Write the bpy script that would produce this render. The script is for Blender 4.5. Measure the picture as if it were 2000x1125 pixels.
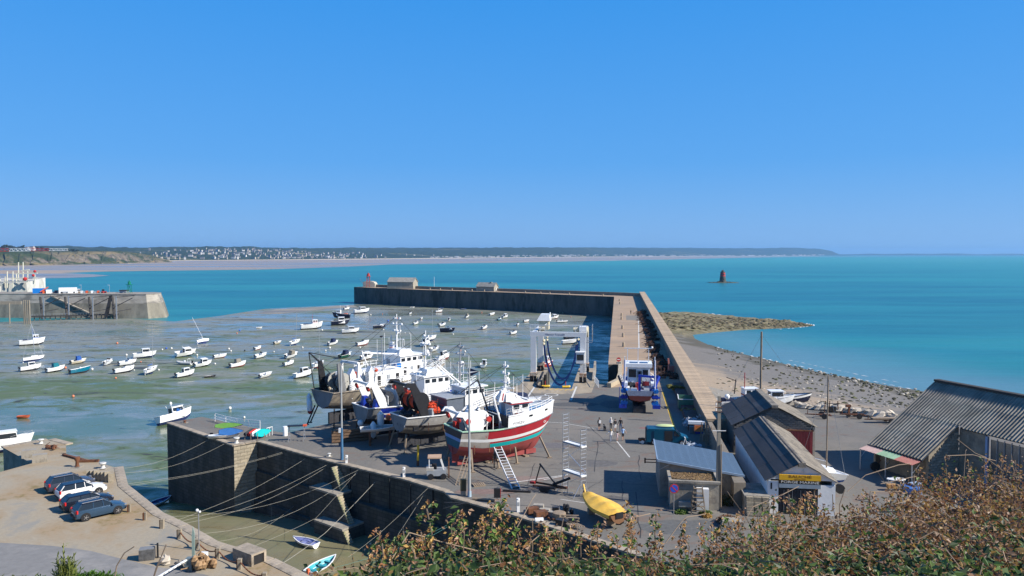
import bpy,bmesh,math,random
import numpy as np
from mathutils import Vector,Matrix,noise as mnoise
random.seed(7)
R=math.radians
HEX=[(0,1,2,3),(4,5,6,7),(0,1,5,4),(1,2,6,5),(2,3,7,6),(3,0,4,7)]
for o in list(bpy.data.objects):bpy.data.objects.remove(o)
scn=bpy.context.scene
COL=scn.collection
# ---------------------------------------------------------------- camera
CAM_Z=23.0;FPX=1450.0;EYE=496.5
PITCH=math.atan((562.5-EYE)/FPX)
cd=bpy.data.cameras.new('camera');cam=bpy.data.objects.new('camera',cd);COL.objects.link(cam)
cd.sensor_width=36;cd.lens=36*FPX/2000;cd.clip_start=.1;cd.clip_end=60000
cam.location=(0,0,CAM_Z);cam.rotation_euler=(math.pi/2-PITCH,0,0)
scn.camera=cam
# ---------------------------------------------------------------- sky, sun, exposure
SUN_EL=36;SUN_DIR=Vector((.955,-.295))  # the sun stands to the right and a little behind
w=bpy.data.worlds.new('World');scn.world=w;w.use_nodes=True
nt=w.node_tree;nt.nodes.clear()
out=nt.nodes.new('ShaderNodeOutputWorld');bg=nt.nodes.new('ShaderNodeBackground')
sky=nt.nodes.new('ShaderNodeTexSky');sky.sky_type='NISHITA';sky.sun_disc=False
sky.sun_elevation=R(SUN_EL);sky.sun_rotation=math.atan2(SUN_DIR.x,SUN_DIR.y)
sky.altitude=50;sky.air_density=1.0;sky.dust_density=.25;sky.ozone_density=3.2
# clear-day gradient (deep azure above, paler blue at the horizon), the same all the way round, over the physical sky
tcw=nt.nodes.new('ShaderNodeTexCoord');spw=nt.nodes.new('ShaderNodeSeparateXYZ');nt.links.new(tcw.outputs['Generated'],spw.inputs[0])
rw_=nt.nodes.new('ShaderNodeValToRGB');nt.links.new(spw.outputs['Z'],rw_.inputs[0])
SKY=[(0.0,(.20,.45,.84)),(.03,(.175,.43,.85)),(.12,(.085,.37,.87)),(.35,(.025,.30,.85)),(.55,(.014,.19,.62)),(1.0,(.008,.09,.36))]
while len(rw_.color_ramp.elements)<len(SKY):rw_.color_ramp.elements.new(.5)
for e_,(p_,c_)in zip(rw_.color_ramp.elements,SKY):e_.position=p_;e_.color=(*[v_*.665/.115 for v_ in c_],1)
mul=nt.nodes.new('ShaderNodeMix');mul.data_type='RGBA';mul.inputs[0].default_value=.92
nt.links.new(sky.outputs[0],mul.inputs[6]);nt.links.new(rw_.outputs[0],mul.inputs[7])
nt.links.new(mul.outputs[2],bg.inputs[0]);bg.inputs[1].default_value=.115
nt.links.new(bg.outputs[0],out.inputs[0])
sl=bpy.data.lights.new('sun','SUN');sun=bpy.data.objects.new('sun',sl);COL.objects.link(sun)
sl.energy=4.9;sl.angle=R(.53);sl.color=(1,.94,.85)
sdv=Vector((SUN_DIR.x*math.cos(R(SUN_EL)),SUN_DIR.y*math.cos(R(SUN_EL)),math.sin(R(SUN_EL)))).normalized()
sun.rotation_euler=sdv.to_track_quat('Z','Y').to_euler();sun.location=(60,-20,80)
scn.view_settings.view_transform='Standard';scn.view_settings.look='None'
scn.view_settings.exposure=.58;scn.view_settings.gamma=1;scn.view_settings.use_curve_mapping=False
scn.render.engine='CYCLES'
scn.cycles.max_bounces=5;scn.cycles.diffuse_bounces=2;scn.cycles.glossy_bounces=2
scn.cycles.transmission_bounces=2;scn.cycles.volume_bounces=0;scn.cycles.transparent_max_bounces=6
# ---------------------------------------------------------------- helpers
MUD=-11.0
def P(px,py,z=0.0):
    """point where the view line through pixel (px,py) of the 2000x1125 photo meets height z"""
    x=(px-1000)/FPX;y=(562.5-py)/FPX
    c,s=math.cos(PITCH),math.sin(PITCH)
    d=Vector((x,c+y*s,-s+y*c))
    t=(z-CAM_Z)/d.z
    return Vector((d.x*t,d.y*t,z))
def PD(px,py,Y):
    x=(px-1000)/FPX;y=(562.5-py)/FPX
    c,s=math.cos(PITCH),math.sin(PITCH)
    d=Vector((x,c+y*s,-s+y*c));t=Y/d.y
    return Vector((d.x*t,Y,CAM_Z+d.z*t))
def hexc(h):
    h=h.lstrip('#');v=[int(h[i:i+2],16)/255 for i in(0,2,4)]
    return tuple(c/12.92 if c<=.04045 else((c+.055)/1.055)**2.4 for c in v)
MATS={}
def mat(name,col=(.5,.5,.5),rough=.6,metal=0.,var=.12,scale=2.,col2=None,thr=(.5,.62),bump=0.,bscale=None,
        stretch=(1,1,1),spec=.4,scale2=None,detail=5,rough2=None,island=0.):
    if name in MATS:return MATS[name]
    if isinstance(col,str):col=hexc(col)
    if isinstance(col2,str):col2=hexc(col2)
    m=bpy.data.materials.new(name);m.use_nodes=True;n=m.node_tree;b=n.nodes['Principled BSDF']
    b.inputs['Roughness'].default_value=rough;b.inputs['Metallic'].default_value=metal
    b.inputs['Specular IOR Level'].default_value=spec
    tc=n.nodes.new('ShaderNodeTexCoord');mp=n.nodes.new('ShaderNodeMapping');mp.inputs['Scale'].default_value=stretch
    n.links.new(tc.outputs['Object'],mp.inputs['Vector'])
    nz=n.nodes.new('ShaderNodeTexNoise');nz.inputs['Scale'].default_value=scale;nz.inputs['Detail'].default_value=detail
    nz.inputs['Roughness'].default_value=.65
    n.links.new(mp.outputs[0],nz.inputs['Vector'])
    rp=n.nodes.new('ShaderNodeValToRGB')
    rp.color_ramp.elements[0].position=.3;rp.color_ramp.elements[1].position=.7
    rp.color_ramp.elements[0].color=(*[c*(1-var)for c in col],1)
    rp.color_ramp.elements[1].color=(*[min(1,c*(1+var))for c in col],1)
    n.links.new(nz.outputs['Fac'],rp.inputs[0]);last=rp.outputs[0]
    if col2:
        n2=n.nodes.new('ShaderNodeTexNoise');n2.inputs['Scale'].default_value=scale2 or scale*.6
        n2.inputs['Detail'].default_value=7;n2.inputs['Roughness'].default_value=.7
        n.links.new(mp.outputs[0],n2.inputs['Vector'])
        mr=n.nodes.new('ShaderNodeMapRange');mr.inputs[1].default_value=thr[0];mr.inputs[2].default_value=thr[1]
        n.links.new(n2.outputs['Fac'],mr.inputs[0])
        mx=n.nodes.new('ShaderNodeMix');mx.data_type='RGBA';mx.inputs[7].default_value=(*col2,1)
        n.links.new(mr.outputs[0],mx.inputs[0]);n.links.new(last,mx.inputs[6]);last=mx.outputs[2]
        if rough2 is not None:
            m2=n.nodes.new('ShaderNodeMapRange');m2.inputs[3].default_value=rough;m2.inputs[4].default_value=rough2
            n.links.new(mr.outputs[0],m2.inputs[0]);n.links.new(m2.outputs[0],b.inputs['Roughness'])
    if island:
        gi=n.nodes.new('ShaderNodeNewGeometry');m3=n.nodes.new('ShaderNodeMapRange')
        m3.inputs[3].default_value=1-island;m3.inputs[4].default_value=1+island
        n.links.new(gi.outputs['Random Per Island'],m3.inputs[0])
        oi=n.nodes.new('ShaderNodeObjectInfo');m4=n.nodes.new('ShaderNodeMapRange')
        m4.inputs[3].default_value=1-island;m4.inputs[4].default_value=1+island
        n.links.new(oi.outputs['Random'],m4.inputs[0])
        mm=n.nodes.new('ShaderNodeMath');mm.operation='MULTIPLY'
        n.links.new(m3.outputs[0],mm.inputs[0]);n.links.new(m4.outputs[0],mm.inputs[1])
        vm=n.nodes.new('ShaderNodeVectorMath');vm.operation='SCALE'
        n.links.new(last,vm.inputs[0]);n.links.new(mm.outputs[0],vm.inputs['Scale']);last=vm.outputs[0]
    n.links.new(last,b.inputs['Base Color'])
    if bump:
        nb=n.nodes.new('ShaderNodeTexNoise');nb.inputs['Scale'].default_value=bscale or scale*4;nb.inputs['Detail'].default_value=6
        n.links.new(mp.outputs[0],nb.inputs['Vector'])
        bp=n.nodes.new('ShaderNodeBump');bp.inputs['Strength'].default_value=min(1,bump);bp.inputs['Distance'].default_value=.05*max(1,bump)
        n.links.new(nb.outputs['Fac'],bp.inputs['Height']);n.links.new(bp.outputs[0],b.inputs['Normal'])
    MATS[name]=m
    return m
def tri2(poly):
    """ear clipping of a simple polygon"""
    n=len(poly);A=sum(poly[i][0]*poly[(i+1)%n][1]-poly[(i+1)%n][0]*poly[i][1]for i in range(n))
    ix=list(range(n))if A>0 else list(range(n-1,-1,-1));out_=[]
    cr=lambda a,b,c:(b[0]-a[0])*(c[1]-a[1])-(b[1]-a[1])*(c[0]-a[0])
    while len(ix)>3:
        done=False
        for k in range(len(ix)):
            i,j,l=ix[k-1],ix[k],ix[(k+1)%len(ix)];a,b,c=poly[i],poly[j],poly[l]
            if cr(a,b,c)<=1e-9:continue
            if any(q not in(i,j,l)and cr(a,b,poly[q])>=0 and cr(b,c,poly[q])>=0 and cr(c,a,poly[q])>=0 for q in ix):continue
            out_.append((i,j,l));ix.pop(k);done=True;break
        if not done:print('TRI2 failed, polygon crosses itself',len(ix));break
    out_.append(tuple(ix));return out_
class MB:
    def __init__(s):s.v=[];s.f=[]
    def add(s,vs,fs):
        k=len(s.v);s.v+=[tuple(p)for p in vs];s.f+=[tuple(i+k for i in f)for f in fs];return s
    def box(s,c,d,rz=0,rx=0,ry=0):
        hx,hy,hz=d[0]/2,d[1]/2,d[2]/2
        vs=[Vector((x,y,z))for x in(-hx,hx)for y in(-hy,hy)for z in(-hz,hz)]
        if rz or rx or ry:
            M=Matrix.Rotation(rz,3,'Z')@Matrix.Rotation(ry,3,'Y')@Matrix.Rotation(rx,3,'X')
            vs=[M@p for p in vs]
        c=Vector(c)
        return s.add([p+c for p in vs],[(0,1,3,2),(4,6,7,5),(0,4,5,1),(2,3,7,6),(0,2,6,4),(1,5,7,3)])
    def b2(s,a,b):  # box from corner to corner
        return s.box([(a[i]+b[i])/2 for i in range(3)],[abs(b[i]-a[i])for i in range(3)])
    def bar(s,p,q,w,h=None,up=(0,0,1)):
        p,q=Vector(p),Vector(q);h=h or w;d=(q-p)
        if d.length<1e-6:return s
        d.normalize();up=Vector(up)
        if abs(d.dot(up))>.98:up=Vector((1,0,0))
        sx=d.cross(up).normalized()*w/2;sz=sx.cross(d).normalized()*h/2
        vs=[c+i*sx+j*sz for c in(p,q)for i in(-1,1)for j in(-1,1)]
        return s.add(vs,[(0,1,3,2),(4,6,7,5),(0,4,5,1),(2,3,7,6),(0,2,6,4),(1,5,7,3)])
    def cyl(s,p,q,r,n=8,r2=None,caps=True):
        p,q=Vector(p),Vector(q);r2=r if r2 is None else r2;d=(q-p).normalized()
        a=d.orthogonal().normalized();b=d.cross(a)
        vs=[]
        for c,rr in((p,r),(q,r2)):
            vs+=[c+(a*math.cos(t)+b*math.sin(t))*rr for t in[2*math.pi*i/n for i in range(n)]]
        fs=[(i,(i+1)%n,n+(i+1)%n,n+i)for i in range(n)]
        if caps:fs+=[tuple(range(n-1,-1,-1)),tuple(range(n,2*n))]
        return s.add(vs,fs)
    def tube(s,pts,r,n=5):
        for i in range(len(pts)-1):s.cyl(pts[i],pts[i+1],r,n,caps=(i==0 or i==len(pts)-2))
        return s
    def lathe(s,prof,c=(0,0,0),n=12,sx=1,sy=1):
        vs=[];c=Vector(c)
        for(r,z)in prof:
            vs+=[c+Vector((r*sx*math.cos(2*math.pi*i/n),r*sy*math.sin(2*math.pi*i/n),z))for i in range(n)]
        fs=[]
        for k in range(len(prof)-1):
            for i in range(n):
                j=(i+1)%n;fs.append((k*n+i,k*n+j,(k+1)*n+j,(k+1)*n+i))
        fs+=[tuple(range(n-1,-1,-1)),tuple((len(prof)-1)*n+i for i in range(n))]
        return s.add(vs,fs)
    def ball(s,c,r,n=8,sz=1.):
        m=5;prof=[(r*math.sin(math.pi*(k+.02)/(m+.04)),-r*sz*math.cos(math.pi*(k+.02)/(m+.04)))for k in range(m+1)]
        return s.lathe(prof,c,n)
    def prism(s,poly,z0,z1):
        n=len(poly);vs=[(p[0],p[1],z0)for p in poly]+[(p[0],p[1],z1)for p in poly]
        tr=tri2(poly)if n>4 else[tuple(range(n))]
        return s.add(vs,[tuple(reversed(f))for f in tr]+[tuple(i+n for i in f)for f in tr]+[(i,(i+1)%n,n+(i+1)%n,n+i)for i in range(n)])
    def side(s,poly,y0,y1):  # profile in xz pulled along y
        n=len(poly);vs=[(p[0],y0,p[1])for p in poly]+[(p[0],y1,p[1])for p in poly]
        return s.add(vs,[tuple(range(n)),tuple(range(2*n-1,n-1,-1))]+[(i,n+i,n+(i+1)%n,(i+1)%n)for i in range(n)])
    def quad(s,*ps):return s.add(ps,[tuple(range(len(ps)))])
    def rock(s,c,d,seed=0,n=6):
        rnd=random.Random(seed);vs=[];m=4
        for k in range(m+1):
            th=math.pi*k/m
            for i in range(n):
                ph=2*math.pi*i/n+k*.5;q=1+rnd.uniform(-.22,.22)
                vs.append((c[0]+d[0]/2*q*math.sin(th)*math.cos(ph),c[1]+d[1]/2*q*math.sin(th)*math.sin(ph),c[2]-d[2]/2*q*math.cos(th)))
        fs=[(k*n+i,k*n+(i+1)%n,(k+1)*n+(i+1)%n,(k+1)*n+i)for k in range(m)for i in range(n)]
        return s.add(vs,fs)
    def xf(s,M):
        s.v=[tuple(M@Vector(p))for p in s.v];return s
    def mesh(s,name,m,smooth=False,recalc=True):
        me=bpy.data.meshes.new(name);me.from_pydata(s.v,[],s.f)
        if recalc:
            bm=bmesh.new();bm.from_mesh(me);bmesh.ops.recalc_face_normals(bm,faces=bm.faces);bm.to_mesh(me);bm.free()
        if m:me.materials.append(m)
        if smooth:
            me.polygons.foreach_set('use_smooth',[True]*len(me.polygons))
            try:me.set_sharp_from_angle(angle=R(40))
            except Exception:pass
        return me
    def build(s,name,m,parent=None,smooth=False,recalc=True,**kw):
        return ob(name,s.mesh(name,m,smooth,recalc),parent,**kw)
def ob(name,me,parent=None,loc=None,rz=0,label=None,cat=None,group=None,kind=None):
    o=bpy.data.objects.new(name,me);COL.objects.link(o)
    if parent is not None:o.parent=parent
    if loc is not None:o.location=loc
    if rz:o.rotation_euler=(0,0,rz)
    return tag(o,label,cat,group,kind)
def tag(o,label=None,cat=None,group=None,kind=None):
    if label:o['label']=label
    if cat:o['category']=cat
    if group:o['group']=group
    if kind:o['kind']=kind
    return o
def thing(name,label,cat,loc=(0,0,0),rz=0,group=None,rx=0,ry=0,sc=1):
    o=bpy.data.objects.new(name,None);COL.objects.link(o);o.empty_display_size=.2
    o.location=loc;o.rotation_euler=(rx,ry,rz)
    if sc!=1:o.scale=(sc,sc,sc)
    return tag(o,label,cat,group)
KIDS={}
def copy_tree(o,parent=None):
    c=o.copy();COL.objects.link(c)
    if parent is not None:c.parent=parent
    for ch in o.children:copy_tree(ch,c)
    return c
def textobj(body,size,m,parent,loc,rot,name='lettering',ext=.004,align='CENTER',sx=1):
    cu=bpy.data.curves.new(name,'FONT');cu.body=body;cu.size=size;cu.extrude=ext;cu.align_x=align;cu.align_y='CENTER'
    cu.resolution_u=2
    t=bpy.data.objects.new(name,cu);COL.objects.link(t)
    dg=bpy.context.evaluated_depsgraph_get();me=bpy.data.meshes.new_from_object(t.evaluated_get(dg))
    bpy.data.objects.remove(t);me.materials.clear();me.materials.append(m)
    o=bpy.data.objects.new(name,me);COL.objects.link(o);o.parent=parent;o.location=loc;o.rotation_euler=rot
    o.scale=(sx,1,1)
    return o
def lerp(a,b,t):return a+(b-a)*t
def inpoly(x,y,poly):
    c=False;n=len(poly);j=n-1
    for i in range(n):
        xi,yi=poly[i][0],poly[i][1];xj,yj=poly[j][0],poly[j][1]
        if(yi>y)!=(yj>y)and x<(xj-xi)*(y-yi)/(yj-yi)+xi:c=not c
        j=i
    return c
def pdist(x,y,poly,closed=True):
    best=1e9;n=len(poly)
    for i in range(n if closed else n-1):
        a,b=poly[i],poly[(i+1)%n];dx,dy=b[0]-a[0],b[1]-a[1]
        t=max(0,min(1,((x-a[0])*dx+(y-a[1])*dy)/(dx*dx+dy*dy+1e-9)))
        best=min(best,math.hypot(x-a[0]-t*dx,y-a[1]-t*dy))
    return best
# ================================================================ materials of the place
M_conc=mat('concrete',(.30,.27,.22),.85,var=.2,scale=.8,col2=(.17,.15,.12),bump=.4,bscale=6)
M_cope=mat('coping granite',(.36,.30,.225),.85,var=.22,scale=1.5,col2=(.2,.17,.13),bump=.4,bscale=8,island=.12)
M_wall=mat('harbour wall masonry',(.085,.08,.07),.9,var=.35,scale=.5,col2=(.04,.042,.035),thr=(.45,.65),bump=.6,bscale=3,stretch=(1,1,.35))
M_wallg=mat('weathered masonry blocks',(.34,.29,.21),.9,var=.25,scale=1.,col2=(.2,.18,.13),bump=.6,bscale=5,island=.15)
M_deck=mat('jetty paving',(.36,.255,.165),.9,var=.22,scale=.35,col2=(.25,.2,.15),thr=(.45,.7),bump=.3,bscale=4,stretch=(.25,1,1))
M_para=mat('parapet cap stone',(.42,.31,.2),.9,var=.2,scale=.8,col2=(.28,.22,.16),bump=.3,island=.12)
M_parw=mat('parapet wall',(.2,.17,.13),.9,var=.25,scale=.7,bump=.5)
M_dark=mat('black rubber',(.015,.015,.017),.7,var=.2)
M_glass=mat('window glass',(.018,.024,.03),.08,var=.1,spec=.6)
M_white=mat('white paint',(.78,.78,.76),.35,var=.05,scale=3,col2=(.5,.42,.33),thr=(.68,.85),scale2=1.5)
M_gel=mat('white gelcoat',(.8,.8,.78),.28,var=.04,scale=2)
M_steel=mat('galvanised steel',(.42,.43,.44),.45,metal=.6,var=.1)
M_rust=mat('rusty iron',(.16,.065,.03),.85,var=.4,scale=3,col2=(.06,.03,.02),bump=.4)
M_wood=mat('weathered timber',(.26,.2,.14),.85,var=.25,scale=3,stretch=(1,1,.2),bump=.3)
M_rope=mat('pale mooring rope',(.36,.34,.28),.9)
def courses(m,ang,sc=1.0):
    n=m.node_tree;b=n.nodes['Principled BSDF'];lk=b.inputs['Base Color'].links[0];src=lk.from_socket
    tc=n.nodes.new('ShaderNodeTexCoord');sp=n.nodes.new('ShaderNodeSeparateXYZ');n.links.new(tc.outputs['Object'],sp.inputs[0])
    def mth(op,a,b_):
        x=n.nodes.new('ShaderNodeMath');x.operation=op
        for i,v in((0,a),(1,b_)):
            if isinstance(v,float):x.inputs[i].default_value=v
            else:n.links.new(v,x.inputs[i])
        return x.outputs[0]
    u=mth('ADD',mth('MULTIPLY',sp.outputs['X'],math.cos(ang)),mth('MULTIPLY',sp.outputs['Y'],math.sin(ang)))
    cb=n.nodes.new('ShaderNodeCombineXYZ');n.links.new(u,cb.inputs[0]);n.links.new(sp.outputs['Z'],cb.inputs[1])
    br=n.nodes.new('ShaderNodeTexBrick');br.inputs['Scale'].default_value=1;br.inputs['Brick Width'].default_value=.95*sc;br.inputs['Row Height'].default_value=.42*sc;br.inputs['Mortar Size'].default_value=.03
    br.inputs['Color1'].default_value=(1.25,1.22,1.15,1);br.inputs['Color2'].default_value=(.72,.74,.72,1);br.inputs['Mortar'].default_value=(.45,.45,.45,1);n.links.new(cb.outputs[0],br.inputs['Vector'])
    mx=n.nodes.new('ShaderNodeMix');mx.data_type='RGBA';mx.blend_type='MULTIPLY';mx.inputs[0].default_value=.8;n.links.new(src,mx.inputs[6]);n.links.new(br.outputs['Color'],mx.inputs[7]);n.links.new(mx.outputs[2],b.inputs['Base Color'])
courses(M_wall,math.atan2(-.641,.767))
def sheet(name,pts,z,m,kind='structure',sub=0):
    """flat sheet, triangulated and optionally subdivided"""
    me=bpy.data.meshes.new(name);me.from_pydata([(p[0],p[1],z)for p in pts],[],tri2(pts));me.materials.append(m)
    return ob(name,me,kind=kind)
# ---------------------------------------------------------------- sea
def ground_nodes(name):
    m=bpy.data.materials.new(name);m.use_nodes=True;n=m.node_tree
    tc=n.nodes.new('ShaderNodeTexCoord')
    return m,n,n.nodes['Principled BSDF'],tc
def N_noise(n,vec,scale,detail=5,rough=.6,stretch=(1,1,1),rot=0,dist=0):
    mp=n.nodes.new('ShaderNodeMapping');mp.inputs['Scale'].default_value=stretch;mp.inputs['Rotation'].default_value=(0,0,rot)
    n.links.new(vec,mp.inputs['Vector'])
    z=n.nodes.new('ShaderNodeTexNoise');z.inputs['Scale'].default_value=scale;z.inputs['Detail'].default_value=detail
    z.inputs['Roughness'].default_value=rough;z.inputs['Distortion'].default_value=dist
    n.links.new(mp.outputs[0],z.inputs['Vector']);return z.outputs['Fac']
def N_range(n,v,a,b,c=0,d=1,smooth=False):
    r=n.nodes.new('ShaderNodeMapRange');r.inputs[1].default_value=a;r.inputs[2].default_value=b
    r.inputs[3].default_value=c;r.inputs[4].default_value=d
    if smooth:r.interpolation_type='SMOOTHSTEP'
    n.links.new(v,r.inputs[0]);return r.outputs[0]
def N_mix(n,f,a,b):
    x=n.nodes.new('ShaderNodeMix');x.data_type='RGBA'
    if hasattr(f,'is_linked')or hasattr(f,'links'):n.links.new(f,x.inputs[0])
    else:x.inputs[0].default_value=f
    for i,c in((6,a),(7,b)):
        if isinstance(c,tuple):x.inputs[i].default_value=(*c,1)
        else:n.links.new(c,x.inputs[i])
    return x.outputs[2]
def N_math(n,op,a,b=None):
    x=n.nodes.new('ShaderNodeMath');x.operation=op
    for i,c in((0,a),(1,b)):
        if c is None:continue
        if isinstance(c,(int,float)):x.inputs[i].default_value=c
        else:n.links.new(c,x.inputs[i])
    return x.outputs[0]
def N_bump(n,h,strength,dist,b):
    x=n.nodes.new('ShaderNodeBump');x.inputs['Strength'].default_value=strength;x.inputs['Distance'].default_value=dist
    n.links.new(h,x.inputs['Height']);n.links.new(x.outputs[0],b.inputs['Normal'])
m_sea,n,b,tc=ground_nodes('sea water')
ov=tc.outputs['Object']
big=N_noise(n,ov,.0016,4,.55,(.6,2.2,1),R(-12),.3)
mid=N_noise(n,ov,.006,4,.6,(.35,2.6,1),R(-14),.4)
fine=N_noise(n,ov,.05,5,.7,(.3,1.8,1),R(-10))
sep=n.nodes.new('ShaderNodeSeparateXYZ');n.links.new(ov,sep.inputs[0])
far=N_range(n,sep.outputs['Y'],500,4000,0,1,True)
f=N_math(n,'ADD',N_math(n,'MULTIPLY',big,.6),N_math(n,'MULTIPLY',mid,.4))
c1=N_mix(n,N_range(n,f,.42,.57),(.008,.115,.155),(.022,.205,.21))
c1=N_mix(n,far,c1,(.045,.27,.24))
c1=N_mix(n,N_math(n,'MULTIPLY',N_range(n,fine,.40,.68),.5),c1,(.02,.22,.26))
dsh=N_math(n,'ADD',N_math(n,'MULTIPLY',N_math(n,'SUBTRACT',sep.outputs['X'],82),.94),N_math(n,'MULTIPLY',N_math(n,'SUBTRACT',sep.outputs['Y'],237),.33))  # silty shallows off the beach
dsh=N_math(n,'ADD',dsh,N_math(n,'MULTIPLY',N_math(n,'SUBTRACT',mid,.5),60))
shal=N_math(n,'MULTIPLY',N_range(n,dsh,4,75,1,0,True),N_range(n,sep.outputs['X'],55,90))
c1=N_mix(n,N_math(n,'MULTIPLY',shal,.75),c1,(.13,.235,.285))
n.links.new(c1,b.inputs['Base Color']);b.inputs['Roughness'].default_value=.35;b.inputs['Specular IOR Level'].default_value=.18
wv=N_math(n,'ADD',N_noise(n,ov,.5,4,.6,(.5,1.6,1),R(-15)),N_math(n,'MULTIPLY',N_noise(n,ov,.08,3,.6,(.4,1.8,1),R(-12)),3.))
N_bump(n,wv,.55,.28,b)
g=MB()
ys=[40,150,300,600,1500,5000,20500]
for i in range(len(ys)-1):
    x0=1.3*ys[i]+300;x1=1.3*ys[i+1]+300
    g.quad((-x0,ys[i],-11.25),(x0,ys[i],-11.25),(x1,ys[i+1],-11.25),(-x1,ys[i+1],-11.25))
g.quad((-700,-400,-11.25),(700,-400,-11.25),(352,40,-11.25),(-352,40,-11.25))
g.build('sea',m_sea,recalc=True,kind='structure')
# ---------------------------------------------------------------- harbour mud
m_mud,n,b,tc=ground_nodes('wet harbour mud');ov=tc.outputs['Object']
a1=N_noise(n,ov,.035,6,.62,(.7,1.1,1),R(12),.6)
a2=N_noise(n,ov,.16,8,.72,(.7,1.2,1),R(8),.8)
a3=N_noise(n,ov,1.1,7,.75,(.6,1.1,1),R(5),.5)
a4=N_noise(n,ov,.018,5,.6,(.5,2.0,1),R(-8),.8)
sep=n.nodes.new('ShaderNodeSeparateXYZ');n.links.new(ov,sep.inputs[0])
weed=N_math(n,'ADD',N_math(n,'MULTIPLY',a1,.55),N_math(n,'MULTIPLY',a2,.45))
near=N_range(n,sep.outputs['Y'],150,270,.09,-.02)
cc=N_mix(n,N_range(n,a3,.3,.7),(.15,.16,.13),(.245,.25,.20))
cc=N_mix(n,N_range(n,N_math(n,'ADD',weed,near),.47,.60),cc,(.095,.135,.055))
cc=N_mix(n,N_range(n,a2,.60,.64),cc,(.04,.042,.036))
cc=N_mix(n,N_range(n,a4,.63,.66),cc,(.05,.055,.05))
cc=N_mix(n,N_math(n,'MULTIPLY',N_range(n,sep.outputs['Y'],84,100,1,0),N_range(n,a2,.3,.6,.95,.55)),cc,(.21,.175,.085))
n.links.new(cc,b.inputs['Base Color'])
rg=N_range(n,N_math(n,'ADD',N_math(n,'MULTIPLY',a2,.5),N_math(n,'MULTIPLY',a4,.5)),.44,.56,.16,.7)
n.links.new(rg,b.inputs['Roughness']);b.inputs['Specular IOR Level'].default_value=.5
N_bump(n,N_math(n,'ADD',a3,N_math(n,'MULTIPLY',a2,2.)),.22,.10,b)
mudpx=[(-900,640),(-300,632),(0,629),(150,624),(250,622),(296,625),(340,628),(380,623),(430,617),(480,609),(520,603),(580,600),(640,597),(700,594)]
mud=[P(x,y,MUD)for x,y in mudpx]
mud=[(p.x,p.y)for p in mud]+[(-100,540),(10,480),(58,440),(75,420),(20,60),(20,20),(-200,20),(-420,60)]
sheet('harbour_mud',mud,MUD,m_mud)
def basin_z(x,y):
    t=max(0,min(1,(106-y)/30));t=t*t*(3-2*t);q_=max(0,min(1,(-44-x)/8))*max(0,min(1,(y-84)/8))
    return-11.0+(4.2*t+max(0,76-y)*.04)*(1-q_)+.12*mnoise.noise(Vector((x*.25,y*.25,0)))
def PB(px,py):
    z=-8.
    for _ in range(12):q_=P(px,py,z);z=lerp(z,basin_z(q_.x,q_.y),.6)
    return P(px,py,z)
g=MB();nx_,ny_=60,60
for i in range(nx_+1):
    for j in range(ny_+1):
        x,y=-72+96*i/nx_,36+72*j/ny_;g.v.append((x,y,basin_z(x,y)+(.03 if j<ny_ else-.3)))
for i in range(nx_):
    for j in range(ny_):k=i*(ny_+1)+j;g.f.append((k,k+ny_+1,k+ny_+2,k+1))
g.build('basin_mud',m_mud,smooth=True,recalc=False,kind='structure')
# wet sandbank lip along the water's edge
m_bank=mat('wet sand bank',(.30,.25,.17),.5,var=.2,scale=.05,col2=(.16,.15,.13),stretch=(.5,2,1))
bk=[P(x,y,MUD+.05)for x,y in[(500,612),(540,604),(600,601),(650,598),(690,596.5),(700,600),(640,603),(590,608),(545,613)]]
sheet('sand_bank',[(p.x,p.y)for p in bk],MUD+.05,m_bank)
# ---------------------------------------------------------------- distant tidal flats
m_flat,n,b,tc=ground_nodes('tidal sand flats');ov=tc.outputs['Object']
f1=N_noise(n,ov,.0022,6,.6,(.4,2.2,1),R(4),.5);f2=N_noise(n,ov,.012,5,.6,(.3,2,1),R(4),.3)
cc=N_mix(n,N_range(n,f1,.42,.6),(.40,.29,.17),(.24,.20,.16))
cc=N_mix(n,N_range(n,f2,.62,.68),cc,(.06,.065,.07))
sep=n.nodes.new('ShaderNodeSeparateXYZ');n.links.new(ov,sep.inputs[0])
n.links.new(cc,b.inputs['Base Color']);n.links.new(N_range(n,f1,.40,.62,.5,.22),b.inputs['Roughness'])
fl=[(-700,560),(-200,548),(0,546),(60,544),(130,543),(180,541),(215,538),(170,535),(120,533),(200,530.5),(330,528.5),(500,526.5),(560,525),(680,521),(760,516.5),
      (1000,513),(1150,510),(1300,507),(1450,503.5),(1560,501.4)]
fp=[P(x,y,-11.1)for x,y in fl];fp=[(p.x,p.y)for p in fp]
fp+=[(7600,13200),(3000,10500),(0,9000),(-4000,6600),(-6000,3200),(-3000,1500)]
sheet('tidal_flats',fp,-11.1,m_flat)
m_beach=mat('pale beach sand',(.55,.45,.32),.9,var=.1,scale=.01)
bs=[(250,515),(310,510.5),(420,508.8),(560,508),(700,507),(850,505.5),(1000,503.8),(1200,501.9),(1400,500.9),(1600,500.0)]
b0=[P(x,y,-10.9)for x,y in bs];b1=[P(x,y-2.0+.5*(x>1200),-10.9)for x,y in bs]
g=MB()
for i in range(len(bs)-1):g.quad(b0[i],b0[i+1],b1[i+1],b1[i])
g.build('far_beach',m_beach,kind='structure')
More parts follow.
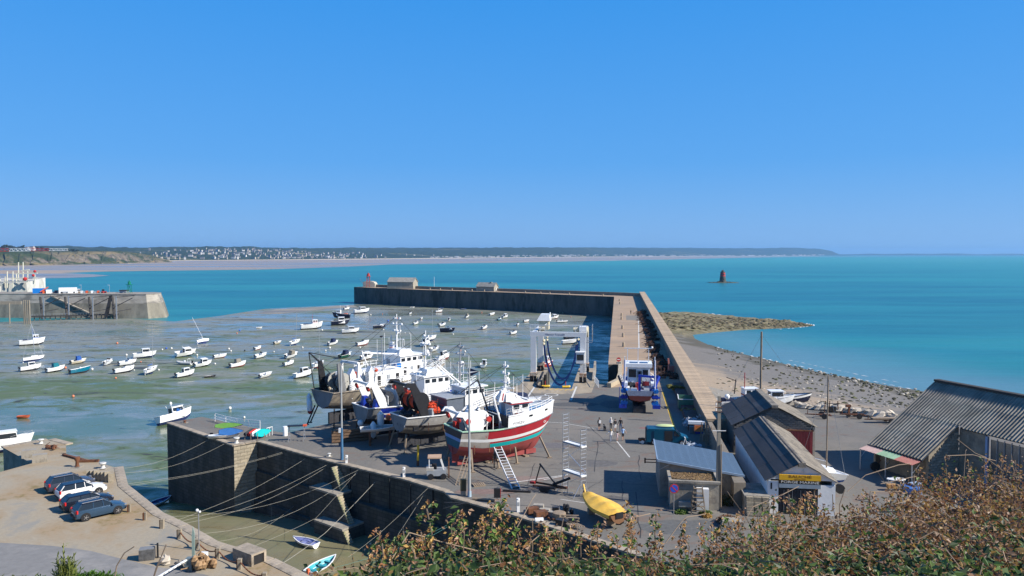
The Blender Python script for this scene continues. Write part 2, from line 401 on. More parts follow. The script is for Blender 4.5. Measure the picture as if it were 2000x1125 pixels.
# ---------------------------------------------------------------- far land with hills
m_land,n,b,tc=ground_nodes('distant wooded land');ov=tc.outputs['Object']
l1=N_noise(n,ov,.004,6,.7,(1,1,4));l2=N_noise(n,ov,.0016,4,.6,(.5,2,1));l3=N_noise(n,ov,.02,4,.7)
cc=N_mix(n,N_range(n,l3,.35,.65),(.018,.032,.020),(.05,.07,.035))
cc=N_mix(n,N_range(n,l2,.62,.65),cc,(.16,.15,.07))
n.links.new(cc,b.inputs['Base Color']);b.inputs['Roughness'].default_value=.95;b.inputs['Specular IOR Level'].default_value=.1
def far_land():
    g=MB();cols=list(range(-700,1660,6));rows=16;idx={}
    shore=[(-700,515),(250,512),(330,508.5),(560,506.5),(850,503.8),(1200,500.8),(1400,500.0),(1660,499.3)]
    crest=[(-700,482),(0,484),(100,480),(250,484),(330,482),(480,482),(560,484.5),(700,484),(800,484),(1000,483.5),(1100,483.5),(1300,484),(1480,485),(1540,483.5),(1600,486),(1622,490),(1640,497),(1660,499)]
    def itp(t,x):
        for i in range(len(t)-1):
            if t[i][0]<=x<=t[i+1][0]:return lerp(t[i][1],t[i+1][1],(x-t[i][0])/(t[i+1][0]-t[i][0]))
        return t[-1][1]
    for a,px in enumerate(cols):
        y0=P(px,itp(shore,px),-10.8).y;dep=2200+700*math.sin(px*.01)
        if px>1250:dep*=max(.35,1-(px-1250)/600)
        for r in range(rows):
            t=r/(rows-1);Y=y0+dep*t
            yc=itp(crest,px);cr=(EYE-yc)/FPX*Y+CAM_Z
            h=-10.8+(cr+10.8)*(t**.8)
            X=(px-1000)/FPX*Y
            if r>0 and px<1655:
                nz=mnoise.noise(Vector((X*.006,Y*.003,0)))*7+mnoise.noise(Vector((X*.022,Y*.01,5)))*5
                if px<1490:nz+=max(0,mnoise.noise(Vector((X*.05,Y*.02,9))))*7
                h+=nz*min(1,t*3)*(.45+.55*min(1,Y/6000))*(1 if px<1600 else .3)
            g.v.append((X,Y,h));idx[a,r]=len(g.v)-1
        g.v.append((X,Y+300,-60));idx[a,rows]=len(g.v)-1
    for a in range(len(cols)-1):
        for r in range(rows):g.f.append((idx[a,r],idx[a+1,r],idx[a+1,r+1],idx[a,r+1]))
    return g,shore,crest,itp
g,SHORE,CREST,ITP=far_land()
land=g.build('far_hills',m_land,kind='structure')
# very far low coast beyond the headland
g=MB();Y=20400;prev=None
for k in range(0,60):
    px=1560+k*14;h=46+26*mnoise.noise(Vector((k*.21,3,0)))+8*mnoise.noise(Vector((k*.9,1,0)))
    cur=(((px-1000)/FPX)*Y,h*(min(1,k/8)))
    if prev:
        g.quad((prev[0],Y,-12),(cur[0],Y,-12),(cur[0],Y+200,cur[1]-11),(prev[0],Y+200,prev[1]-11))
    prev=cur
g.build('distant_coast',m_land,kind='structure')
# ---------------------------------------------------------------- cliffs on the left
m_cliff,n,b,tc=ground_nodes('cliff rock and heath');ov=tc.outputs['Object']
geo=n.nodes.new('ShaderNodeNewGeometry');sn=n.nodes.new('ShaderNodeSeparateXYZ');n.links.new(geo.outputs['Normal'],sn.inputs[0])
k1=N_noise(n,ov,.012,6,.7,(1,1,2));k2=N_noise(n,ov,.006,5,.6,(1,1,1));k3=N_noise(n,ov,.05,5,.7)
rock=N_mix(n,N_range(n,k3,.35,.65),(.085,.068,.055),(.23,.19,.14))
top=N_mix(n,N_range(n,k2,.45,.55),(.28,.21,.11),(.06,.075,.03))
cc=N_mix(n,N_range(n,k1,.47,.56),rock,(.035,.05,.025))
sepc=n.nodes.new('ShaderNodeSeparateXYZ');n.links.new(ov,sepc.inputs[0])
cc=N_mix(n,N_range(n,sn.outputs['Z'],.86,.95),cc,top)
lf=N_mix(n,N_range(n,k3,.35,.65),(.018,.03,.014),(.06,.08,.03))
cc=N_mix(n,N_math(n,'MULTIPLY',N_range(n,sepc.outputs['X'],-1480,-1600),N_range(n,sepc.outputs['Z'],0,6)),cc,lf)
n.links.new(cc,b.inputs['Base Color']);b.inputs['Roughness'].default_value=.95;b.inputs['Specular IOR Level'].default_value=.1
g=MB();cols=list(range(-500,340,4));prof=[(0,0),(.04,.10),(.10,.16),(.16,.45),(.24,.72),(.34,.9),(.5,.98),(.75,1.0),(1,.98)];idx={}
ctop=[(-500,489),(0,489.5),(70,490),(130,491),(160,491),(230,490.5),(262,493),(300,499),(322,506),(340,512)]
cbot=[(-500,521),(0,519),(100,517.5),(220,515),(300,512.5),(340,512.2)]
for a,px in enumerate(cols):
    y0=P(px,ITP(cbot,px),-11.1).y;Yt=y0+420
    for r,(t,hh)in enumerate(prof):
        wob=mnoise.noise(Vector((px*.06,0,0)))*70*(1-t)+mnoise.noise(Vector((px*.21,r*.3,0)))*30*(1-t)
        Y=y0+(Yt-y0)*t+(wob if r else wob*.6)
        hz=(EYE-ITP(ctop,px))/FPX*Yt+CAM_Z
        X=(px-1000)/FPX*(y0+(Yt-y0)*t)
        z=-11.2+(hz+11.2)*hh+(mnoise.noise(Vector((px*.12,r*.9,2)))*4+mnoise.noise(Vector((px*.45,r*.9,2)))*2.5 if 0<r else 0)*(.6 if r>5 else 1)
        g.v.append((X,Y,z));idx[a,r]=len(g.v)-1
for a in range(len(cols)-1):
    for r in range(len(prof)-1):g.f.append((idx[a,r],idx[a+1,r],idx[a+1,r+1],idx[a,r+1]))
g.build('cliffs',m_cliff,kind='structure')
# ---------------------------------------------------------------- beach, rock spit and shore right of the jetty
bpx=[(1262,612),(1290,613),(1340,611),(1400,616),(1480,624),(1550,629),(1588,634),(1585,637),(1530,641),(1450,644.5),(1390,650),(1352,654),(1358,662),(1385,674),(1440,689),
       (1500,703),(1560,717),(1640,736),(1720,751),(1810,766),(1900,790),(2050,815)]
shore=[P(x,y,-11.25)for x,y in bpx];shore=[(p.x,p.y)for p in shore]
land_poly=shore+[(150,118),(230,90),(230,-60),(18,-60),(18,60),(34,180),(64,395)]
spit_ax=[(82,385),(100,372),(122,360),(140,352)]
def beach_h(x,y):
    ins=inpoly(x,y,land_poly);d=pdist(x,y,shore,False)
    if not ins:return-11.25-min(3,.12*d)
    wob=mnoise.noise(Vector((x*.03,y*.03,0)))*.35
    z=-11.25+.13*d+wob
    if y>300:
        rk=mnoise.noise(Vector((x*.25,y*.12,1)))+.6*mnoise.noise(Vector((x*.7,y*.35,4)))
        z=-11.25+min(1.7,.13*d)+max(-.2,rk*.7+.15)*min(1,d/4)
    return min(z,-.12)
m_bch,n,b,tc=ground_nodes('shingle beach');ov=tc.outputs['Object']
sep=n.nodes.new('ShaderNodeSeparateXYZ');n.links.new(ov,sep.inputs[0])
q1=N_noise(n,ov,1.2,6,.8);q2=N_noise(n,ov,.06,5,.6,dist=.4);q3=N_noise(n,ov,.35,5,.7);q4=N_noise(n,ov,.5,5,.8,(.6,1.6,1))
sh=N_mix(n,N_range(n,q1,.3,.7),(.11,.10,.085),(.21,.19,.165))
sh=N_mix(n,N_range(n,q1,.64,.72),sh,(.36,.33,.28))
sandc=N_mix(n,N_range(n,q1,.3,.7),(.29,.22,.15),(.35,.275,.19))
zz=N_math(n,'ADD',sep.outputs['Z'],N_math(n,'MULTIPLY',N_math(n,'SUBTRACT',q2,.5),9))
cc=N_mix(n,N_range(n,zz,-5.4,-3.6),sh,sandc)
yw=N_range(n,sep.outputs['X'],40,60,1,0)
cc=N_mix(n,N_range(n,zz,-1.6,-.6),cc,(.25,.23,.19))
cc=N_mix(n,N_math(n,'MULTIPLY',N_range(n,q3,.55,.62),N_range(n,sep.outputs['Z'],-2.2,-4.5,0,0)),cc,(.12,.15,.05))
wet=N_range(n,zz,-10.3,-9.3,1,0)
cc=N_mix(n,wet,cc,(.085,.075,.05))
spit=N_range(n,sep.outputs['Y'],292,325,0,1)
rockc=N_mix(n,N_range(n,q3,.3,.7),(.085,.065,.035),(.30,.25,.14))
rockc=N_mix(n,N_range(n,q4,.5,.6),rockc,(.13,.13,.045))
cc=N_mix(n,spit,cc,rockc)
n.links.new(cc,b.inputs['Base Color']);b.inputs['Roughness'].default_value=.85
N_bump(n,q1,.7,.12,b)
g=MB();idx={}
def vgrid(g,xs,ysf,zf):
    pass
ysb=[];y=-60
while y<430:ysb.append(y);y+=2.6 if y<280 else 1.8
xsb=[];x=12
while x<200:xsb.append(x);x+=2.4
for i,x in enumerate(xsb):
    for j,y in enumerate(ysb):
        edge=24.5+(y-91.6)*.1446+4
        if x<edge-4 and y>100:continue
        z=beach_h(x,y)
        g.v.append((x,y,z));idx[i,j]=len(g.v)-1
for i in range(len(xsb)-1):
    for j in range(len(ysb)-1):
        k=[(i,j),(i+1,j),(i+1,j+1),(i,j+1)]
        if all(q in idx for q in k):
            if max(g.v[idx[q]][2]for q in k)>-11.9:g.f.append(tuple(idx[q]for q in k))
me=g.mesh('beach',m_bch,smooth=False,recalc=False);ob('beach',me,kind='structure')
# foam and white water round the spit and along the tide line
m_foam=mat('sea foam',(.75,.78,.8),.7,var=.15,scale=2)
g=MB()
rf=random.Random(3)
def foam(pts,z,wpx):
    for i in range(len(pts)-1):
        for s_ in range(5):
            t0=s_/5;t1=(s_+.8)/5
            if rf.random()<.3:continue
            xa,ya=lerp(pts[i][0],pts[i+1][0],t0),lerp(pts[i][1],pts[i+1][1],t0)
            xb,yb=lerp(pts[i][0],pts[i+1][0],t1),lerp(pts[i][1],pts[i+1][1],t1)
            j=rf.uniform(-.5,.5);w0=wpx*rf.uniform(.3,1.1)
            a_,b_=P(xa,ya+j,z),P(xb,yb+j,z);c_=P(lerp(xa,xb,.5),lerp(ya,yb,.5)+j-w0,z);d_=P(lerp(xa,xb,.5),lerp(ya,yb,.5)+j+w0*.3,z)
            g.quad(a_,d_,b_,c_)
foam([(1335,610),(1400,614),(1470,622),(1545,628)],-11.19,1.3)
foam([(1570,631),(1592,635),(1560,640),(1520,643)],-11.19,1.4)
foam([(1400,678),(1440,690),(1500,702),(1560,715),(1640,734),(1720,748),(1800,764)],-11.19,.9)
foam([(1540,703),(1600,716),(1680,732),(1780,752)],-11.19,.5)
g.build('sea_foam',m_foam,kind='stuff',label='thin white surf along the shingle and rock spit',cat='surf')
# ================================================================ boatyard quay, jetty, left quay
AX=math.atan(.1446);U=Vector((math.sin(AX),math.cos(AX),0));V=Vector((math.cos(AX),-math.sin(AX),0))  # along / across the jetty
p2=lambda x,y,z=0:(P(x,y,z).x,P(x,y,z).y)
M_yard,n,b,tc=ground_nodes('worn asphalt yard');ov=tc.outputs['Object']
y1=N_noise(n,ov,.12,6,.65,dist=.4);y2=N_noise(n,ov,2.5,6,.8);y3=N_noise(n,ov,.35,6,.7,(1,1,1),0,.3)
cc=N_mix(n,N_range(n,y2,.3,.7),(.12,.111,.095),(.178,.166,.145))
cc=N_mix(n,N_range(n,y1,.5,.68),cc,(.20,.175,.145))
cc=N_mix(n,N_range(n,y3,.60,.70),cc,(.075,.07,.066))
cc=N_mix(n,N_math(n,'MULTIPLY',N_range(n,y3,.52,.60),N_range(n,y1,.45,.5,1,0)),cc,(.16,.12,.095))
n.links.new(cc,b.inputs['Base Color']);b.inputs['Roughness'].default_value=.9;N_bump(n,y2,.3,.03,b)
edge_px=[(326,826),(456,870),(502,862),(640,900),(790,936),(870,961),(882,972),(1000,1005),(1090,1034),(1150,1053),(1260,1090)]
near_edge=[p2(*q)for q in edge_px]
F0=P(1043,745);F0=Vector((3.9,133.6,0))
def L(v,u,z=0):return F0+V*v+U*u+Vector((0,0,z))  # local frame of the boat hoist: v across, u along
def l2(v,u):q=L(v,u);return(q.x,q.y)
far_edge=[p2(394,814),p2(508,838),p2(560,846),p2(620,832),l2(-2.0,-4),l2(-1.6,17),l2(1.4,17),l2(1.4,-6.5),l2(7.3,-6.5),l2(7.3,17),l2(10.6,17),l2(11.2,-1)]
mole_in=[(17.6,128),(17.3+1.7,146),(20.9,157)]
notch=[p2(1186,757),p2(1204,748),p2(1208,735),p2(1208,712),p2(1188,712)]
arm_in=[(55.4,402),(0,445),(-58,480),(-111,521)]
arm_bk=[(-105,529),(-52,488),(6,453.5),(63,412),(71.5,403)]
yard_poly=near_edge+[(22,50),(60,40),(150,40),(150,60),(75,70),(62,100),(52,110),(34,112),(29.5,108)]
def solid(name,poly,z0,z1,m,parent=None,kind='structure',top=None):
    g=MB().prism(poly,z0,z1);o=g.build(name,m,parent,kind=kind if parent is None else None)
    return o
right_yard=[(22,50),(60,40),(150,40),(150,60)]
quay_poly=near_edge+[(14,45),(120,40),(120,78),(64,104),(50,112),(38,112),(31.5,108.6),(30.6,128),(17.6,128.5)]+[l2(11.2,-1),l2(10.6,17),l2(7.3,17),l2(7.3,-6.5),l2(1.4,-6.5),l2(1.4,17),l2(-1.6,17),l2(-2.0,-4)]+[p2(620,832),p2(560,846),p2(508,838),p2(394,814)]
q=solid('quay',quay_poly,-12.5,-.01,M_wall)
ctr=Vector((10,90))
sheet('boatyard_asphalt',quay_poly,0,M_yard)
# coping stones along the near edge of the quay
cope_root=thing('quay_coping','line of worn granite coping stones along the top of the dark basin wall','quay edge',(0,0,0))
def cope_run(pts,parent,m,wdt=.75,step=1.25,hgt=.16,inset=.30,z=0.0,name='coping_stone',lift=.03,rnd=random.Random(5)):
    me=None
    for i in range(len(pts)-1):
        a,c=Vector((*pts[i],0)),Vector((*pts[i+1],0));Ln=(c-a).length;k=max(1,round(Ln/step));d=(c-a).normalized();nn=Vector((d.y,-d.x,0))
        ang=math.atan2(d.y,d.x);st=Ln/k
        me=MB().box((0,0,0),(st-.03,wdt,hgt)).mesh(name,m)
        for j in range(k):
            pos=a+d*st*(j+.5)-nn*(-inset);pos.z=z+lift-hgt/2+rnd.uniform(0,.02)
            ob(name,me,parent,loc=pos,rz=ang+rnd.uniform(-.01,.01))
def inward(pts,wdt=.3):
    return pts
# outward normal for near_edge runs to the lower left
for seg in(near_edge[0:2],near_edge[1:3],near_edge[2:]):
    cope_run([(x,y)for x,y in seg],cope_root,M_cope,inset=-.28)
# lit return wall built of blocks
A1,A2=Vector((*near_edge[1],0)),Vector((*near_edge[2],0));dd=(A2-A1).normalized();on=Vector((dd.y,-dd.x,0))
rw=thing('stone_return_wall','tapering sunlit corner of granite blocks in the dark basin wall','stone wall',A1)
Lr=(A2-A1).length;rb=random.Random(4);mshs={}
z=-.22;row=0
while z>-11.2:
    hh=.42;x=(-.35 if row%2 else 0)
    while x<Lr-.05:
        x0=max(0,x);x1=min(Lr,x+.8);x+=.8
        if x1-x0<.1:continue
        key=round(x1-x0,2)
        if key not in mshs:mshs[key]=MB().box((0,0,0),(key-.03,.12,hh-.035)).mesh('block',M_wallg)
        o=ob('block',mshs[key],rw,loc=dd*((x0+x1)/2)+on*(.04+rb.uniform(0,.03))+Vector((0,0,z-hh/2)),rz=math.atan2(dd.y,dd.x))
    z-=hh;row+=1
# main wall: ledges, landings and three flights of steps
W0,W1=Vector((*near_edge[2],0)),Vector((*near_edge[5],0));wd=(W1-W0).normalized();wn=Vector((wd.y,-wd.x,0));wl=(W1-W0).length
if wn.y>0:wn=-wn
wa=math.atan2(wd.y,wd.x)
def wbox(g,s0,s1,o0,o1,z0,z1):
    vs=[]
    for s_ in(s0,s1):
        for o_ in(o0,o1):
            for z_ in(z0,z1):vs.append(W0+wd*s_+wn*o_+Vector((0,0,z_)))
    g.add(vs,[(0,1,3,2),(4,6,7,5),(0,4,5,1),(2,3,7,6),(0,2,6,4),(1,5,7,3)])
g=MB()
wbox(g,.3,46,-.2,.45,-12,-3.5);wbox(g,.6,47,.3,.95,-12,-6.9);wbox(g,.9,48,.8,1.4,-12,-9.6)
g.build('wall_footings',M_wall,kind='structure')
g=MB()
for k in range(14):
    s_=2+k*3.1;wbox(g,s_,s_+.04,-.1,.03,-3.4,-.2)
g.build('wall_joints',M_dark,kind='structure')
stx=None
sproj=(P(664,904)-W0).dot(wd)
st=thing('harbour_steps','worn stone steps going down the dark basin wall in three flights','steps',W0+wd*sproj,wa)
M_step=mat('worn step stone',(.42,.36,.25),.9,var=.2,scale=2,col2=(.25,.25,.14),bump=.3)
stepm=MB().box((0,0,0),(.30,1.5,.2)).mesh('step',M_step)
sgn=-1 if(Matrix.Rotation(wa,3,'Z')@Vector((0,1,0))).dot(wn)<0 else 1
def flight(s0,z0,nst,o0,steep=.20,run=.19,wdt=1.5):
    mass=MB();ms=MB().box((0,0,0),(run+.04,wdt,.22)).mesh('step',M_step)
    for i in range(nst):
        x=s0+run*i;zt=z0-steep*(i+1)
        ob('step',ms,st,loc=(x+run/2,sgn*(o0+wdt/2),zt-.11))
        mass.b2((x+.01,sgn*(o0+.02),-11.6),(x+run-.01,sgn*(o0+wdt-.02),zt-.215))
    mass.build('stair_mass',M_wall,st)
    return s0+run*nst,z0-steep*nst
def landing(s0,s1_,o1,zt):
    MB().b2((s0,sgn*.03,-11.7),(s1_,sgn*o1,zt-.2)).build('landing_mass',M_wall,st)
    MB().b2((s0,sgn*.03,zt-.2),(s1_+.01,sgn*(o1+.05),zt)).build('landing_slab',M_conc,st)
s1,z1=flight(0,0,10,.05,wdt=.95,run=.17,steep=.24)
landing(s1-4.2,s1+.5,2.0,z1-.15)
s2,z2=flight(s1+.5,z1-.15,11,1.35,wdt=.65,run=.18,steep=.24)
landing(s2-4.2,s2+.5,3.3,z2-.15)
s3,z3=flight(s2+.5,z2-.15,9,2.7,wdt=.6,run=.18,steep=.24)
# ---- jetty
jet_poly=[(17.6,128),(19.0,146),(20.9,157)]+[(17.3+.1426*(y-134.5),y)for y in(180,240,320,380)]+arm_in+arm_bk+[(33.5,128)]
# cut the notch beside the hoist basin
jp=[notch[0],notch[1],notch[2],notch[3],notch[4]]+[(17.3+.1426*(y-134.5),y)for y in(180,240,320,380)]+arm_in+arm_bk+[(71.5-.1446*(403-128),128),(20,128)]
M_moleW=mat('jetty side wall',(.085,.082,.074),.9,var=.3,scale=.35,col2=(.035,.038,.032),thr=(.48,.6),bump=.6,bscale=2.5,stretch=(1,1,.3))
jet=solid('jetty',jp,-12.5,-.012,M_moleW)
sheet('jetty_paving',jp,.004,M_deck)
# parapet
pr=thing('jetty_parapet','long thick stone parapet wall with pale cap along the seaward side of the jetty','parapet',(0,0,0))
def pl(y):return 24.3+(y-91.6)*.1446
PH=2.6
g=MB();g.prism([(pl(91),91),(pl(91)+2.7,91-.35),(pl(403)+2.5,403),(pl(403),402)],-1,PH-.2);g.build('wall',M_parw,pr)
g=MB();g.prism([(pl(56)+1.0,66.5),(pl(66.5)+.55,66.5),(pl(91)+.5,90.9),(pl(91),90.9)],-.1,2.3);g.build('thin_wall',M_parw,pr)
caps={}
y=91.0;rc=random.Random(2)
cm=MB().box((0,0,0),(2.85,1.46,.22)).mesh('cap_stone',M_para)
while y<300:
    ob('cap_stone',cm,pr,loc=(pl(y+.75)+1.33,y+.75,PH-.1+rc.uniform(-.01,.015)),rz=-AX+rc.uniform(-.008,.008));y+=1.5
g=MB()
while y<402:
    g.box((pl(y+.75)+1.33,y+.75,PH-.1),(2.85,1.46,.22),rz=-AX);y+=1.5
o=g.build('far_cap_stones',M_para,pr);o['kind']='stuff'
g=MB()
for i in range(len(arm_bk)-1):
    a,c=Vector((*arm_bk[i],0)),Vector((*arm_bk[i+1],0))
    d=(c-a).normalized();nn=Vector((d.y,-d.x,0));g.prism([a[:2],c[:2],(c+nn*1.4)[:2],(a+nn*1.4)[:2]][:4]if nn.dot(Vector((-.6,-.8,0)))>0 else[a[:2],c[:2],(c-nn*1.4)[:2],(a-nn*1.4)[:2]],-.1,1.75)
g.build('outer_wall',M_parw,pr)
# raised shelf along the foot of the parapet
g=MB();g.prism([(pl(96)-1.9,96),(pl(96),96),(pl(128),128),(pl(128)-1.7,128)],0,.75)
g.build('parapet_shelf',mat('painted red brown shelf',(.10,.05,.04),.85,var=.3,scale=1,col2=(.12,.11,.1)),pr)
# low curved kerb round the notch
g=MB();kp=[Vector((*q,0))for q in(notch[0],notch[1],notch[2],notch[3])]
for i in range(3):
    a,c=kp[i],kp[i+1];g.bar(a+Vector((.3,0,.3)),c+Vector((.3,0,.3)),.75,.95)
g.build('notch_kerb',mat('kerb stone',(.40,.33,.23),.85,var=.15,scale=1),jet)
M_boll=mat('pale granite bollard',(.34,.27,.19),.85,var=.2,scale=4)
bpos=[(1214,617),(1214,624),(1215.7,642),(1217,658),(1218,677),(1210,588),(1211,594),(1229,581)]
bm_=MB().lathe([(.36,0),(.38,.1),(.33,.8),(.30,1.05),(.12,1.15)],n=10).mesh('shaft',M_boll)
for i,(x,y)in enumerate(bpos[:7]):
    lab=['pair of pale stone jetty bollards, farther one','pair of pale stone jetty bollards, nearer one','pale stone bollard fourth from the entry sign along the jetty edge','pale stone bollard second from the entry sign','pale stone bollard nearest the red entry sign','pale stone bollard by the far bend of the jetty','second pale stone bollard from the far jetty bend'][i]
    o=ob('jetty_bollard',bm_,loc=P(x,y),label=lab,cat='bollard',group='stone bollards along the jetty')
for i,x in enumerate((840,860,883,922,946,970,1026,1056,1074,1112,1178)):
    t=(x-825)/175 if x<1000 else(x-1000)/200
    yy=lerp(566,572,t)if x<1000 else lerp(572,580,t)
    ob('arm_bollard',bm_,loc=P(x,yy-1.0),label='small stone post on the inner edge of the outer jetty arm',cat='bollard',group='stone posts on the outer jetty arm')
# painted line and patches on the paving
M_line=mat('faded white road paint',(.55,.54,.5),.8,var=.25,scale=5)
M_yel=mat('yellow road paint',(.6,.38,.05),.8,var=.2,scale=4)
g=MB()
def strip(g,a,c,w_,z):
    a,c=Vector((a[0],a[1],z)),Vector((c[0],c[1],z));d=(c-a).normalized();nn=Vector((d.y,-d.x,0))*w_/2
    g.quad(a+nn,c+nn,c-nn,a-nn)
strip(g,p2(1247,625),p2(1248,680),.28,.008);strip(g,p2(1248,652),p2(1254,652),.5,.0085)
g.build('jetty_line',M_line,kind='structure')
g=MB();g.quad(P(1223,616,.008),P(1256,616,.008),P(1255,626,.008),P(1223,625,.008));g.build('repair_patch',mat('dark repair patch',(.2,.18,.15),.9),kind='structure')
# ---- yard markings
g=MB()
for(x0,y0,x1,y1,w_)in[(1028,779,1046,753,.3),(1115,782,1126,755,.3),(1062,824,1100,826,.12),(1100,826,1178,840,.12),(1205,862,1230,893,.14),(990,944,1110,927,.14),(1062,937,1100,930,.12),(1095,975,1160,985,.1)]:
    strip(g,p2(x0,y0),p2(x1,y1),w_,.005)
g.build('yard_lines',M_line,kind='structure')
g=MB();strip(g,p2(1294,765),p2(1318,838),.28,.0052);g.build('yellow_line',M_yel,kind='structure')
g=MB();ry_=random.Random(66)
for k in range(26):
    x,y=ry_.uniform(900,1290),ry_.uniform(800,1010);q=P(x,y)
    if not inpoly(q.x,q.y,quay_poly):continue
    a_=ry_.choice((AX+math.pi/2,AX,ry_.uniform(0,3)));a_=math.pi/2-a_;Ln=ry_.uniform(3,14);pts=[Vector((q.x+Ln*(j/6-.5)*math.cos(a_)+ry_.gauss(0,.07),q.y+Ln*(j/6-.5)*math.sin(a_)+ry_.gauss(0,.07),.006+k*.0001))for j in range(7)]
    for j in range(6):d=(pts[j+1]-pts[j]).normalized();nn=Vector((d.y,-d.x,0))*ry_.uniform(.02,.05);g.quad(pts[j]+nn,pts[j+1]+nn,pts[j+1]-nn,pts[j]-nn)
g.build('tar_seams',mat('tar seam',(.04,.038,.036),.7),kind='structure')
for i,(x,y,rx_,ry2,m_)in enumerate([(1150,905,3.2,1.4,(.115,.11,.105)),(1235,930,2.0,2.6,(.19,.165,.14)),(1030,935,2.4,.9,(.2,.15,.13)),(950,960,3.0,.8,(.19,.13,.11)),(1180,975,2.4,1.0,(.1,.095,.09)),(1120,790,4,1.6,(.09,.088,.085)),(1262,836,1.0,.35,(.22,.09,.08)),(1075,870,2.2,1.3,(.13,.12,.12)),(1200,790,2.2,3,(.1,.1,.1)),(1340,1030,4,1.8,(.11,.11,.105))]):
    q=P(x,y);n_=18;g=MB();g.add([(q.x+rx_*(1+.3*mnoise.noise(Vector((k*.8,i*3,0))))*math.cos(2*math.pi*k/n_),q.y+ry2*(1+.3*mnoise.noise(Vector((k*.8,i*3,5))))*math.sin(2*math.pi*k/n_),.0022+i*.0001)for k in range(n_)],[tuple(range(n_))]);g.build('asphalt_patch',mat('asphalt patch %d'%i,m_,.9,var=.25,scale=2.5,bump=.2),kind='structure')
# concrete apron at the hoist slip with circle
M_apron=mat('concrete apron',(.33,.27,.19),.85,var=.2,scale=.6,col2=(.2,.18,.15),stretch=(1,.3,1))
sheet('hoist_apron',[l2(-2,-5),l2(-1.5,17),l2(1.38,17),l2(1.38,-6.52),l2(7.32,-6.52),l2(7.32,17),l2(10.5,17),l2(11.1,-1),l2(10.8,-9.5),l2(8,-11.5),l2(0,-11.5),l2(-4,-9)],.0036,M_apron)
g=MB();c0=P(1077,771,.008);n_=28
for i in range(n_):
    a0,a1=2*math.pi*i/n_,2*math.pi*(i+1)/n_
    g.quad(*[c0+Vector((r_*math.cos(a),r_*math.sin(a),0))for r_,a in((.95,a0),(.95,a1),(1.15,a1),(1.15,a0))])
g.build('painted_circle',M_line,kind='structure')
g=MB()
for i in range(7):strip(g,l2(1.8+i*.9,-8.2),l2(2.4+i*.9,-6.8),.22,.0075)
g.build('hazard_stripes',M_yel,kind='structure')
# ---- left quay (car park)
lq_px=[(-90,930),(0,922),(62,905),(6,874),(94,859),(129,868),(129,885),(114,884),(177,898),(224,913),(232,950),(300,1006),(350,1030),(409,1065),(518,1098),(570,1124),(640,1165)]
lq=[p2(*q)for q in lq_px]+[(-6,38),(-6,20),(-120,20),(-150,75)]
lqo=solid('car_park_quay',lq,-12.5,-.01,M_wallg)
M_lot,n,b,tc=ground_nodes('dusty car park ground');ov=tc.outputs['Object']
y1=N_noise(n,ov,.13,6,.65,dist=.5);y2=N_noise(n,ov,3,6,.8);y3=N_noise(n,ov,.5,6,.75)
cc=N_mix(n,N_range(n,y2,.3,.7),(.27,.23,.165),(.36,.305,.22))
cc=N_mix(n,N_range(n,y1,.45,.62),cc,(.31,.22,.125))
cc=N_mix(n,N_math(n,'MULTIPLY',N_range(n,y3,.5,.62),N_range(n,y1,.5,.6)),cc,(.20,.15,.06))
cc=N_mix(n,N_range(n,y1,.34,.42,1,0),cc,(.25,.235,.20))
n.links.new(cc,b.inputs['Base Color']);b.inputs['Roughness'].default_value=.95;N_bump(n,y2,.4,.04,b)
sheet('car_park',lq,0,M_lot)
M_road=mat('grey road asphalt',(.20,.195,.185),.9,var=.12,scale=1.5,col2=(.27,.255,.235),scale2=.2,bump=.3,bscale=8)
rp_=[p2(-120,1050),p2(0,1060),p2(101,1066),p2(177,1076),p2(240,1092),p2(304,1107),p2(400,1122),p2(480,1150)]+[(-9,40),(-7,22),(-110,22)]
sheet('road',rp_,.004,M_road)
lc=thing('car_park_coping','row of sandy granite edge stones along the car park side of the basin','quay edge',(0,0,0))
cope_run(lq[9:17],lc,M_cope,wdt=.9,step=1.1,inset=-.38)
cope_run(lq[3:6],lc,M_cope,wdt=.9,step=1.2,inset=-.38)
# upright broken blocks beside the cars
for i,x in enumerate((174,182,189,196,203,210,217)):
    pt=P(x,936+i*.9);g=MB();g.box((0,0,.45),(.5,.38,.9+.15*(i%3)),rz=.5)
    g.build('edge_block',M_wallg).location=pt
    tag(bpy.data.objects[-1]if False else COL.objects[-1],'upright granite block in the low row between parked cars and basin','stone block','upright granite blocks by the cars')
# ---- hillside under the viewpoint
m_hill=mat('dry hillside earth',(.16,.12,.07),.95,var=.3,scale=1.5,col2=(.09,.10,.04),bump=.6)
g=MB();idx={}
xs=[-120+6*i for i in range(44)];yy_=[-30,-10,0,2.5,5,8,12,16,22,28,34,40,46,50]
def hill_h(x,y):
    t=max(0,min(1,(x+6)/10))
    lz=20.6 if y<2 else 20.6-(y-2)*lerp(.95,.95,t)
    rz_=20.4 if y<7 else 20.4-(y-7)*.62
    z=lerp(lz,rz_,t);lim=23-y*.47-.6
    if x<2:z=min(z,lim)
    return max(z,-.6)
for i,x in enumerate(xs):
    for j,y in enumerate(yy_):
        if x<=14 or True:g.v.append((x,y,hill_h(x,y)+(.4*mnoise.noise(Vector((x*.2,y*.3,0)))if y<44 else-.4)));idx[i,j]=len(g.v)-1
for i in range(len(xs)-1):
    for j in range(len(yy_)-1):g.f.append((idx[i,j],idx[i+1,j],idx[i+1,j+1],idx[i,j+1]))
g.build('hillside',m_hill,recalc=False,kind='structure')
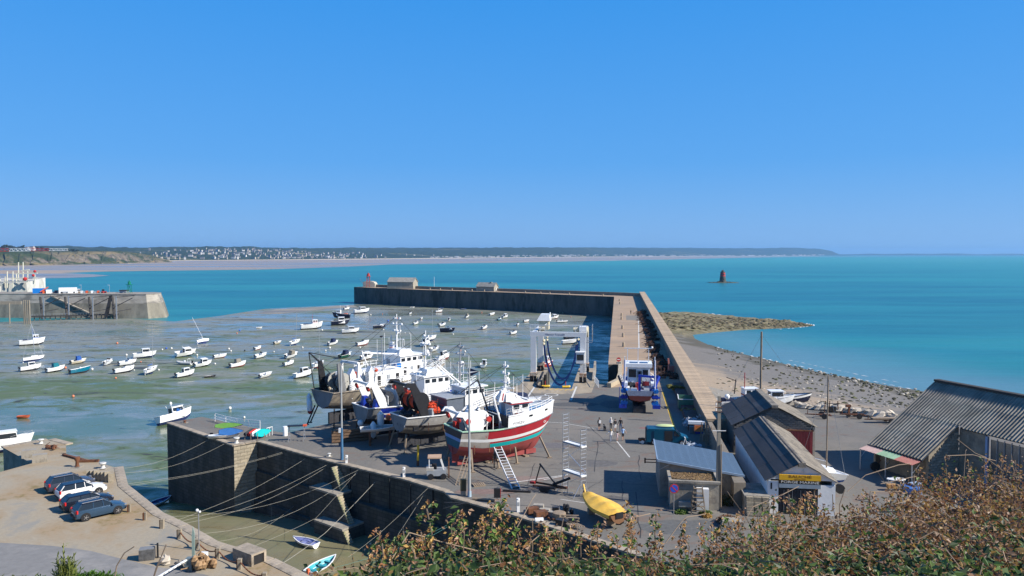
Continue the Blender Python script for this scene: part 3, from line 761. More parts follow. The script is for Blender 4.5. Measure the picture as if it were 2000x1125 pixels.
# ================================================================ far left pier, ship, crane
M_pier=mat('weathered pier concrete',(.33,.30,.25),.9,var=.25,scale=.15,col2=(.17,.155,.13),thr=(.5,.62),bump=.4,bscale=1,stretch=(1,1,2.5))
M_pierd=mat('tide stained concrete',(.22,.20,.155),.9,var=.3,scale=.25,col2=(.12,.115,.09),stretch=(1,1,.4))
FP=thing('outer_pier','tall weathered concrete pier ending in a rounded battered head, left side','pier',(0,0,0))
top=[(-196,397),(-193,403),(-196,414),(-202,419),(-340,424),(-340,406),(-275,402.5)]
bot=[(-193,393),(-187,402),(-193,417),(-200,423),(-340,427),(-340,403),(-275,399.5)]
def loft2(b_,t_,z0,z1):
    g=MB();n_=len(b_);vs=[(*p,z0)for p in b_]+[(*p,z1)for p in t_]
    g.add(vs,[tuple(range(n_-1,-1,-1)),tuple(range(n_,2*n_))]+[(i,(i+1)%n_,n_+(i+1)%n_,n_+i)for i in range(n_)]);return g
mid_=[(lerp(b_[0],t_[0],.6),lerp(b_[1],t_[1],.6))for b_,t_ in zip(bot,top)]
loft2(bot,mid_,-12,-3.3).build('lower_wall',M_pierd,FP);loft2(mid_,top,-3.3,1.3).build('upper_wall',M_pier,FP)
g=MB();cap=[(lerp(-240,x,1.003),lerp(409,y,1.02))for x,y in top];g.prism(cap,1.3,1.6);g.build('kerb',M_conc,FP)
# berthing trestle in front of the pier
M_tim=mat('dark timber frame',(.035,.032,.03),.8,var=.3);M_tim2=mat('grey pile timber',(.24,.21,.16),.85,var=.2,scale=1,stretch=(1,1,.2))
TR=thing('berthing_trestle','long low walkway on short legs along the foot of the left pier','walkway',(0,0,0))
a=P(62,626,MUD);c=P(232,621,MUD);d=(c-a).normalized();Lt=(c-a).length
g=MB();g.bar(a+Vector((0,0,2.0)),c+Vector((0,0,2.0)),2.6,.5);g.build('deck',M_tim,TR)
for i in range(17):
    q=a+d*Lt*(i+.5)/17;MB().bar(q,q+Vector((0,0,1.8)),.35).build('leg',M_tim2,TR)
g=MB();g.bar(a+Vector((0,0,3.2)),c+Vector((0,0,3.2)),.08)
for i in range(30):
    q=a+d*Lt*i/29;g.bar(q+Vector((0,0,2.2)),q+Vector((0,0,3.2)),.08)
g.build('railing',M_steel,TR)
# steel frames standing against the pier
fr=thing('dolphin_frame','dark steel fender frame with diagonal braces against the left pier, nearest the pile cluster','fender frame',(0,0,0))
def frame_at(px,root,flip=1):
    b0=P(px,623.5,MUD);g=MB();g.bar(b0,b0+Vector((0,0,12)),.5);g.build('post',M_steel,root)
    g=MB();g.bar(b0+Vector((-2.2,2,0)),b0+Vector((-4.2,4,11.5)),.9);g.bar(b0+Vector((0,0,11.5)),b0+Vector((8,3,12.2)),.3);g.bar(b0+Vector((-2.5,2,6)),b0+Vector((7,3,11)),.35)
    g.bar(b0+Vector((0,0,4)),b0+Vector((6,3,5.2)),.25);g.build('brace',M_tim,root)
frame_at(86,fr)
for x,lb in((135,'second dark fender frame from the pile cluster on the left pier'),(182,'third dark fender frame along the left pier, below the stair end'),(228,'fender frame with a broad black plate at the right end of the walkway')):
    r_=thing('dolphin_frame',lb,'fender frame');frame_at(x,r_)
    if x==228:
        b0=P(214,622.5,MUD);MB().add([b0+Vector((-3,0,1)),b0+Vector((-1,0,1)),b0+Vector((1.6,0,12.6)),b0+Vector((0,0,12)),b0+Vector((-3,.6,1)),b0+Vector((-1,.6,1)),b0+Vector((1.6,.6,12.6)),b0+Vector((0,.6,12))],HEX).build('plate',M_tim,r_)
# stair slope on the pier face
g=MB();a=PD(100,578,399.5);c=PD(178,613,396);g.bar(a,c,1.4,.6);g.build('pier_stair',M_conc,FP)
# pile cluster and beam
for x,lb in((47.5,'tall'),(51,''),(55,''),(58.5,''),(19,'x')):
    g=MB();q=P(x,632,MUD);g.cyl(q,q+Vector((0,0,11.5 if x>30 else 10)),.32,8);g.build('timber_pile',M_tim2)
    tag(COL.objects[-1],'slim pale timber pile in the cluster of four in front of the left pier' if x>30 else 'single pale timber pile left of the cluster, by the dark boat','pile','timber piles before the left pier' if x>30 else None)
g=MB();a=P(-40,632,MUD)+Vector((0,1.5,10));c=P(39,631,MUD)+Vector((0,1.5,10));g.bar(a,c,1.2,1.6);g.build('fender_beam',M_tim2);tag(COL.objects[-1],'long grey horizontal beam above the dark boats at the left edge','beam')
# things on the pier
def boxthing(name,lab,cat,px,py,Y,w_,d_,h_,m,rz=0,parts=None,z=None):
    q=PD(px,py,405.5+(min(Y,400)-377)*.25);q.z=1.62;t=thing(name,lab,cat,q,rz);MB().box((0,0,h_/2),(w_,d_,h_)).build('body',m,t);return t
M_blue=mat('bright blue paint',(.01,.16,.5),.4,var=.08);M_orange=mat('orange paint',(.6,.1,.03),.5,var=.1);M_red=mat('red paint',(.45,.03,.025),.45,var=.1);M_green=mat('signal green paint',(.0,.17,.09),.5,var=.1)
M_grey=mat('grey paint',(.3,.32,.34),.5,var=.1);M_navy=mat('navy paint',(.012,.018,.05),.35,var=.1);M_yello=mat('yellow paint',(.65,.42,.03),.5,var=.1)
t=boxthing('container','bright blue container on the left pier below the ship','container',77,577,381,6.0,2.6,2.7,M_blue,.45)
MB().box((2.9,0,1.4),(.1,2.2,2.4)).build('door',M_navy,t)
t=boxthing('lorry','white box lorry parked on the left pier','lorry',133,577,386,8.5,2.6,3.1,M_white,.45);MB().box((5.1,0,1.1),(1.5,2.4,2.2)).build('cab',M_white,t)
for i in(-3,3):MB().cyl((i,-1.35,.45),(i,1.35,.45),.45,8).build('wheel',M_dark,t)
MB().box((5.3,0,1.6),(1.35,2.45,.7)).build('window',M_glass,t)
boxthing('container','white tank container beside the orange loader on the pier','container',96,577,379.5,2.6,2.0,2.0,M_white,.45)
t=boxthing('loader','orange loader with raised arm next to the blue container','loader',88,577,378,2.2,1.6,1.4,M_orange,.45);MB().bar((-2.2,0,.8),(1.6,0,3.4),.5).build('boom',M_orange,t)
for(x,m_,lb)in((119,M_grey,'grey van left of the white lorry on the pier'),(127,M_grey,'grey car right in front of the white lorry on the pier'),(111,M_navy,'dark blue car left of the grey van on the pier')):
    t=boxthing('parked_vehicle',lb,'car',x,577,382 if x>115 else 381,3.2,1.8,1.0,m_,.45);MB().box((-.1,0,1.3),(2.0,1.6,.7)).build('cabin',M_glass,t)
    for i in(-1,1):MB().cyl((i,-.95,.3),(i,.95,.3),.3,8).build('wheel',M_dark,t)
for i,x in enumerate((155,160,165,170,175,180,186,192)):
    t=boxthing('crate','small crate in the line of boxes on the pier edge right of the lorry','crate',x,577,386+i,1.1,1.1,1.0+.3*(i%2),(M_wood,M_white,M_grey,M_orange)[i%4],.3,None);t['group']='crates along the pier edge'
t=boxthing('parked_vehicle','small dark red tractor on the pier near the lamp','tractor',203,576,391,2.6,1.5,1.0,M_red,.45);MB().box((-.3,0,1.6),(1.2,1.3,1.0)).build('cabin',M_glass,t)
for i in(-.8,.8):MB().cyl((i,-.9,.45),(i,.9,.45),.45,8).build('wheel',M_dark,t)
t=boxthing('shelter','low dark shelter beside the green light on the pier head','shelter',243,574,402,4.5,3.2,1.3,M_grey,.4);MB().box((0,0,1.45),(5.2,3.8,.3)).build('roof',mat('dark felt roof',(.07,.06,.055),.9),t)
# green light tower
q=PD(253,572,408);q.z=1.6
t=thing('green_light_tower','green lattice harbour light on the left pier head','light tower',q)
for sx_ in(-1,1):
    for sy_ in(-1,1):MB().bar((sx_*.9,sy_*.9,0),(sx_*.7,sy_*.7,4.6),.16).build('leg',M_green,t)
MB().box((0,0,4.7),(2.6,2.6,.25)).build('platform',M_green,t);MB().cyl((0,0,4.8),(0,0,6.3),.75,10).cyl((0,0,6.3),(0,0,7.0),.3,8).build('lantern',M_green,t)
MB().bar((.8,.8,.5),(-.8,.8,4.2),.1).bar((-.8,-.8,.5),(.8,-.8,4.2),.1).build('brace',M_green,t)
for x,lb in((159,'thin lamp post on the pier right of the white lorry'),(214,'thin lamp post on the pier between tractor and green light')):
    q=PD(x,577,405);q.z=1.6;t=thing('lamp_post',lb,'lamp post',q);MB().cyl((0,0,0),(0,0,4.6),.09,6).build('pole',M_steel,t);MB().box((-.5,0,4.6),(1.1,.25,.15)).build('lamp',M_white,t)
# moored ship behind the pier
M_ship=mat('grey white ship plating',(.50,.49,.44),.6,var=.15,scale=.3,col2=(.36,.33,.28),stretch=(1,1,.3));M_cream=mat('cream ship paint',(.72,.68,.52),.5,var=.08)
q0=PD(87,560,455);sh_=thing('cargo_ship','pale grey ship bow with cream masts and red deck gear behind the left pier','ship',(0,0,0))
X1=q0.x
g=MB();zt=PD(87,543,455).z
g.add([(X1,456,-11.5),(X1,456,zt+.3),(X1-26,461,zt),(X1-26,461,-11.5),(X1-5,448,-11.5),(X1-6,447,zt-2.5),(X1-60,430,zt-4),(X1-60,430,-11.5),(X1-60,475,zt-3),(X1-60,475,-11.5)],
      [(0,1,5,4),(4,5,6,7),(0,1,2,3),(2,3,9,8),(1,2,8,6,5),(7,6,8,9)])
g.build('hull',M_ship,sh_)
g=MB()
for(x,y0,y1,Y)in((36,512,560,450),(45,512,560,450),(14,530,562,443),(25,530,562,443),(32,535,562,446),(54,526,552,450),(68,536,552,450),(10,540,562,443),(0,540,575,438)):
    g.bar(PD(x,y1,Y),PD(x,y0,Y),.42)
g.build('mast',M_cream,sh_)
g=MB()
for(x0,y0,x1,y1,Y)in((28,535,73,533.5,448),(22,544,72,543,444),(-10,551,55,550,440),(42,528,57,527,450)):g.bar(PD(x0,y0,Y),PD(x1,y1,Y),.4,.6)
g.build('deck_beam',M_cream,sh_)
for(x,y)in((68,530),(65,538),(49,545)):
    MB().ball(PD(x,y,443),.85 if y<544 else 1.2,8).build('red_drum',M_red,sh_)
g=MB();g.bar(PD(-5,562,436),PD(8,552,436),.4);g.build('brace',M_cream,sh_)
# crane jib reaching in from the left
cr=thing('harbour_crane','red and white lattice crane jib reaching in from the left above the cliffs','crane',(0,0,0))
Yc=430;zt_,zb_=484.8,491.2
def jib(px0,px1,m,name):
    g=MB();n_=max(3,int((px1-px0)/8));taper=lambda x:(lerp(zt_,485.5,x/133),lerp(zb_,489,x/133))
    for i in range(n_):
        xa,xb=lerp(px0,px1,i/n_),lerp(px0,px1,(i+1)/n_)
        for Yq in(Yc,Yc+1.6):
            g.bar(PD(xa,taper(xa)[0],Yq),PD(xb,taper(xb)[0],Yq),.22);g.bar(PD(xa,taper(xa)[1],Yq),PD(xb,taper(xb)[1],Yq),.22)
            g.bar(PD(xa,taper(xa)[1],Yq),PD((xa+xb)/2,taper(xa)[0],Yq),.16);g.bar(PD((xa+xb)/2,taper(xa)[0],Yq),PD(xb,taper(xb)[1],Yq),.16)
        g.bar(PD(xa,taper(xa)[0],Yc),PD(xa,taper(xa)[0],Yc+1.6),.16)
    g.build(name,m,cr)
jib(-60,18,M_red,'red_jib_section');jib(18,60,M_white,'white_jib_section');jib(60,96,M_red,'red_jib_section');jib(96,133,M_white,'white_jib_section')
q=PD(-62,490,Yc);MB().box((q.x,Yc+.8,(q.z-11)/2),(4,4,q.z+12)).build('tower',M_red,cr)
# ================================================================ offshore lighthouse
q=P(1411.5,552,-11.25);t=thing('lighthouse','dark stone lighthouse with two red bands on a rock islet offshore','lighthouse',q)
M_lh=mat('dark lighthouse stone',(.075,.08,.065),.9,var=.3,scale=.5)
H_=15.2
def rr(z):return lerp(4.1,2.75,(max(0,z)/13)**.8)
def ringb(z0,z1,m,nm,e=0):MB().lathe([(rr(z0)+e,z0),(rr(z1)+e,z1)],n=20).build(nm,m,t,smooth=True)
ringb(-.5,7.7,M_lh,'tower');ringb(7.7,9.4,M_red,'red_band',.04);ringb(9.4,10.3,M_lh,'tower');ringb(10.3,11.9,M_red,'red_band',.04);ringb(11.9,13.2,M_lh,'tower')
MB().lathe([(1.7,13.2),(1.7,14.4),(.6,15.2)],n=12).build('lantern_room',M_lh,t);MB().cyl((.3,0,15),(.3,0,17),.08,5).build('mast',M_lh,t)
for z_ in(4,10.0):MB().box((.3,-rr(z_)-.02,z_),(.7,.2,1.2)).build('window',M_dark,t)
g=MB();rr_=random.Random(8)
M_rock=mat('wet dark rock',(.09,.085,.06),.8,var=.35,scale=.4,bump=.5)
for i in range(60):
    a_=rr_.uniform(-1,1);g.rock((q.x+a_*17+1,q.y+rr_.uniform(-9,9),-11.3),(rr_.uniform(3,8),rr_.uniform(3,8),rr_.uniform(1,3.4)*(1.15-abs(a_))),i)
g.build('rock_islet',M_rock,kind='structure')
# ================================================================ jetty head
q=PD(718,560,516);z0=0
M_slab=mat('grey roof stone',(.26,.25,.22),.9,var=.2,scale=.8);M_hut=mat('hut granite',(.30,.27,.21),.9,var=.25,scale=.7,bump=.5)
def gable_hut(name,lab,Yd,px0,px1,depth,eave,ridge,ang,chim=False):
    a=PD(px0,560,Yd);c=PD(px1,560,Yd);w_=(c-a).length;t=thing(name,lab,'stone hut',((a.x+c.x)/2,Yd+depth/2,0),ang)
    hw,hd=w_/2,depth/2
    # batter: walls lean in
    g=MB();g.add([(-hw,-hd,0),(hw,-hd,0),(hw,hd,0),(-hw,hd,0),(-hw+.3,-hd+.3,eave),(hw-.3,-hd+.3,eave),(hw-.3,hd-.3,eave),(-hw+.3,hd-.3,eave),(-hw+.3,0,ridge),(hw-.3,0,ridge)],
                    [(0,1,5,4),(2,3,7,6),(1,2,6,9,5),(3,0,4,8,7),(4,5,9,8),(6,7,8,9)]);g.build('wall',M_hut,t)
    g=MB()
    for s_ in(-1,1):g.add([(-hw-.1,s_*(hd+.1),eave-.05),(hw+.1,s_*(hd+.1),eave-.05),(hw+.1,0,ridge+.1),(-hw-.1,0,ridge+.1),(-hw-.1,s_*(hd+.1),eave+.25),(hw+.1,s_*(hd+.1),eave+.25),(hw+.1,0,ridge+.4),(-hw-.1,0,ridge+.4)],HEX)
    g.build('roof',M_slab,t);return t
t=gable_hut('jetty_hut','large windowless granite hut near the end of the jetty',494,757,812,9,4.3,7.0,R(-14))
t=gable_hut('jetty_hut','small low granite hut with a broken roof midway along the outer jetty arm',461,931,972,6,2.6,5.0,R(-28))
MB().box((2.8,0,5.2),(1.2,1.2,.9)).build('chimney',M_hut,t);MB().box((6.65,-.6,1.1),(.12,.9,1.9)).build('door',M_white,t)
# arched store + red light tower + davit
q=P(721,561,0);t=thing('jetty_store','low pale domed store beneath the red light at the jetty head','stone hut',(q.x,q.y+4,0),R(-10))
MB().side([(-4.4,0),(4.4,0),(4.4,2.4),(3.4,3.6),(1.5,4.1),(-3,4.1),(-4.4,3.4)],-2.5,2.5).build('wall',mat('lime washed granite',(.45,.41,.33),.9,var=.15),t)
q=P(719,561,0);t=thing('red_light_tower','red lattice harbour light at the end of the jetty','light tower',(q.x,q.y+1.0,0))
M_ltred=mat('faded red tower paint',(.42,.06,.05),.5,var=.15)
for sx_ in(-1,1):
    for sy_ in(-1,1):MB().bar((sx_*1.1,sy_*1.1,0),(sx_*.8,sy_*.8,7.5),.24).build('leg',M_ltred,t)
g=MB()
for k in range(4):
    for s_ in(-1,1):g.bar((s_*1.0,-1.0,k*1.8+.3),(-s_*1.0,-1.0,k*1.8+2),.12)
g.build('brace',M_ltred,t)
MB().box((0,0,7.6),(3.0,3.0,.3)).build('platform',M_ltred,t);MB().cyl((0,0,7.7),(0,0,9.4),1.05,10).cyl((0,0,9.4),(0,0,10.0),.5,8).build('lantern',M_ltred,t)
t=thing('davit','slanting davit arm beside the red light tower','davit',(P(712,561,0).x,P(712,561,0).y+1,0));MB().bar((0,0,0),(-3.2,0,5.8),.28).bar((-.6,0,0),(0,0,1.8),.4).build('arm',M_steel,t)
# pale stairs down the head wall
g=MB();a,c,e=PD(724,564,512),PD(750,585,505),PD(765,594,500)
hs_=thing('head_steps','pale stone stair ramp running down the dark jetty head wall','steps',(0,0,0))
MB().add([a,a+Vector((2.6,-.5,0)),c+Vector((2.6,-.5,0)),c,a+Vector((0,3,-1)),a+Vector((2.6,3,-1)),c+Vector((2.6,3,-1)),c+Vector((0,3,-1))],HEX).build('upper_flight',M_step,hs_)
c2=c+Vector((1.5,-.3,.1));MB().add([c2,c2+Vector((2.2,-.5,0)),e+Vector((2.0,-.5,0)),e,c2+Vector((0,3,-1)),c2+Vector((2.6,3,-1)),e+Vector((2.6,3,-1)),e+Vector((0,3,-1))],HEX).build('lower_flight',M_step,hs_)
g=MB();q=P(848,560,0);t=thing('signal_mast','thin white mast behind the outer jetty arm','mast',(q.x,q.y,0));MB().cyl((0,0,0),(0,0,7),.12,6).build('pole',M_white,t)
# rock pile at the inner bend of the basin
g=MB();q=P(1133,612,MUD)
for i in range(110):g.rock((q.x+rr_.gauss(0,5.2),q.y+rr_.gauss(0,2.6),MUD+.2+rr_.uniform(0,.7)),(rr_.uniform(.6,1.8),rr_.uniform(.6,1.6),rr_.uniform(.5,1.4)),i,5)
g.build('rubble_mound',mat('seaweed rubble',(.20,.19,.13),.85,var=.4,scale=.8,col2=(.05,.055,.03),bump=.4),kind='stuff',label='heap of weedy rubble at the foot of the wall in the basin corner',cat='rubble')
# ================================================================ the town on the far shore
rt=random.Random(11)
M_hw=[mat('far house wall %s'%s_,c_,.8,var=.03)for s_,c_ in(('white',(.55,.53,.5)),('cream',(.42,.37,.3)),('grey',(.24,.23,.22)))]
M_hr=mat('far slate roof',(.055,.06,.075),.7,var=.1)
house_me=[]
for mw in M_hw:
    for(w_,d_,h_,r_)in((14,9,6,4.5),(22,9,6,4),(9,9,8,5)):
        g=MB();g.box((0,0,h_/2-3),(w_,d_,h_+6));nb=len(g.f)
        g.add([(-w_/2,-d_/2,h_),(w_/2,-d_/2,h_),(w_/2,d_/2,h_),(-w_/2,d_/2,h_),(-w_/2,0,h_+r_),(w_/2,0,h_+r_)],[(0,1,5,4),(2,3,4,5),(1,2,5),(3,0,4)])
        me=g.mesh('house',mw);me.materials.append(M_hr)
        for p in me.polygons:
            if p.index in(nb,nb+1):p.material_index=1
        house_me.append(me)
bvh=None
from mathutils.bvhtree import BVHTree
bvh=BVHTree.FromPolygons([tuple(v.co)for v in land.data.vertices],[tuple(p.vertices)for p in land.data.polygons])
def drop(x,y):
    h=bvh.ray_cast(Vector((x,y,500)),Vector((0,0,-1)))
    return h[0].z if h[0]else None
cnt=0;tries=0
while cnt<285 and tries<4000:
    tries+=1
    px=rt.triangular(262,860,480);Y0=P(px,ITP(SHORE,px),-10.8).y
    Y=Y0+30+(rt.random()**1.3)*(1250 if px<600 else 900 if px<760 else 500);X=(px-1000)/FPX*Y
    z=drop(X,Y)
    if z is None or z>60:continue
    o=ob('house',rt.choice(house_me),loc=(X,Y,z+3),rz=rt.uniform(-.7,.7),cat='house',group='small pale houses of the town across the bay')
    o['label']='%s house in the far town, %s part, %s'%(o.active_material.name.split()[3],'cliff side' if px<400 else 'central' if px<600 else 'right hand','by the beach' if Y-Y0<200 else 'halfway up the slope' if Y-Y0<600 else 'high among the trees');s_=rt.uniform(.6,1.25);o.scale=(s_,s_,s_);cnt+=1
g=MB()
for i in range(260):
    px=rt.uniform(840,1610);Y0=P(px,ITP(SHORE,px),-10.8).y;Y=Y0+rt.uniform(10,160 if px<1400 else 60);X=(px-1000)/FPX*Y;z=drop(X,Y)or-8
    s_=rt.uniform(8,20)*(Y/8000+.4);g.box((X,Y,max(-10,z)+3),(s_,s_,rt.uniform(5,11)*(Y/9000+.35)))
g.build('shore_houses',M_hw[0],kind='stuff',label='strip of tiny white houses along the far beach',cat='houses')
q=PD(291.5,485,5200);t=thing('church_tower','grey church tower rising above the far town near the cliffs','church',(q.x,5200,0));MB().box((0,0,25),(11,11,PD(291,480,5200).z-0)).build('tower',M_hw[2],t);MB().lathe([(6,46),(.5,62)],n=4).build('spire',M_hr,t)
q=PD(75,487,2950);t=thing('cliff_house','white gabled house among trees on the left cliff top, above the crane jib','house',(q.x,2900,q.z-8));MB().box((0,0,6),(34,12,12)).build('wall',M_hw[0],t)
MB().side([(-17.5,12),(17.5,12),(14,17),(-14,17)],-6.5,6.5).build('roof',mat('pinkish tile',(.4,.3,.26),.8),t);MB().box((-4,-7,11),(7,3,12)).build('gable',M_hw[0],t);MB().box((14,0,17),(2,3,7)).build('chimney',M_hw[0],t)
# dark trees as foliage clumps on the cliff top and along the far ridge
M_tree=mat('far tree foliage',(.022,.034,.018),.95,var=.5,scale=.03)
def far_tree(px,py_top,Y,wd_,label):
    pt=PD(px,py_top,Y);t=thing('tree',label,'tree',(pt.x,Y,pt.z-wd_*.9),0,'dark trees on the left cliff top')
    g=MB();r_=random.Random(int(px*7))
    for i in range(14):g.rock((r_.gauss(0,wd_*.3),r_.gauss(0,wd_*.2),wd_*.45+r_.uniform(-.2,.3)*wd_),(wd_*.5,wd_*.5,wd_*.42),i,6)
    g.build('crown',M_tree,t);MB().cyl((0,0,-8),(0,0,wd_*.4),1,5).build('trunk',M_tim,t)
for px,py,w_ in((6,479,16),(12,477,16),(22,479,15),(28,481,14),(37,481,9),(45,478.5,13),(52,482,12),(63,482,15),(72,480.5,12),(82,481,13),(-14,480,20),(92,485,12),(102,486,10),(134,486,14),(141,486,13),(149,487,13)):
    far_tree(px,py,2960+(px*37)%60,w_,'dark rounded tree on the left cliff top skyline')
# ================================================================ sheds and hangar
AXR=-AX  # z rotation that lines local +Y up with the jetty
M_render=mat('white render',(.78,.78,.76),.85,var=.08,scale=1,col2=(.4,.38,.34),thr=(.6,.8),bump=.2)
M_blk=mat('concrete block',(.17,.155,.135),.9,var=.25,scale=2,bump=.4,island=.2)
M_felt=[mat('roof sheet %s'%a,c_,.75,var=.2,scale=.7,bump=.3,bscale=6,stretch=(1,.4,1))for a,c_ in(('dark',(.055,.05,.048)),('grey',(.075,.07,.067)),('brown',(.062,.054,.048)))]
M_fib=mat('fibre cement sheet',(.21,.185,.15),.9,var=.3,scale=1.2,col2=(.10,.09,.08),thr=(.5,.65),bump=.4,bscale=9)
M_reddoor=mat('maroon door paint',(.16,.02,.025),.55,var=.15,scale=1,col2=(.3,.1,.09),thr=(.66,.8))
M_bluesheet=mat('blue grey roof sheet',(.10,.15,.21),.4,var=.08,metal=.2)
M_mortar=mat('grey render',(.30,.27,.22),.9,var=.2,scale=1,col2=(.17,.15,.13),bump=.4)
def corr_sheet(wd_,ln,pitch=.18,amp=.035,thick=.0):
    """corrugated sheet: width along x, length along y"""
    g=MB();n_=int(round(wd_/pitch))*4
    for i in range(n_+1):
        x=wd_*i/n_;z=amp*math.sin(2*math.pi*i/4+.4)
        g.v+=[(x,0,z),(x,ln,z)]
    for i in range(n_):g.f.append((2*i,2*i+2,2*i+3,2*i+1))
    return g
def gabled(name,lab,cat,org,width,length,eave,ridge,wallm,sheetsL,sheetsR,over=.25,ridge_x=None):
    """local: x across 0..width, y along 0..length; front gable at y=0"""
    t=thing(name,lab,cat,org,AXR);rx_=width/2 if ridge_x is None else ridge_x
    g=MB();th=.25
    g.b2((0,0,0),(th,length,eave));g.b2((width-th,0,0),(width,length,eave))
    g.add([(0,0,eave),(width,0,eave),(rx_,0,ridge-.05),(0,th,eave),(width,th,eave),(rx_,th,ridge-.05)],[(0,1,2),(3,4,5),(0,1,4,3),(1,2,5,4),(2,0,3,5)])
    g.add([(0,length-th,eave),(width,length-th,eave),(rx_,length-th,ridge-.05),(0,length,eave),(width,length,eave),(rx_,length,ridge-.05)],[(0,1,2),(3,4,5),(0,1,4,3),(1,2,5,4),(2,0,3,5)])
    g.b2((th,length-th,0),(width-th,length,eave))
    g.build('wall',wallm,t)
    rs=random.Random(len(lab))
    for side_,(nc,nr,mats_,corr)in((-1,sheetsL),(1,sheetsR)):
        xe=-over if side_<0 else width+over;ze=eave-over*(ridge-eave)/(rx_ if side_<0 else width-rx_)
        dx,dz=rx_-xe,ridge-ze;sl_=math.hypot(dx,dz);ang=math.atan2(dz,abs(dx))
        rf_=thing_child('roof_slope',t)
        L2=length+2*over
        for r in range(nr):
            for c in range(nc):
                sw,sl2=L2/nc,sl_/nr
                if corr:
                    g=corr_sheet(sw,sl2+.1,corr)
                else:
                    g=MB().box((sw/2,sl2/2+.03,0),(sw-.03,sl2+.1,.035))
                M_=Matrix.Translation((xe,-over,ze))@(Matrix.Identity(4))
                # sheet x -> along y ; sheet y -> up the slope
                up=Vector((dx,0,dz)).normalized();al=Vector((0,1,0));nn=al.cross(up)if side_>0 else up.cross(al)
                if nn.z<0:nn=-nn
                base=Vector((xe,-over,ze))+al*sw*c+up*sl2*r+nn*(.03+.03*r+rs.uniform(0,.015))
                g.v=[tuple(base+al*v_[0]+up*v_[1]+nn*v_[2])for v_ in g.v]
                g.build('roof_sheet',rs.choice(mats_),rf_,recalc=not corr)
    return t
def thing_child(name,parent):
    o=bpy.data.objects.new(name,None);COL.objects.link(o);o.parent=parent;return o
# forge
fo=Vector((22.75,65.2,0))
forge=gabled('forge_building','long forge shed with white gable, yellow sign and patched dark felt roof','workshop',fo,5.7,18.5,3.05,4.6,M_render,(5,3,M_felt,0),(8,2,[M_fib],.2),.25)
MB().b2((2.55,-.30,4.28),(3.15,18.8,4.66)).build('ridge_cap',M_fib,forge)
MB().b2((.9,-.10,0),(4.25,.05,2.45)).build('door_recess',M_dark,forge)
for i in range(9):
    MB().b2((1.02+i*.355,-.16,.02),(1.02+i*.355+.325,-.1,2.3)).build('door_plank',mat('dark blue plank',(.015,.018,.026),.6,var=.3),forge)
g=MB()
for i in(1,2,3,5,6,7):g.b2((1.02+i*.355-.022,-.2,.05),(1.02+i*.355+.002,-.15,2.2))
g.build('door_strip',M_steel,forge)
MB().cyl((1.95,-.23,1.25),(1.95,-.17,1.25),.16,16).build('round_badge',M_white,forge);MB().cyl((1.97,-.25,1.25),(1.97,-.235,1.25),.09,12).build('badge_mark',M_navy,forge)
MB().b2((.0,-.14,0),(.9,-.005,2.9)).build('gable_pier',M_render,forge);MB().b2((4.25,-.14,0),(5.7,-.005,2.7)).build('gable_pier',M_render,forge)
MB().b2((.92,-.34,3.1),(4.42,-.2,3.58)).build('sign_board',mat('amber sign board',(.72,.40,.02),.4,var=.05),forge)
sb_=MB().b2((.92,-.335,2.78),(4.42,-.2,3.097)).build('sign_board',mat('black sign board',(.01,.01,.01),.4),forge)
MB().b2((.92,-.33,2.4),(4.42,-.2,2.777)).build('sign_board',mat('grey sign board',(.25,.31,.36),.35),forge)
RX=(math.pi/2,0,0)
textobj('BAUCHÉ',.34,mat('brown lettering',(.2,.06,.01),.5),forge,(2.67,-.345,3.42),RX,sx=1.5)
textobj('MÉTALLERIE',.13,MATS['brown lettering'],forge,(2.67,-.345,3.19),RX,sx=1.4)
textobj('FORGE MARINE',.31,mat('white lettering',(.75,.72,.65),.5),forge,(2.67,-.34,2.93),RX,sx=1.5)
MB().b2((3.0,-.15,3.78),(3.04,-.05,4.02)).b2((3.0,-.15,3.78),(3.14,-.05,3.82)).build('gable_hook',M_white,forge)
MB().b2((.22,-.2,2.2),(.34,-.14,2.75)).build('wall_bracket',M_dark,forge)
# tyre at the corner
t=tag(MB().cyl((0,-.15,0),(0,.15,0),.42,12).build('tyre',M_dark,None,loc=(28.95,64.7,2.3)),'black tyre hanging at the right corner of the forge eave','tyre')
# block garage behind
go_=Vector((25.7,85.1,0))
gar=gabled('block_garage','concrete block garage with maroon sliding door behind the forge','garage',go_,8.9,10.0,3.4,5.6,mat('garage core wall',(.12,.11,.095),.9),(4,3,M_felt,0),(6,2,[M_fib],.2),.3)
MB().b2((4.1,-.35,5.4),(4.8,10.3,5.75)).build('ridge_cap',M_fib,gar)
rg_=random.Random(9);bmes=MB().box((0,0,0),(.47,.12,.185)).mesh('block',M_blk)
rowi=0;z=.1
while z<5.4:
    x=.25+(.25 if rowi%2 else 0)
    while x<8.75:
        lim=3.4+(min(x,8.9-x)/4.45)*2.2-.3
        if z<min(lim,5.3)and not(5.2<x<8.7 and z<2.85)and(z>1.2 or x>3):
            ob('block',bmes,gar,loc=(x,-.03-rg_.uniform(0,.015),z))
        x+=.5
    z+=.21;rowi+=1
MB().b2((5.0,-.2,.02),(8.65,-.06,2.85)).build('door',M_reddoor,gar)
for i in range(11):MB().b2((5.05+i*.33,-.24,.05),(5.05+i*.33+.06,-.2,2.8)).build('door_rib',M_reddoor,gar)
MB().b2((4.9,-.26,2.85),(8.75,-.06,2.98)).build('door_rail',M_rust,gar);MB().b2((8.68,-.12,0),(8.92,0,3.3)).build('corner_post',M_mortar,gar)
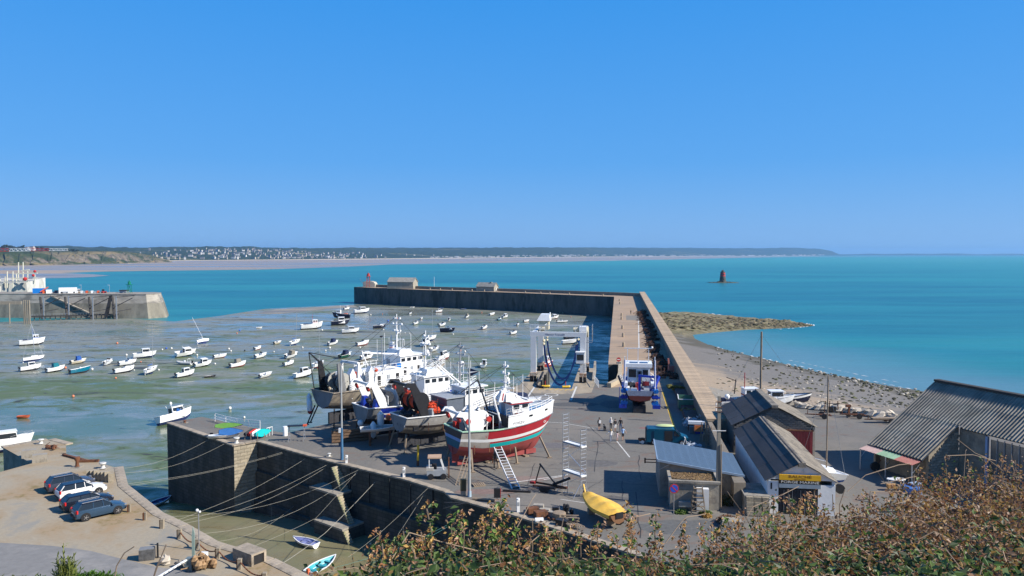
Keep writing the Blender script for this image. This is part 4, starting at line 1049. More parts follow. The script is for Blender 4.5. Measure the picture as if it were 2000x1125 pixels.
# blue roofed shed, annex
bs=thing('blue_roof_shed','low rendered shed with sloping blue grey metal roof beside the utility pole','shed',(14.0,69.6,0),AXR)
W_,D_=7.5,6.9
MB().add([(0,0,0),(W_,0,0),(W_,D_,0),(0,D_,0),(0,0,3.45),(W_,0,2.35),(W_,D_,2.45),(0,D_,3.55)],HEX).build('wall',M_mortar,bs)
nr=10
for i in range(nr):
    x0,x1=-.2+(W_+.45)*i/nr,-.2+(W_+.45)*(i+1)/nr;f_=lambda x,y:3.5-1.1*x/W_+.1*y/D_+.06
    g=MB();ys_=(-.25,D_+.2)
    pts=[]
    for k in range(5):
        x=lerp(x0,x1,k/4);dz=.012 if k in(0,4)else 0
        pts.append(x);g.v+=[(x,ys_[0],f_(x,ys_[0])+dz),(x,ys_[1],f_(x,ys_[1])+dz)]
    for k in range(4):g.f.append((2*k,2*k+2,2*k+3,2*k+1))
    g.build('roof_sheet',M_bluesheet,bs,recalc=False)
g=MB()
for k in range(24):
    y=-.25+(D_+.45)*k/24;g.add([(-.2,y,f_(-.2,y)+.006),(W_+.24,y,f_(W_+.24,y)+.006),(W_+.24,y+.05,f_(W_+.24,y)+.03),(-.2,y+.05,f_(-.2,y)+.03)],[(0,1,2,3)])
g.build('roof_lap',MATS['blue grey roof sheet'],bs,recalc=False)
MB().bar((-.22,-.27,f_(-.2,-.25)-.06),(W_+.27,-.27,f_(W_,-.25)-.1),.1,.2).bar((-.22,-.27,f_(-.2,0)-.03),(-.22,D_+.22,f_(-.2,D_)-.03),.1,.2).build('fascia',mat('pale blue trim',(.25,.33,.42),.4),bs)
MB().bar((0,-.05,2.6),(.9,-.3,3.2),.05).build('pipe',M_steel,bs)
MB().b2((-1.2,5.2,2.05),(-.05,5.3,2.12)).b2((-1.2,5.2,1.75),(-.05,5.3,1.82)).b2((-1.25,5.15,1.7),(-1.1,5.35,2.2)).build('wall_bracket',M_rust,bs)
an=thing('flat_annex','small flat concrete annex with dry grass on its roof','annex',(14.0+.3,66.25,0),AXR)
MB().b2((0,0,0),(4.3,3.1,2.42)).build('wall',M_mortar,an)
g=MB().b2((-.12,-.15,2.42),(4.42,.2,2.62)).b2((-.12,.2,2.42),(.15,3.2,2.62)).b2((4.15,.2,2.42),(4.42,3.2,2.62));g.build('roof_kerb',M_conc,an)
rd=random.Random(6);g=MB()
for i in range(1600):
    x,y=rd.uniform(.17,4.13),rd.uniform(.22,3.15);h_=rd.uniform(.05,.16);a_=rd.uniform(0,6.28);dx,dy=.03*math.cos(a_),.03*math.sin(a_)
    g.add([(x-dx,y-dy,2.43),(x+dx,y+dy,2.43),(x+rd.gauss(0,.06),y+rd.gauss(0,.06),2.43+h_)],[(0,1,2)])
g.build('roof_grass',mat('dry grass',(.28,.19,.09),.95,var=.3,island=.35),an)['kind']='stuff'
MB().b2((.15,.2,2.425),(4.15,3.1,2.44)).build('roof_litter',mat('dead leaf litter',(.2,.13,.07),.95,var=.3,scale=5),an)
tag(MB().b2((2.3,-.65,0),(3.35,-.1,2.1)).build('white_cabinet',M_white,None,loc=(14.3,66.25,0),rz=AXR),'white metal cabinet leaning at the annex wall behind the step ladder','cabinet')
# trough
tag(MB().b2((.75,-.5,.35),(1.95,-.05,.8)).build('wall_trough',mat('zinc trough',(.3,.31,.3),.5),None,loc=(14.3,66.25,0),rz=AXR),'grey metal trough below the no parking sign','trough')
# step ladder
t=thing('step_ladder','grey wooden step ladder with crossed braces in front of the annex','ladder',(16.45,64.6,0),AXR)
for s_ in(-1,1):
    MB().bar((s_*.62,0,0),(s_*.36,.35,2.4),.09).build('rail',M_wood,t);MB().bar((s_*.62,1.0,0),(s_*.36,.45,2.4),.07).build('rear_leg',M_wood,t)
for k in range(6):
    z=.35+k*.38;w_=.6-.045*k;MB().box((0,.05+.055*k,z),(w_*2,.22,.05)).build('tread',M_wood,t)
MB().bar((-.6,-.06,.4),(.5,.0,1.3),.06).bar((.6,-.06,.4),(-.5,.0,1.3),.06).build('cross_brace',M_wood,t)
# no parking sign
def round_sign(name,lab,loc,r,post_h,rz,kind):
    t=thing(name,lab,'sign',loc,rz);MB().cyl((0,0,0),(0,0,post_h+r),.035,8).build('post',M_steel,t)
    z=post_h;MB().cyl((0,-.05,z),(0,-.08,z),r,24).build('rim',M_red,t)
    if kind=='nopark':
        MB().cyl((0,-.08,z),(0,-.09,z),r*.8,24).build('face',mat('sign blue',(.02,.08,.45),.4),t)
        MB().box((0,-.097,z),(r*1.7,.01,r*.2),ry=R(45)).build('slash',M_red,t)
    else:
        MB().box((0,-.09,z),(r*1.35,.02,r*.35)).build('bar',M_white,t)
        MB().box((0,-.07,z-r*1.55),(r*2.0,.03,r*.75)).build('plate',M_dark,t);MB().box((-.35*r,-.09,z-r*1.55),(r*.7,.01,r*.45)).box((.5*r,-.09,z-r*1.55),(r*.6,.01,r*.45)).build('plate_symbol',M_grey,t)
    return t
q=P(1316,1002);round_sign('no_parking_sign','round blue no parking sign with red rim and slash in front of the annex',(q.x-.1,q.y-.4,0),.42,2.35,.05,'nopark')
q=P(1208,727);round_sign('no_entry_sign','round red no entry sign with white bar and dark plate at the jetty start',q,.42,2.5,.0,'noentry')
# stone platform with steps right of the pole
t=thing('stone_platform','stepped platform of old pale stone blocks left of the white gable','platform',(20.6,64.3,0),AXR)
MB().b2((0,.6,0),(2.0,4.2,1.55)).build('core',M_conc,t)
rs_=random.Random(12)
for k in range(4):
    for c in range(3):
        x0=.02+c*.67;MB().box((x0+.32,.45-k*.02,1.45-k*.40),(.62+rs_.uniform(-.04,.03),.5+.12*k,.36),rz=rs_.uniform(-.04,.04)).build('block',M_wallg,t)
MB().b2((-.1,.5,1.56),(2.1,4.3,1.68)).build('cap_slab',M_conc,t)
t=tag(MB().add([(0,0,0),(1.9,0,0),(1.8,1.3,0),(.1,1.3,0),(.1,.1,.55),(1.8,.1,.55),(1.7,1.2,.55),(.2,1.2,.55)],HEX).build('stone_slab',M_conc,None,loc=(17.6,61.5,0),rz=AXR),'low pale concrete slab in the shade beside the stone platform','slab')
# hangar
E=Vector((.34,-.94,0));Pp=Vector((.94,.34,0));HA=Vector((38.8,79,2.8));SLP=.6466;SL_=math.hypot(1,SLP)
hg=thing('hangar','large boat hangar with long corrugated grey roof at the right edge','hangar',(0,0,0))
def hp(w_,s_,dz=0):q=HA+Pp*w_+E*s_;q.z=2.8+SLP*w_+dz;return q
upv=(Pp+Vector((0,0,SLP))).normalized();nv=E.cross(upv);nv=nv if nv.z>0 else-nv
M_hangs=[mat('hangar roof sheet %s'%a,c_,.92,var=.3,scale=.5,col2=(.10,.092,.08),thr=(.60,.66),scale2=1.6,bump=.3,bscale=6)for a,c_ in(('a',(.27,.24,.19)),('b',(.24,.215,.172)),('c',(.295,.265,.21)))]
csz={}
def hang_sheet(s0,wid,w0,w1,lift):
    key=(round(wid,2),round(w1-w0,2))
    g=corr_sheet(wid,(w1-w0)*SL_+.12,.33,.085)
    base=hp(w0,s0)+nv*(.05+lift)
    g.v=[tuple(base+E*v_[0]+upv*v_[1]+nv*v_[2])for v_ in g.v]
    g.build('roof_sheet',random.choice(M_hangs),hg,recalc=False)
random.seed(3)
for r,(w0,w1)in enumerate(((-.35,2.05),(2.05,4.43))):
    for c in range(6):hang_sheet(-.3+c*1.068*1.08,1.068*1.08,w0,w1,.02*r)
for r,(w0,w1)in enumerate(((4.43-.0,6.85),(6.85,9.28))):
    for c in range(26):hang_sheet(-.3+c*1.068,1.068,w0-(.3 if r==0 and c>=7 else 0),w1,.04+.02*r)
# other slope, ridge, walls
g=MB();r0,r1=hp(9.28,-.3,.08),hp(9.28,27.5,.08);dn=Vector((Pp.x*9,Pp.y*9,-5.8));g.quad(r0,r1,r1+dn,r0+dn);g.build('far_slope',M_hangs[0],hg)
MB().bar(r0+Vector((0,0,.08)),r1+Vector((0,0,.08)),.75,.2).build('ridge_cap',mat('dark ridge cap',(.05,.045,.04),.9),hg)
M_hst=mat('hangar masonry',(.27,.23,.17),.9,var=.25,scale=1.2,col2=(.18,.155,.12),bump=.6,bscale=4)
def wallq(name,a,c,za,zc,m,th=.25,zb=0):
    a,c=Vector((a.x,a.y,0)),Vector((c.x,c.y,0));d=(c-a).normalized();nn=Vector((d.y,-d.x,0))*th/2
    return MB().add([a+nn,c+nn,c-nn,a-nn,a+nn+Vector((0,0,za)),c+nn+Vector((0,0,zc)),c-nn+Vector((0,0,zc)),a-nn+Vector((0,0,za))],HEX).build(name,m,hg)
wallq('rear_gable',hp(.3,0),hp(9.28,0),2.9,8.6,M_hst);wallq('low_wall',hp(.9,.2),hp(.9,6.3),3.2,3.2,mat('shaded low wall',(.2,.17,.13),.9,var=.2))  # low wall: darker copy of the masonry, shade put into its colour
# sunlit end wall of the lean-to with individual stones
wallq('end_wall',hp(.5,6.35),hp(4.5,6.35),3.0,5.55,M_hst,.3)
M_hblk=mat('hangar stone block',(.36,.30,.22),.9,var=.2,scale=3,island=.18,bump=.3)
bme=MB().box((0,0,0),(.52,.1,.23)).mesh('block',M_hblk);aE=math.atan2(Pp.y,Pp.x)
for r in range(22):
    x=.5+(.28 if r%2 else 0)
    while x<4.3:
        z=.2+r*.26
        if z<2.8+SLP*x-.35:
            q=hp(x+.27,6.55);ob('block',bme,hg,loc=(q.x,q.y,z),rz=aE)
        x+=.56
wallq('main_wall',hp(4.6,6.6),hp(4.6,9.4),5.4,5.4,M_hst)
wallq('window_sill_wall',hp(4.6,9.5),hp(4.6,27),1.6,1.6,M_hst)
for k in range(4):
    s_=9.6+k*5.2;q=hp(4.45,s_);MB().b2((-.12,-.12,0),(.12,.12,5.3)).build('blue_post',mat('pale blue post',(.20,.30,.45),.5),hg,loc=(q.x,q.y,0),rz=aE)
for k in range(20):
    s_=9.85+k*.72
    a,c=hp(4.62,s_),hp(4.62,s_+.66);a.z=c.z=1.65;MB().quad(a,c,c+Vector((0,0,3.4)),a+Vector((0,0,3.4))).build('window_pane',mat('dusty glass',(.07,.085,.09),.2,var=.3,scale=1,spec=.6),hg)
    q=hp(4.58,s_+.69);MB().b2((q.x-.04,q.y-.04,1.6),(q.x+.04,q.y+.04,5.2)).build('glazing_bar',M_steel,hg)
# fascia under eave
MB().bar(hp(-.42,-.3,-.05),hp(-.42,6.6,-.05),.08,.18).build('gutter',M_dark,hg);MB().bar(hp(4.35,6.8,-.1),hp(4.35,27,-.1),.08,.2).build('gutter',M_dark,hg)
# awning in three colours on posts
aw=thing('awning','narrow lean-to awning of pink, green and red corrugated panels below the hangar eave','awning',(0,0,0))
M_aw=[mat('pink awning panel',(.40,.28,.26),.7,var=.2),mat('green awning panel',(.20,.33,.22),.7,var=.2),mat('red awning panel',(.33,.12,.10),.7,var=.2)]
for k in range(9):
    s0=-.2+k*.75;a=hp(-.45,s0,-.02);g=corr_sheet(.75,1.25,.19,.035)
    upa=(Pp*-1.0+Vector((0,0,-.22))).normalized();g.v=[tuple(a+E*v_[0]+upa*v_[1]+Vector((0,0,1))*v_[2])for v_ in g.v]
    g.build('awning_panel',M_aw[k//3],aw,recalc=False)
for s_ in(-.1,3.2,6.4):
    q=hp(-1.55,s_);q.z=0;MB().cyl(q,q+Vector((0,0,2.2)),.06,6).build('post',M_steel,aw)
    MB().bar(q+Vector((0,0,1.3)),hp(-.6,s_,-.25),.05).build('brace',M_steel,aw)
# ================================================================ poles and lamps
def up_(lab,px,py,h_,m=None,r=.14,name='utility_pole',cat='pole'):
    q=P(px,py);t=thing(name,lab,cat,q);return t
t=up_('',1402,995,10.4);t['label']='old grey concrete utility pole with a cross arm between the shed and the forge'
g=MB();g.add([(-.2,-.16,0),(.2,-.16,0),(.2,.16,0),(-.2,.16,0),(-.12,-.1,10.3),(.12,-.1,10.3),(.12,.1,10.3),(-.12,.1,10.3)],HEX).build('shaft',mat('pole concrete',(.24,.22,.18),.9,var=.2,scale=3,stretch=(1,1,.15)),t)
for z in(8.9,9.3,9.8):MB().bar((-.35,-.12,z),(.25,-.12,z),.06).build('bracket',M_rust,t)
MB().bar((-.6,-.15,7.2),(.6,-.15,7.2),.05).build('cross_arm',M_white,t);MB().cyl((.22,-.2,.3),(.2,-.2,6),.05,6).build('conduit',M_wood,t)
for z,x in((9.5,-.3),(9.0,-.3),(9.6,.25)):MB().cyl((x,-.12,z),(x,-.12,z+.22),.05,6).build('insulator',M_white,t)
t=thing('wooden_mast','tall bare grey mast with two stay wires behind the block garage','mast',(32.9,97.5,-.2));MB().cyl((0,0,0),(0,0,13.0),.17,8,.13).build('shaft',M_wood,t)
for(dx,dy)in((11,6),(-3.5,5)):MB().cyl((0,0,12.6),(dx,dy,2 if dx<0 else 0),.018,4).build('stay_wire',M_steel,t)
def lamp(px,py,h_,lab,blue=False,head=0,pen=False):
    q=P(px,py);t=thing('lamp_post',lab,'lamp post',q)
    MB().lathe([(.17,0),(.15,.4),(.11,3.0),(.08,h_)],n=10).build('shaft',mat('lamp post zinc',(.42,.44,.44),.45,metal=.3,var=.1),t,smooth=True)
    if blue:MB().lathe([(.175,0.01),(.135,3.6)],n=10).build('blue_base',mat('faded blue paint',(.05,.14,.26),.6,var=.2),t,smooth=True)
    else:MB().lathe([(.19,0.01),(.17,.55)],n=10).build('blue_base',mat('pale blue paint',(.32,.42,.5),.6,var=.2),t,smooth=True)
    return t
t=lamp(668,898,10.6,'tall grey lamp post with blue painted foot on the quay edge, left one',True)
MB().b2((-.3,-.25,3.1),(-.1,.1,3.6)).build('switch_box',M_white,t)
t=lamp(917,970,12.3,'tall galvanised lamp post with a dark pennant at its top, right one')
MB().add([(0,0,12.3),(.95,0,11.95),(0,0,11.45),(0,.04,12.3),(.95,.04,11.95),(0,.04,11.45)],[(0,1,2),(3,4,5),(0,1,4,3),(1,2,5,4),(2,0,3,5)]).build('pennant',M_navy,t)
MB().add([(0.02,-.01,11.95),(.95,-.01,12.0),(.02,-.01,11.8)],[(0,1,2)]).build('pennant_stripe',M_white,t)
t=thing('lamp_post','thin lamp post with dark lamp head rising behind the white trawler rigging','lamp post',P(747,815));MB().cyl((0,0,0),(0,0,11.4),.1,8,.07).build('shaft',M_steel,t)
MB().box((0,-.35,11.5),(.3,.9,.16)).build('lamp',M_dark,t)
# ================================================================ boat hoist
BH=thing('boat_hoist','white travelling boat hoist with blue slings standing over the slip','boat hoist',F0+Vector((0,0,.02)),AXR)
Wd,Dp,Hh=8.9,12.5,9.0
M_h=mat('white hoist steel',(.68,.68,.66),.4,var=.06,scale=1,col2=(.35,.25,.15),thr=(.7,.85));M_cream2=mat('cream painted steel',(.62,.55,.38),.5,var=.1)
for nm,x,y in(('leg',0,0),('leg',Wd,0),('leg',0,Dp),('leg',Wd,Dp)):
    MB().b2((x-.5,y-.42,1.6),(x+.5,y+.42,Hh-.8)).build('leg',M_h,BH)
    tr=MB().b2((x-.6,y-.9,1.1),(x+.6,y+.9,1.7)).build('bogie',mat('rust streaked paint',(.5,.42,.32),.6,col2=(.3,.12,.04),thr=(.45,.6),scale=3),BH)
    for sx_ in(-.36,.36):
        w_=MB().cyl((x+sx_-.25,y,.85),(x+sx_+.25,y,.85),.85,14).build('wheel',M_dark,BH)
        MB().cyl((x+sx_-.27,y,.85),(x+sx_+.27,y,.85),.35,10).build('rim',M_cream2,w_)
MB().add([(-.6,-.4,Hh-.8),(Wd+.6,-.4,Hh-.8),(Wd+.6,.4,Hh-.8),(-.6,.4,Hh-.8),(-.6,-.4,Hh+.0),(Wd+.6,-.4,Hh+.0),(Wd+.6,.4,Hh+.0),(-.6,.4,Hh+.0)],HEX).build('cross_beam',M_h,BH)
for x in(0,Wd):MB().b2((x-.38,.4,Hh-.75),(x+.38,Dp+.4,Hh-.05)).build('side_beam',M_h,BH)
textobj('Marine Travelift',.42,mat('dark blue lettering',(.02,.05,.16),.5),BH,(Wd/2-.5,-.42,Hh-.42),RX,sx=1.3)
MB().bar((-.6,-.3,Hh+1.25),(Wd+.6,-.3,Hh+1.25),.1).build('handrail',M_white,BH)
g=MB()
for x in(-.6,.3,1.2,2.1):g.bar((x,-.3,Hh),(x,-.3,Hh+1.25),.08)
g.bar((-.6,-.3,Hh+.65),(2.1,-.3,Hh+.65),.07).bar((2.1,-.3,Hh+1.25),(2.1,2.5,Hh+1.25),.08)
for x in(7.6,8.6,9.5):g.bar((x,-.3,Hh),(x,-.3,Hh+1.3),.08)
g.build('rail_post',M_white,BH)
MB().b2((.6,3.2,Hh+.05),(2.4,5.6,Hh+1.7)).build('engine_box',M_cream2,BH);MB().add([(.2,3,Hh+1.7),(2.7,3,Hh+1.7),(2.7,5.8,Hh+1.7),(.2,5.8,Hh+1.7),(.9,3.3,Hh+2.9),(2.5,3.3,Hh+2.9),(2.5,5.5,Hh+2.9),(.9,5.5,Hh+2.9)],HEX).build('engine_cover',M_white,BH)
MB().cyl((2.6,4,Hh+1.6),(2.6,4,Hh+3.2),.14,8).build('exhaust',M_white,BH)
for x0 in(.8,Wd-1.8):MB().cyl((x0,1.4,Hh+.35),(x0+1.1,1.4,Hh+.35),.38,12).build('winch_drum',M_cream2,BH)
MB().cyl((Wd+.6,2.0,Hh-.1),(Wd+.9,2.0,Hh-.1),1.0,16).build('sheave',M_cream2,BH);MB().b2((Wd-.7,.6,Hh+.05),(Wd+.6,2.8,Hh+.9)).build('winch_box',M_white,BH)
g=MB()
for y in(3.5,5,6.5):g.bar((Wd+1.5,y,Hh-2.2),(Wd+1.5,y,Hh+.9),.07)
for z in(Hh-.7,Hh+.1,Hh+.9):g.bar((Wd+1.5,3.5,z),(Wd+1.5,6.5,z),.07)
g.bar((Wd+.4,3.5,Hh-2.2),(Wd+1.5,3.5,Hh-2.2),.1).bar((Wd+.4,6.5,Hh-2.2),(Wd+1.5,6.5,Hh-2.2),.1);g.build('side_platform_rail',M_steel,BH)
# cabin and ladder on the right leg
cb=MB().b2((Wd-1.15,-1.5,3.6),(Wd+.35,-.4,5.5)).build('cabin',M_h,BH);MB().b2((Wd-1.0,-1.53,4.2),(Wd+.2,-1.5,5.2)).build('window',M_glass,cb);MB().b2((Wd-1.25,-1.6,5.5),(Wd+.45,-.36,5.68)).build('roof',M_white,cb)
lg=MB().bar((Wd+.1,-.75,.4),(Wd+.1,-.75,3.5),.06).bar((Wd+.7,-.75,.4),(Wd+.7,-.75,3.5),.06).build('ladder',M_steel,BH)
for k in range(8):MB().bar((Wd+.1,-.75,.6+k*.36),(Wd+.7,-.75,.6+k*.36),.05).build('rung',M_steel,lg)
# slings
M_sl=mat('blue webbing sling',(.01,.04,.18),.7,var=.2)
for y0 in(2.2,3.1,8.5,9.4):
    sg=MB();pts=[]
    for k in range(25):
        a_=k/24;x=lerp(1.6,Wd-1.3,a_);z=6.6-7.6*(math.sin(math.pi*a_)**.62)if 0<a_<1 else 6.6
        pts.append(Vector((x,y0+(.2 if y0>5 else 0)*a_,z)))
    for i in range(24):sg.bar(pts[i],pts[i+1],.22,.06,up=(0,1,0))
    s_=sg.build('sling',M_sl,BH)
    MB().bar((1.6,y0,Hh-.6),pts[0],.05).bar((Wd-1.3,y0,Hh-.6),pts[-1],.05).build('cable',M_cream2,s_)
    MB().ball((1.6,y0,7.1),.24,8).ball((1.6,y0,6.5),.2,8).ball((Wd-1.3,y0,6.7),.22,8).build('hook_block',M_cream2,s_)
# bumpers, rails by the slip
for(px,py,lb)in((1065,757,'yellow rubber bumper at the left corner of the slip'),(1105,758,'yellow rubber bumper with a red peg at the right corner of the slip')):
    q=P(px,py);t=thing('slip_bumper',lb,'bumper',q);MB().cyl((-.6,0,.2),(.6,.1,.2),.22,8).cyl((.1,.1,.2),(.75,.5,.2),.2,8).build('pad',M_yello,t);MB().cyl((0,.4,0),(0,.4,1.1),.06,6).build('peg',M_red,t)
g=MB();
def railing(name,lab,pts,h_,mids,m,r=.05,every=1.6):
    t=thing(name,lab,'railing',(0,0,0));pts=[Vector(p)for p in pts]
    for i in range(len(pts)-1):
        a,c=pts[i],pts[i+1];n_=max(1,round((c-a).length/every))
        for z in[h_]+mids:MB().bar(a+Vector((0,0,z)),c+Vector((0,0,z)),r).build('rail',m,t)
        for k in range(n_+(i==len(pts)-2)):q=a.lerp(c,k/n_);MB().bar(q,q+Vector((0,0,h_)),r*1.2).build('post',m,t)
    return t
railing('slip_railing','thin grey railing along the left side of the hoist slip',[P(972,772),P(1000,757),P(1021,745)],1.1,[.55],M_steel)
railing('slip_railing','short white double hoop railing right of the hoist slip',[P(1161,746),P(1169,757)],1.1,[],M_white,.08)
railing('pier_end_railing','white four bar railing at the far corner of the near quay platform',[P(420,823),P(441,829),P(463,834),P(508,838)],1.1,[.35,.7],M_white,.06,2.2)
MB().add([l2(10.5,2)+(0,),l2(10.9,2)+(0,),l2(10.9,12)+(0,),l2(10.5,12)+(0,),l2(10.5,2)+(.3,),l2(10.9,2)+(.3,),l2(10.9,12)+(2.2,),l2(10.5,12)+(2.2,)],HEX).build('slip_fin',M_conc)
tag(COL.objects[-1],'triangular concrete fin wall on the right finger of the slip','wall')
# black fender pipes at the left slip edge
t=thing('fender_pipe','black rubber fender pipe curving round the left inner edge of the slip','fender',(0,0,0));MB().tube([L(1.2,5,.9),L(1.15,0,.5),L(1.0,-4.5,.3),L(1.5,-6.3,.2),L(2.6,-6.9,.2)],.2,6).build('pipe',M_dark,t)
MB().cyl(L(1.75,4,-6),L(1.75,4,.6),.25,8).build('pile',M_dark,t)
# ================================================================ boats
def hullfn(Lh,B,H,keel=0.,stern=.86,full=2.4,rise=.35,stemz=.0,rake=.10,tum=1.0):
    """returns S(t,v): t 0 stern..1 bow, v 0 keel..1 sheer (half section, +y side)"""
    def S(t,v):
        hb=B/2*(lerp(stern,1,min(1,t/.35))if t<.35 else max(.0,1-((t-.35)/.65)**full))
        k=keel+(H*stemz)*max(0,(t-.72)/.28)**2
        sz=H*(1+rise*t*t)
        fl=v**.55 if t<.6 else lerp(v**.55,v**.95,(t-.6)/.4)
        x=Lh*(t-.5)+rake*Lh*(v-.5)*max(0,(t-.6)/.4)
        return(x,hb*fl*tum,k+(sz-k)*v**1.25)
    return S
def band(S,v0,v1,nt=10,nv=3,t0=0.,t1=1.,off=0.,transom=False,both=True):
    g=MB()
    for sgn_ in(1,-1):
        idx={}
        for i in range(nt+1):
            for j in range(nv+1):
                t=lerp(t0,t1,i/nt);v=lerp(v0,v1,j/nv);p=S(t,v)
                g.v.append((p[0],sgn_*(p[1]+off),p[2]));idx[i,j]=len(g.v)-1
        for i in range(nt):
            for j in range(nv):
                f=(idx[i,j],idx[i+1,j],idx[i+1,j+1],idx[i,j+1]);g.f.append(f if sgn_<0 else f[::-1])
    if transom:trans(g,S,v0,v1,nv)
    return g
def trans(g,S,v0,v1,nv=3,t=0.):
    prev=None
    for j in range(nv+1):
        p=S(t,lerp(v0,v1,j/nv));a=(p[0],p[1],p[2]);c=(p[0],-p[1],p[2])
        if prev:g.quad(prev[1],prev[0],a,c)
        prev=(a,c)
    return g
def deckm(S,t0,t1,v=.93,dz=0.,nt=6,inset=.02):
    g=MB();prev=None
    for i in range(nt+1):
        t=lerp(t0,t1,i/nt);p=S(t,v);a=(p[0],max(0,p[1]-inset),p[2]+dz);c=(p[0],-max(0,p[1]-inset),p[2]+dz)
        if prev:g.quad(prev[1],c,a,prev[0])
        prev=(a,c)
    return g
def rimm(S,t0=0.,t1=1.,w_=.08,nt=10,h_=.05):
    g=MB()
    for s_ in(1,-1):
        pts=[Vector((S(lerp(t0,t1,i/nt),1)[0],s_*S(lerp(t0,t1,i/nt),1)[1],S(lerp(t0,t1,i/nt),1)[2]))for i in range(nt+1)]
        for i in range(nt):g.bar(pts[i],pts[i+1],w_,h_)
    p=S(t0,1)
    if t0==0:g.bar((p[0],p[1],p[2]),(p[0],-p[1],p[2]),w_,h_)
    return g
def frust(x0,x1,y,z0,z1,fs=.0,bs_=.0,ins=.06):
    """tapering cabin block: fs/bs_ = slope of front/back in metres"""
    return MB().add([(x0,-y,z0),(x1,-y,z0),(x1,y,z0),(x0,y,z0),(x0+bs_,-y+ins,z1),(x1-fs,-y+ins,z1),(x1-fs,y-ins,z1),(x0+bs_,y-ins,z1)],
                    HEX)
M_anti=mat('red antifouling',(.22,.035,.03),.7,var=.2);M_antib=mat('blue antifouling',(.015,.03,.11),.7,var=.2);M_antid=mat('dark antifouling',(.03,.03,.035),.7,var=.3)
M_navyh=mat('navy gelcoat',(.01,.016,.045),.3,var=.1);M_tealh=mat('teal gelcoat',(.0,.14,.22),.3,var=.08);M_creamh=mat('cream gelcoat',(.62,.55,.4),.35,var=.06);M_blueh=mat('blue gelcoat',(.02,.06,.22),.3,var=.08)
M_greenh=mat('green gelcoat',(.01,.09,.06),.35,var=.1);M_redh=mat('red gelcoat',(.36,.03,.03),.35,var=.1);M_canv=mat('navy canvas',(.015,.025,.07),.8,var=.2);M_canvt=mat('teal canvas',(.0,.13,.17),.8,var=.2);M_canvb=mat('blue canvas',(.02,.09,.33),.8,var=.2)
M_canvg=mat('grey tan canvas',(.22,.2,.16),.85,var=.2);M_floor=mat('grey boat sole',(.38,.37,.34),.7,var=.15,scale=3);M_motor=mat('black outboard',(.02,.02,.022),.3);M_alu=mat('bright alloy',(.6,.6,.6),.35,metal=.7);M_orb=mat('buoy orange',(.62,.14,.06),.5);M_rib=mat('grey rubber tube',(.5,.5,.48),.5)
CACHE={}
def cm_(key,fn):
    if key not in CACHE:CACHE[key]=fn()
    return CACHE[key]
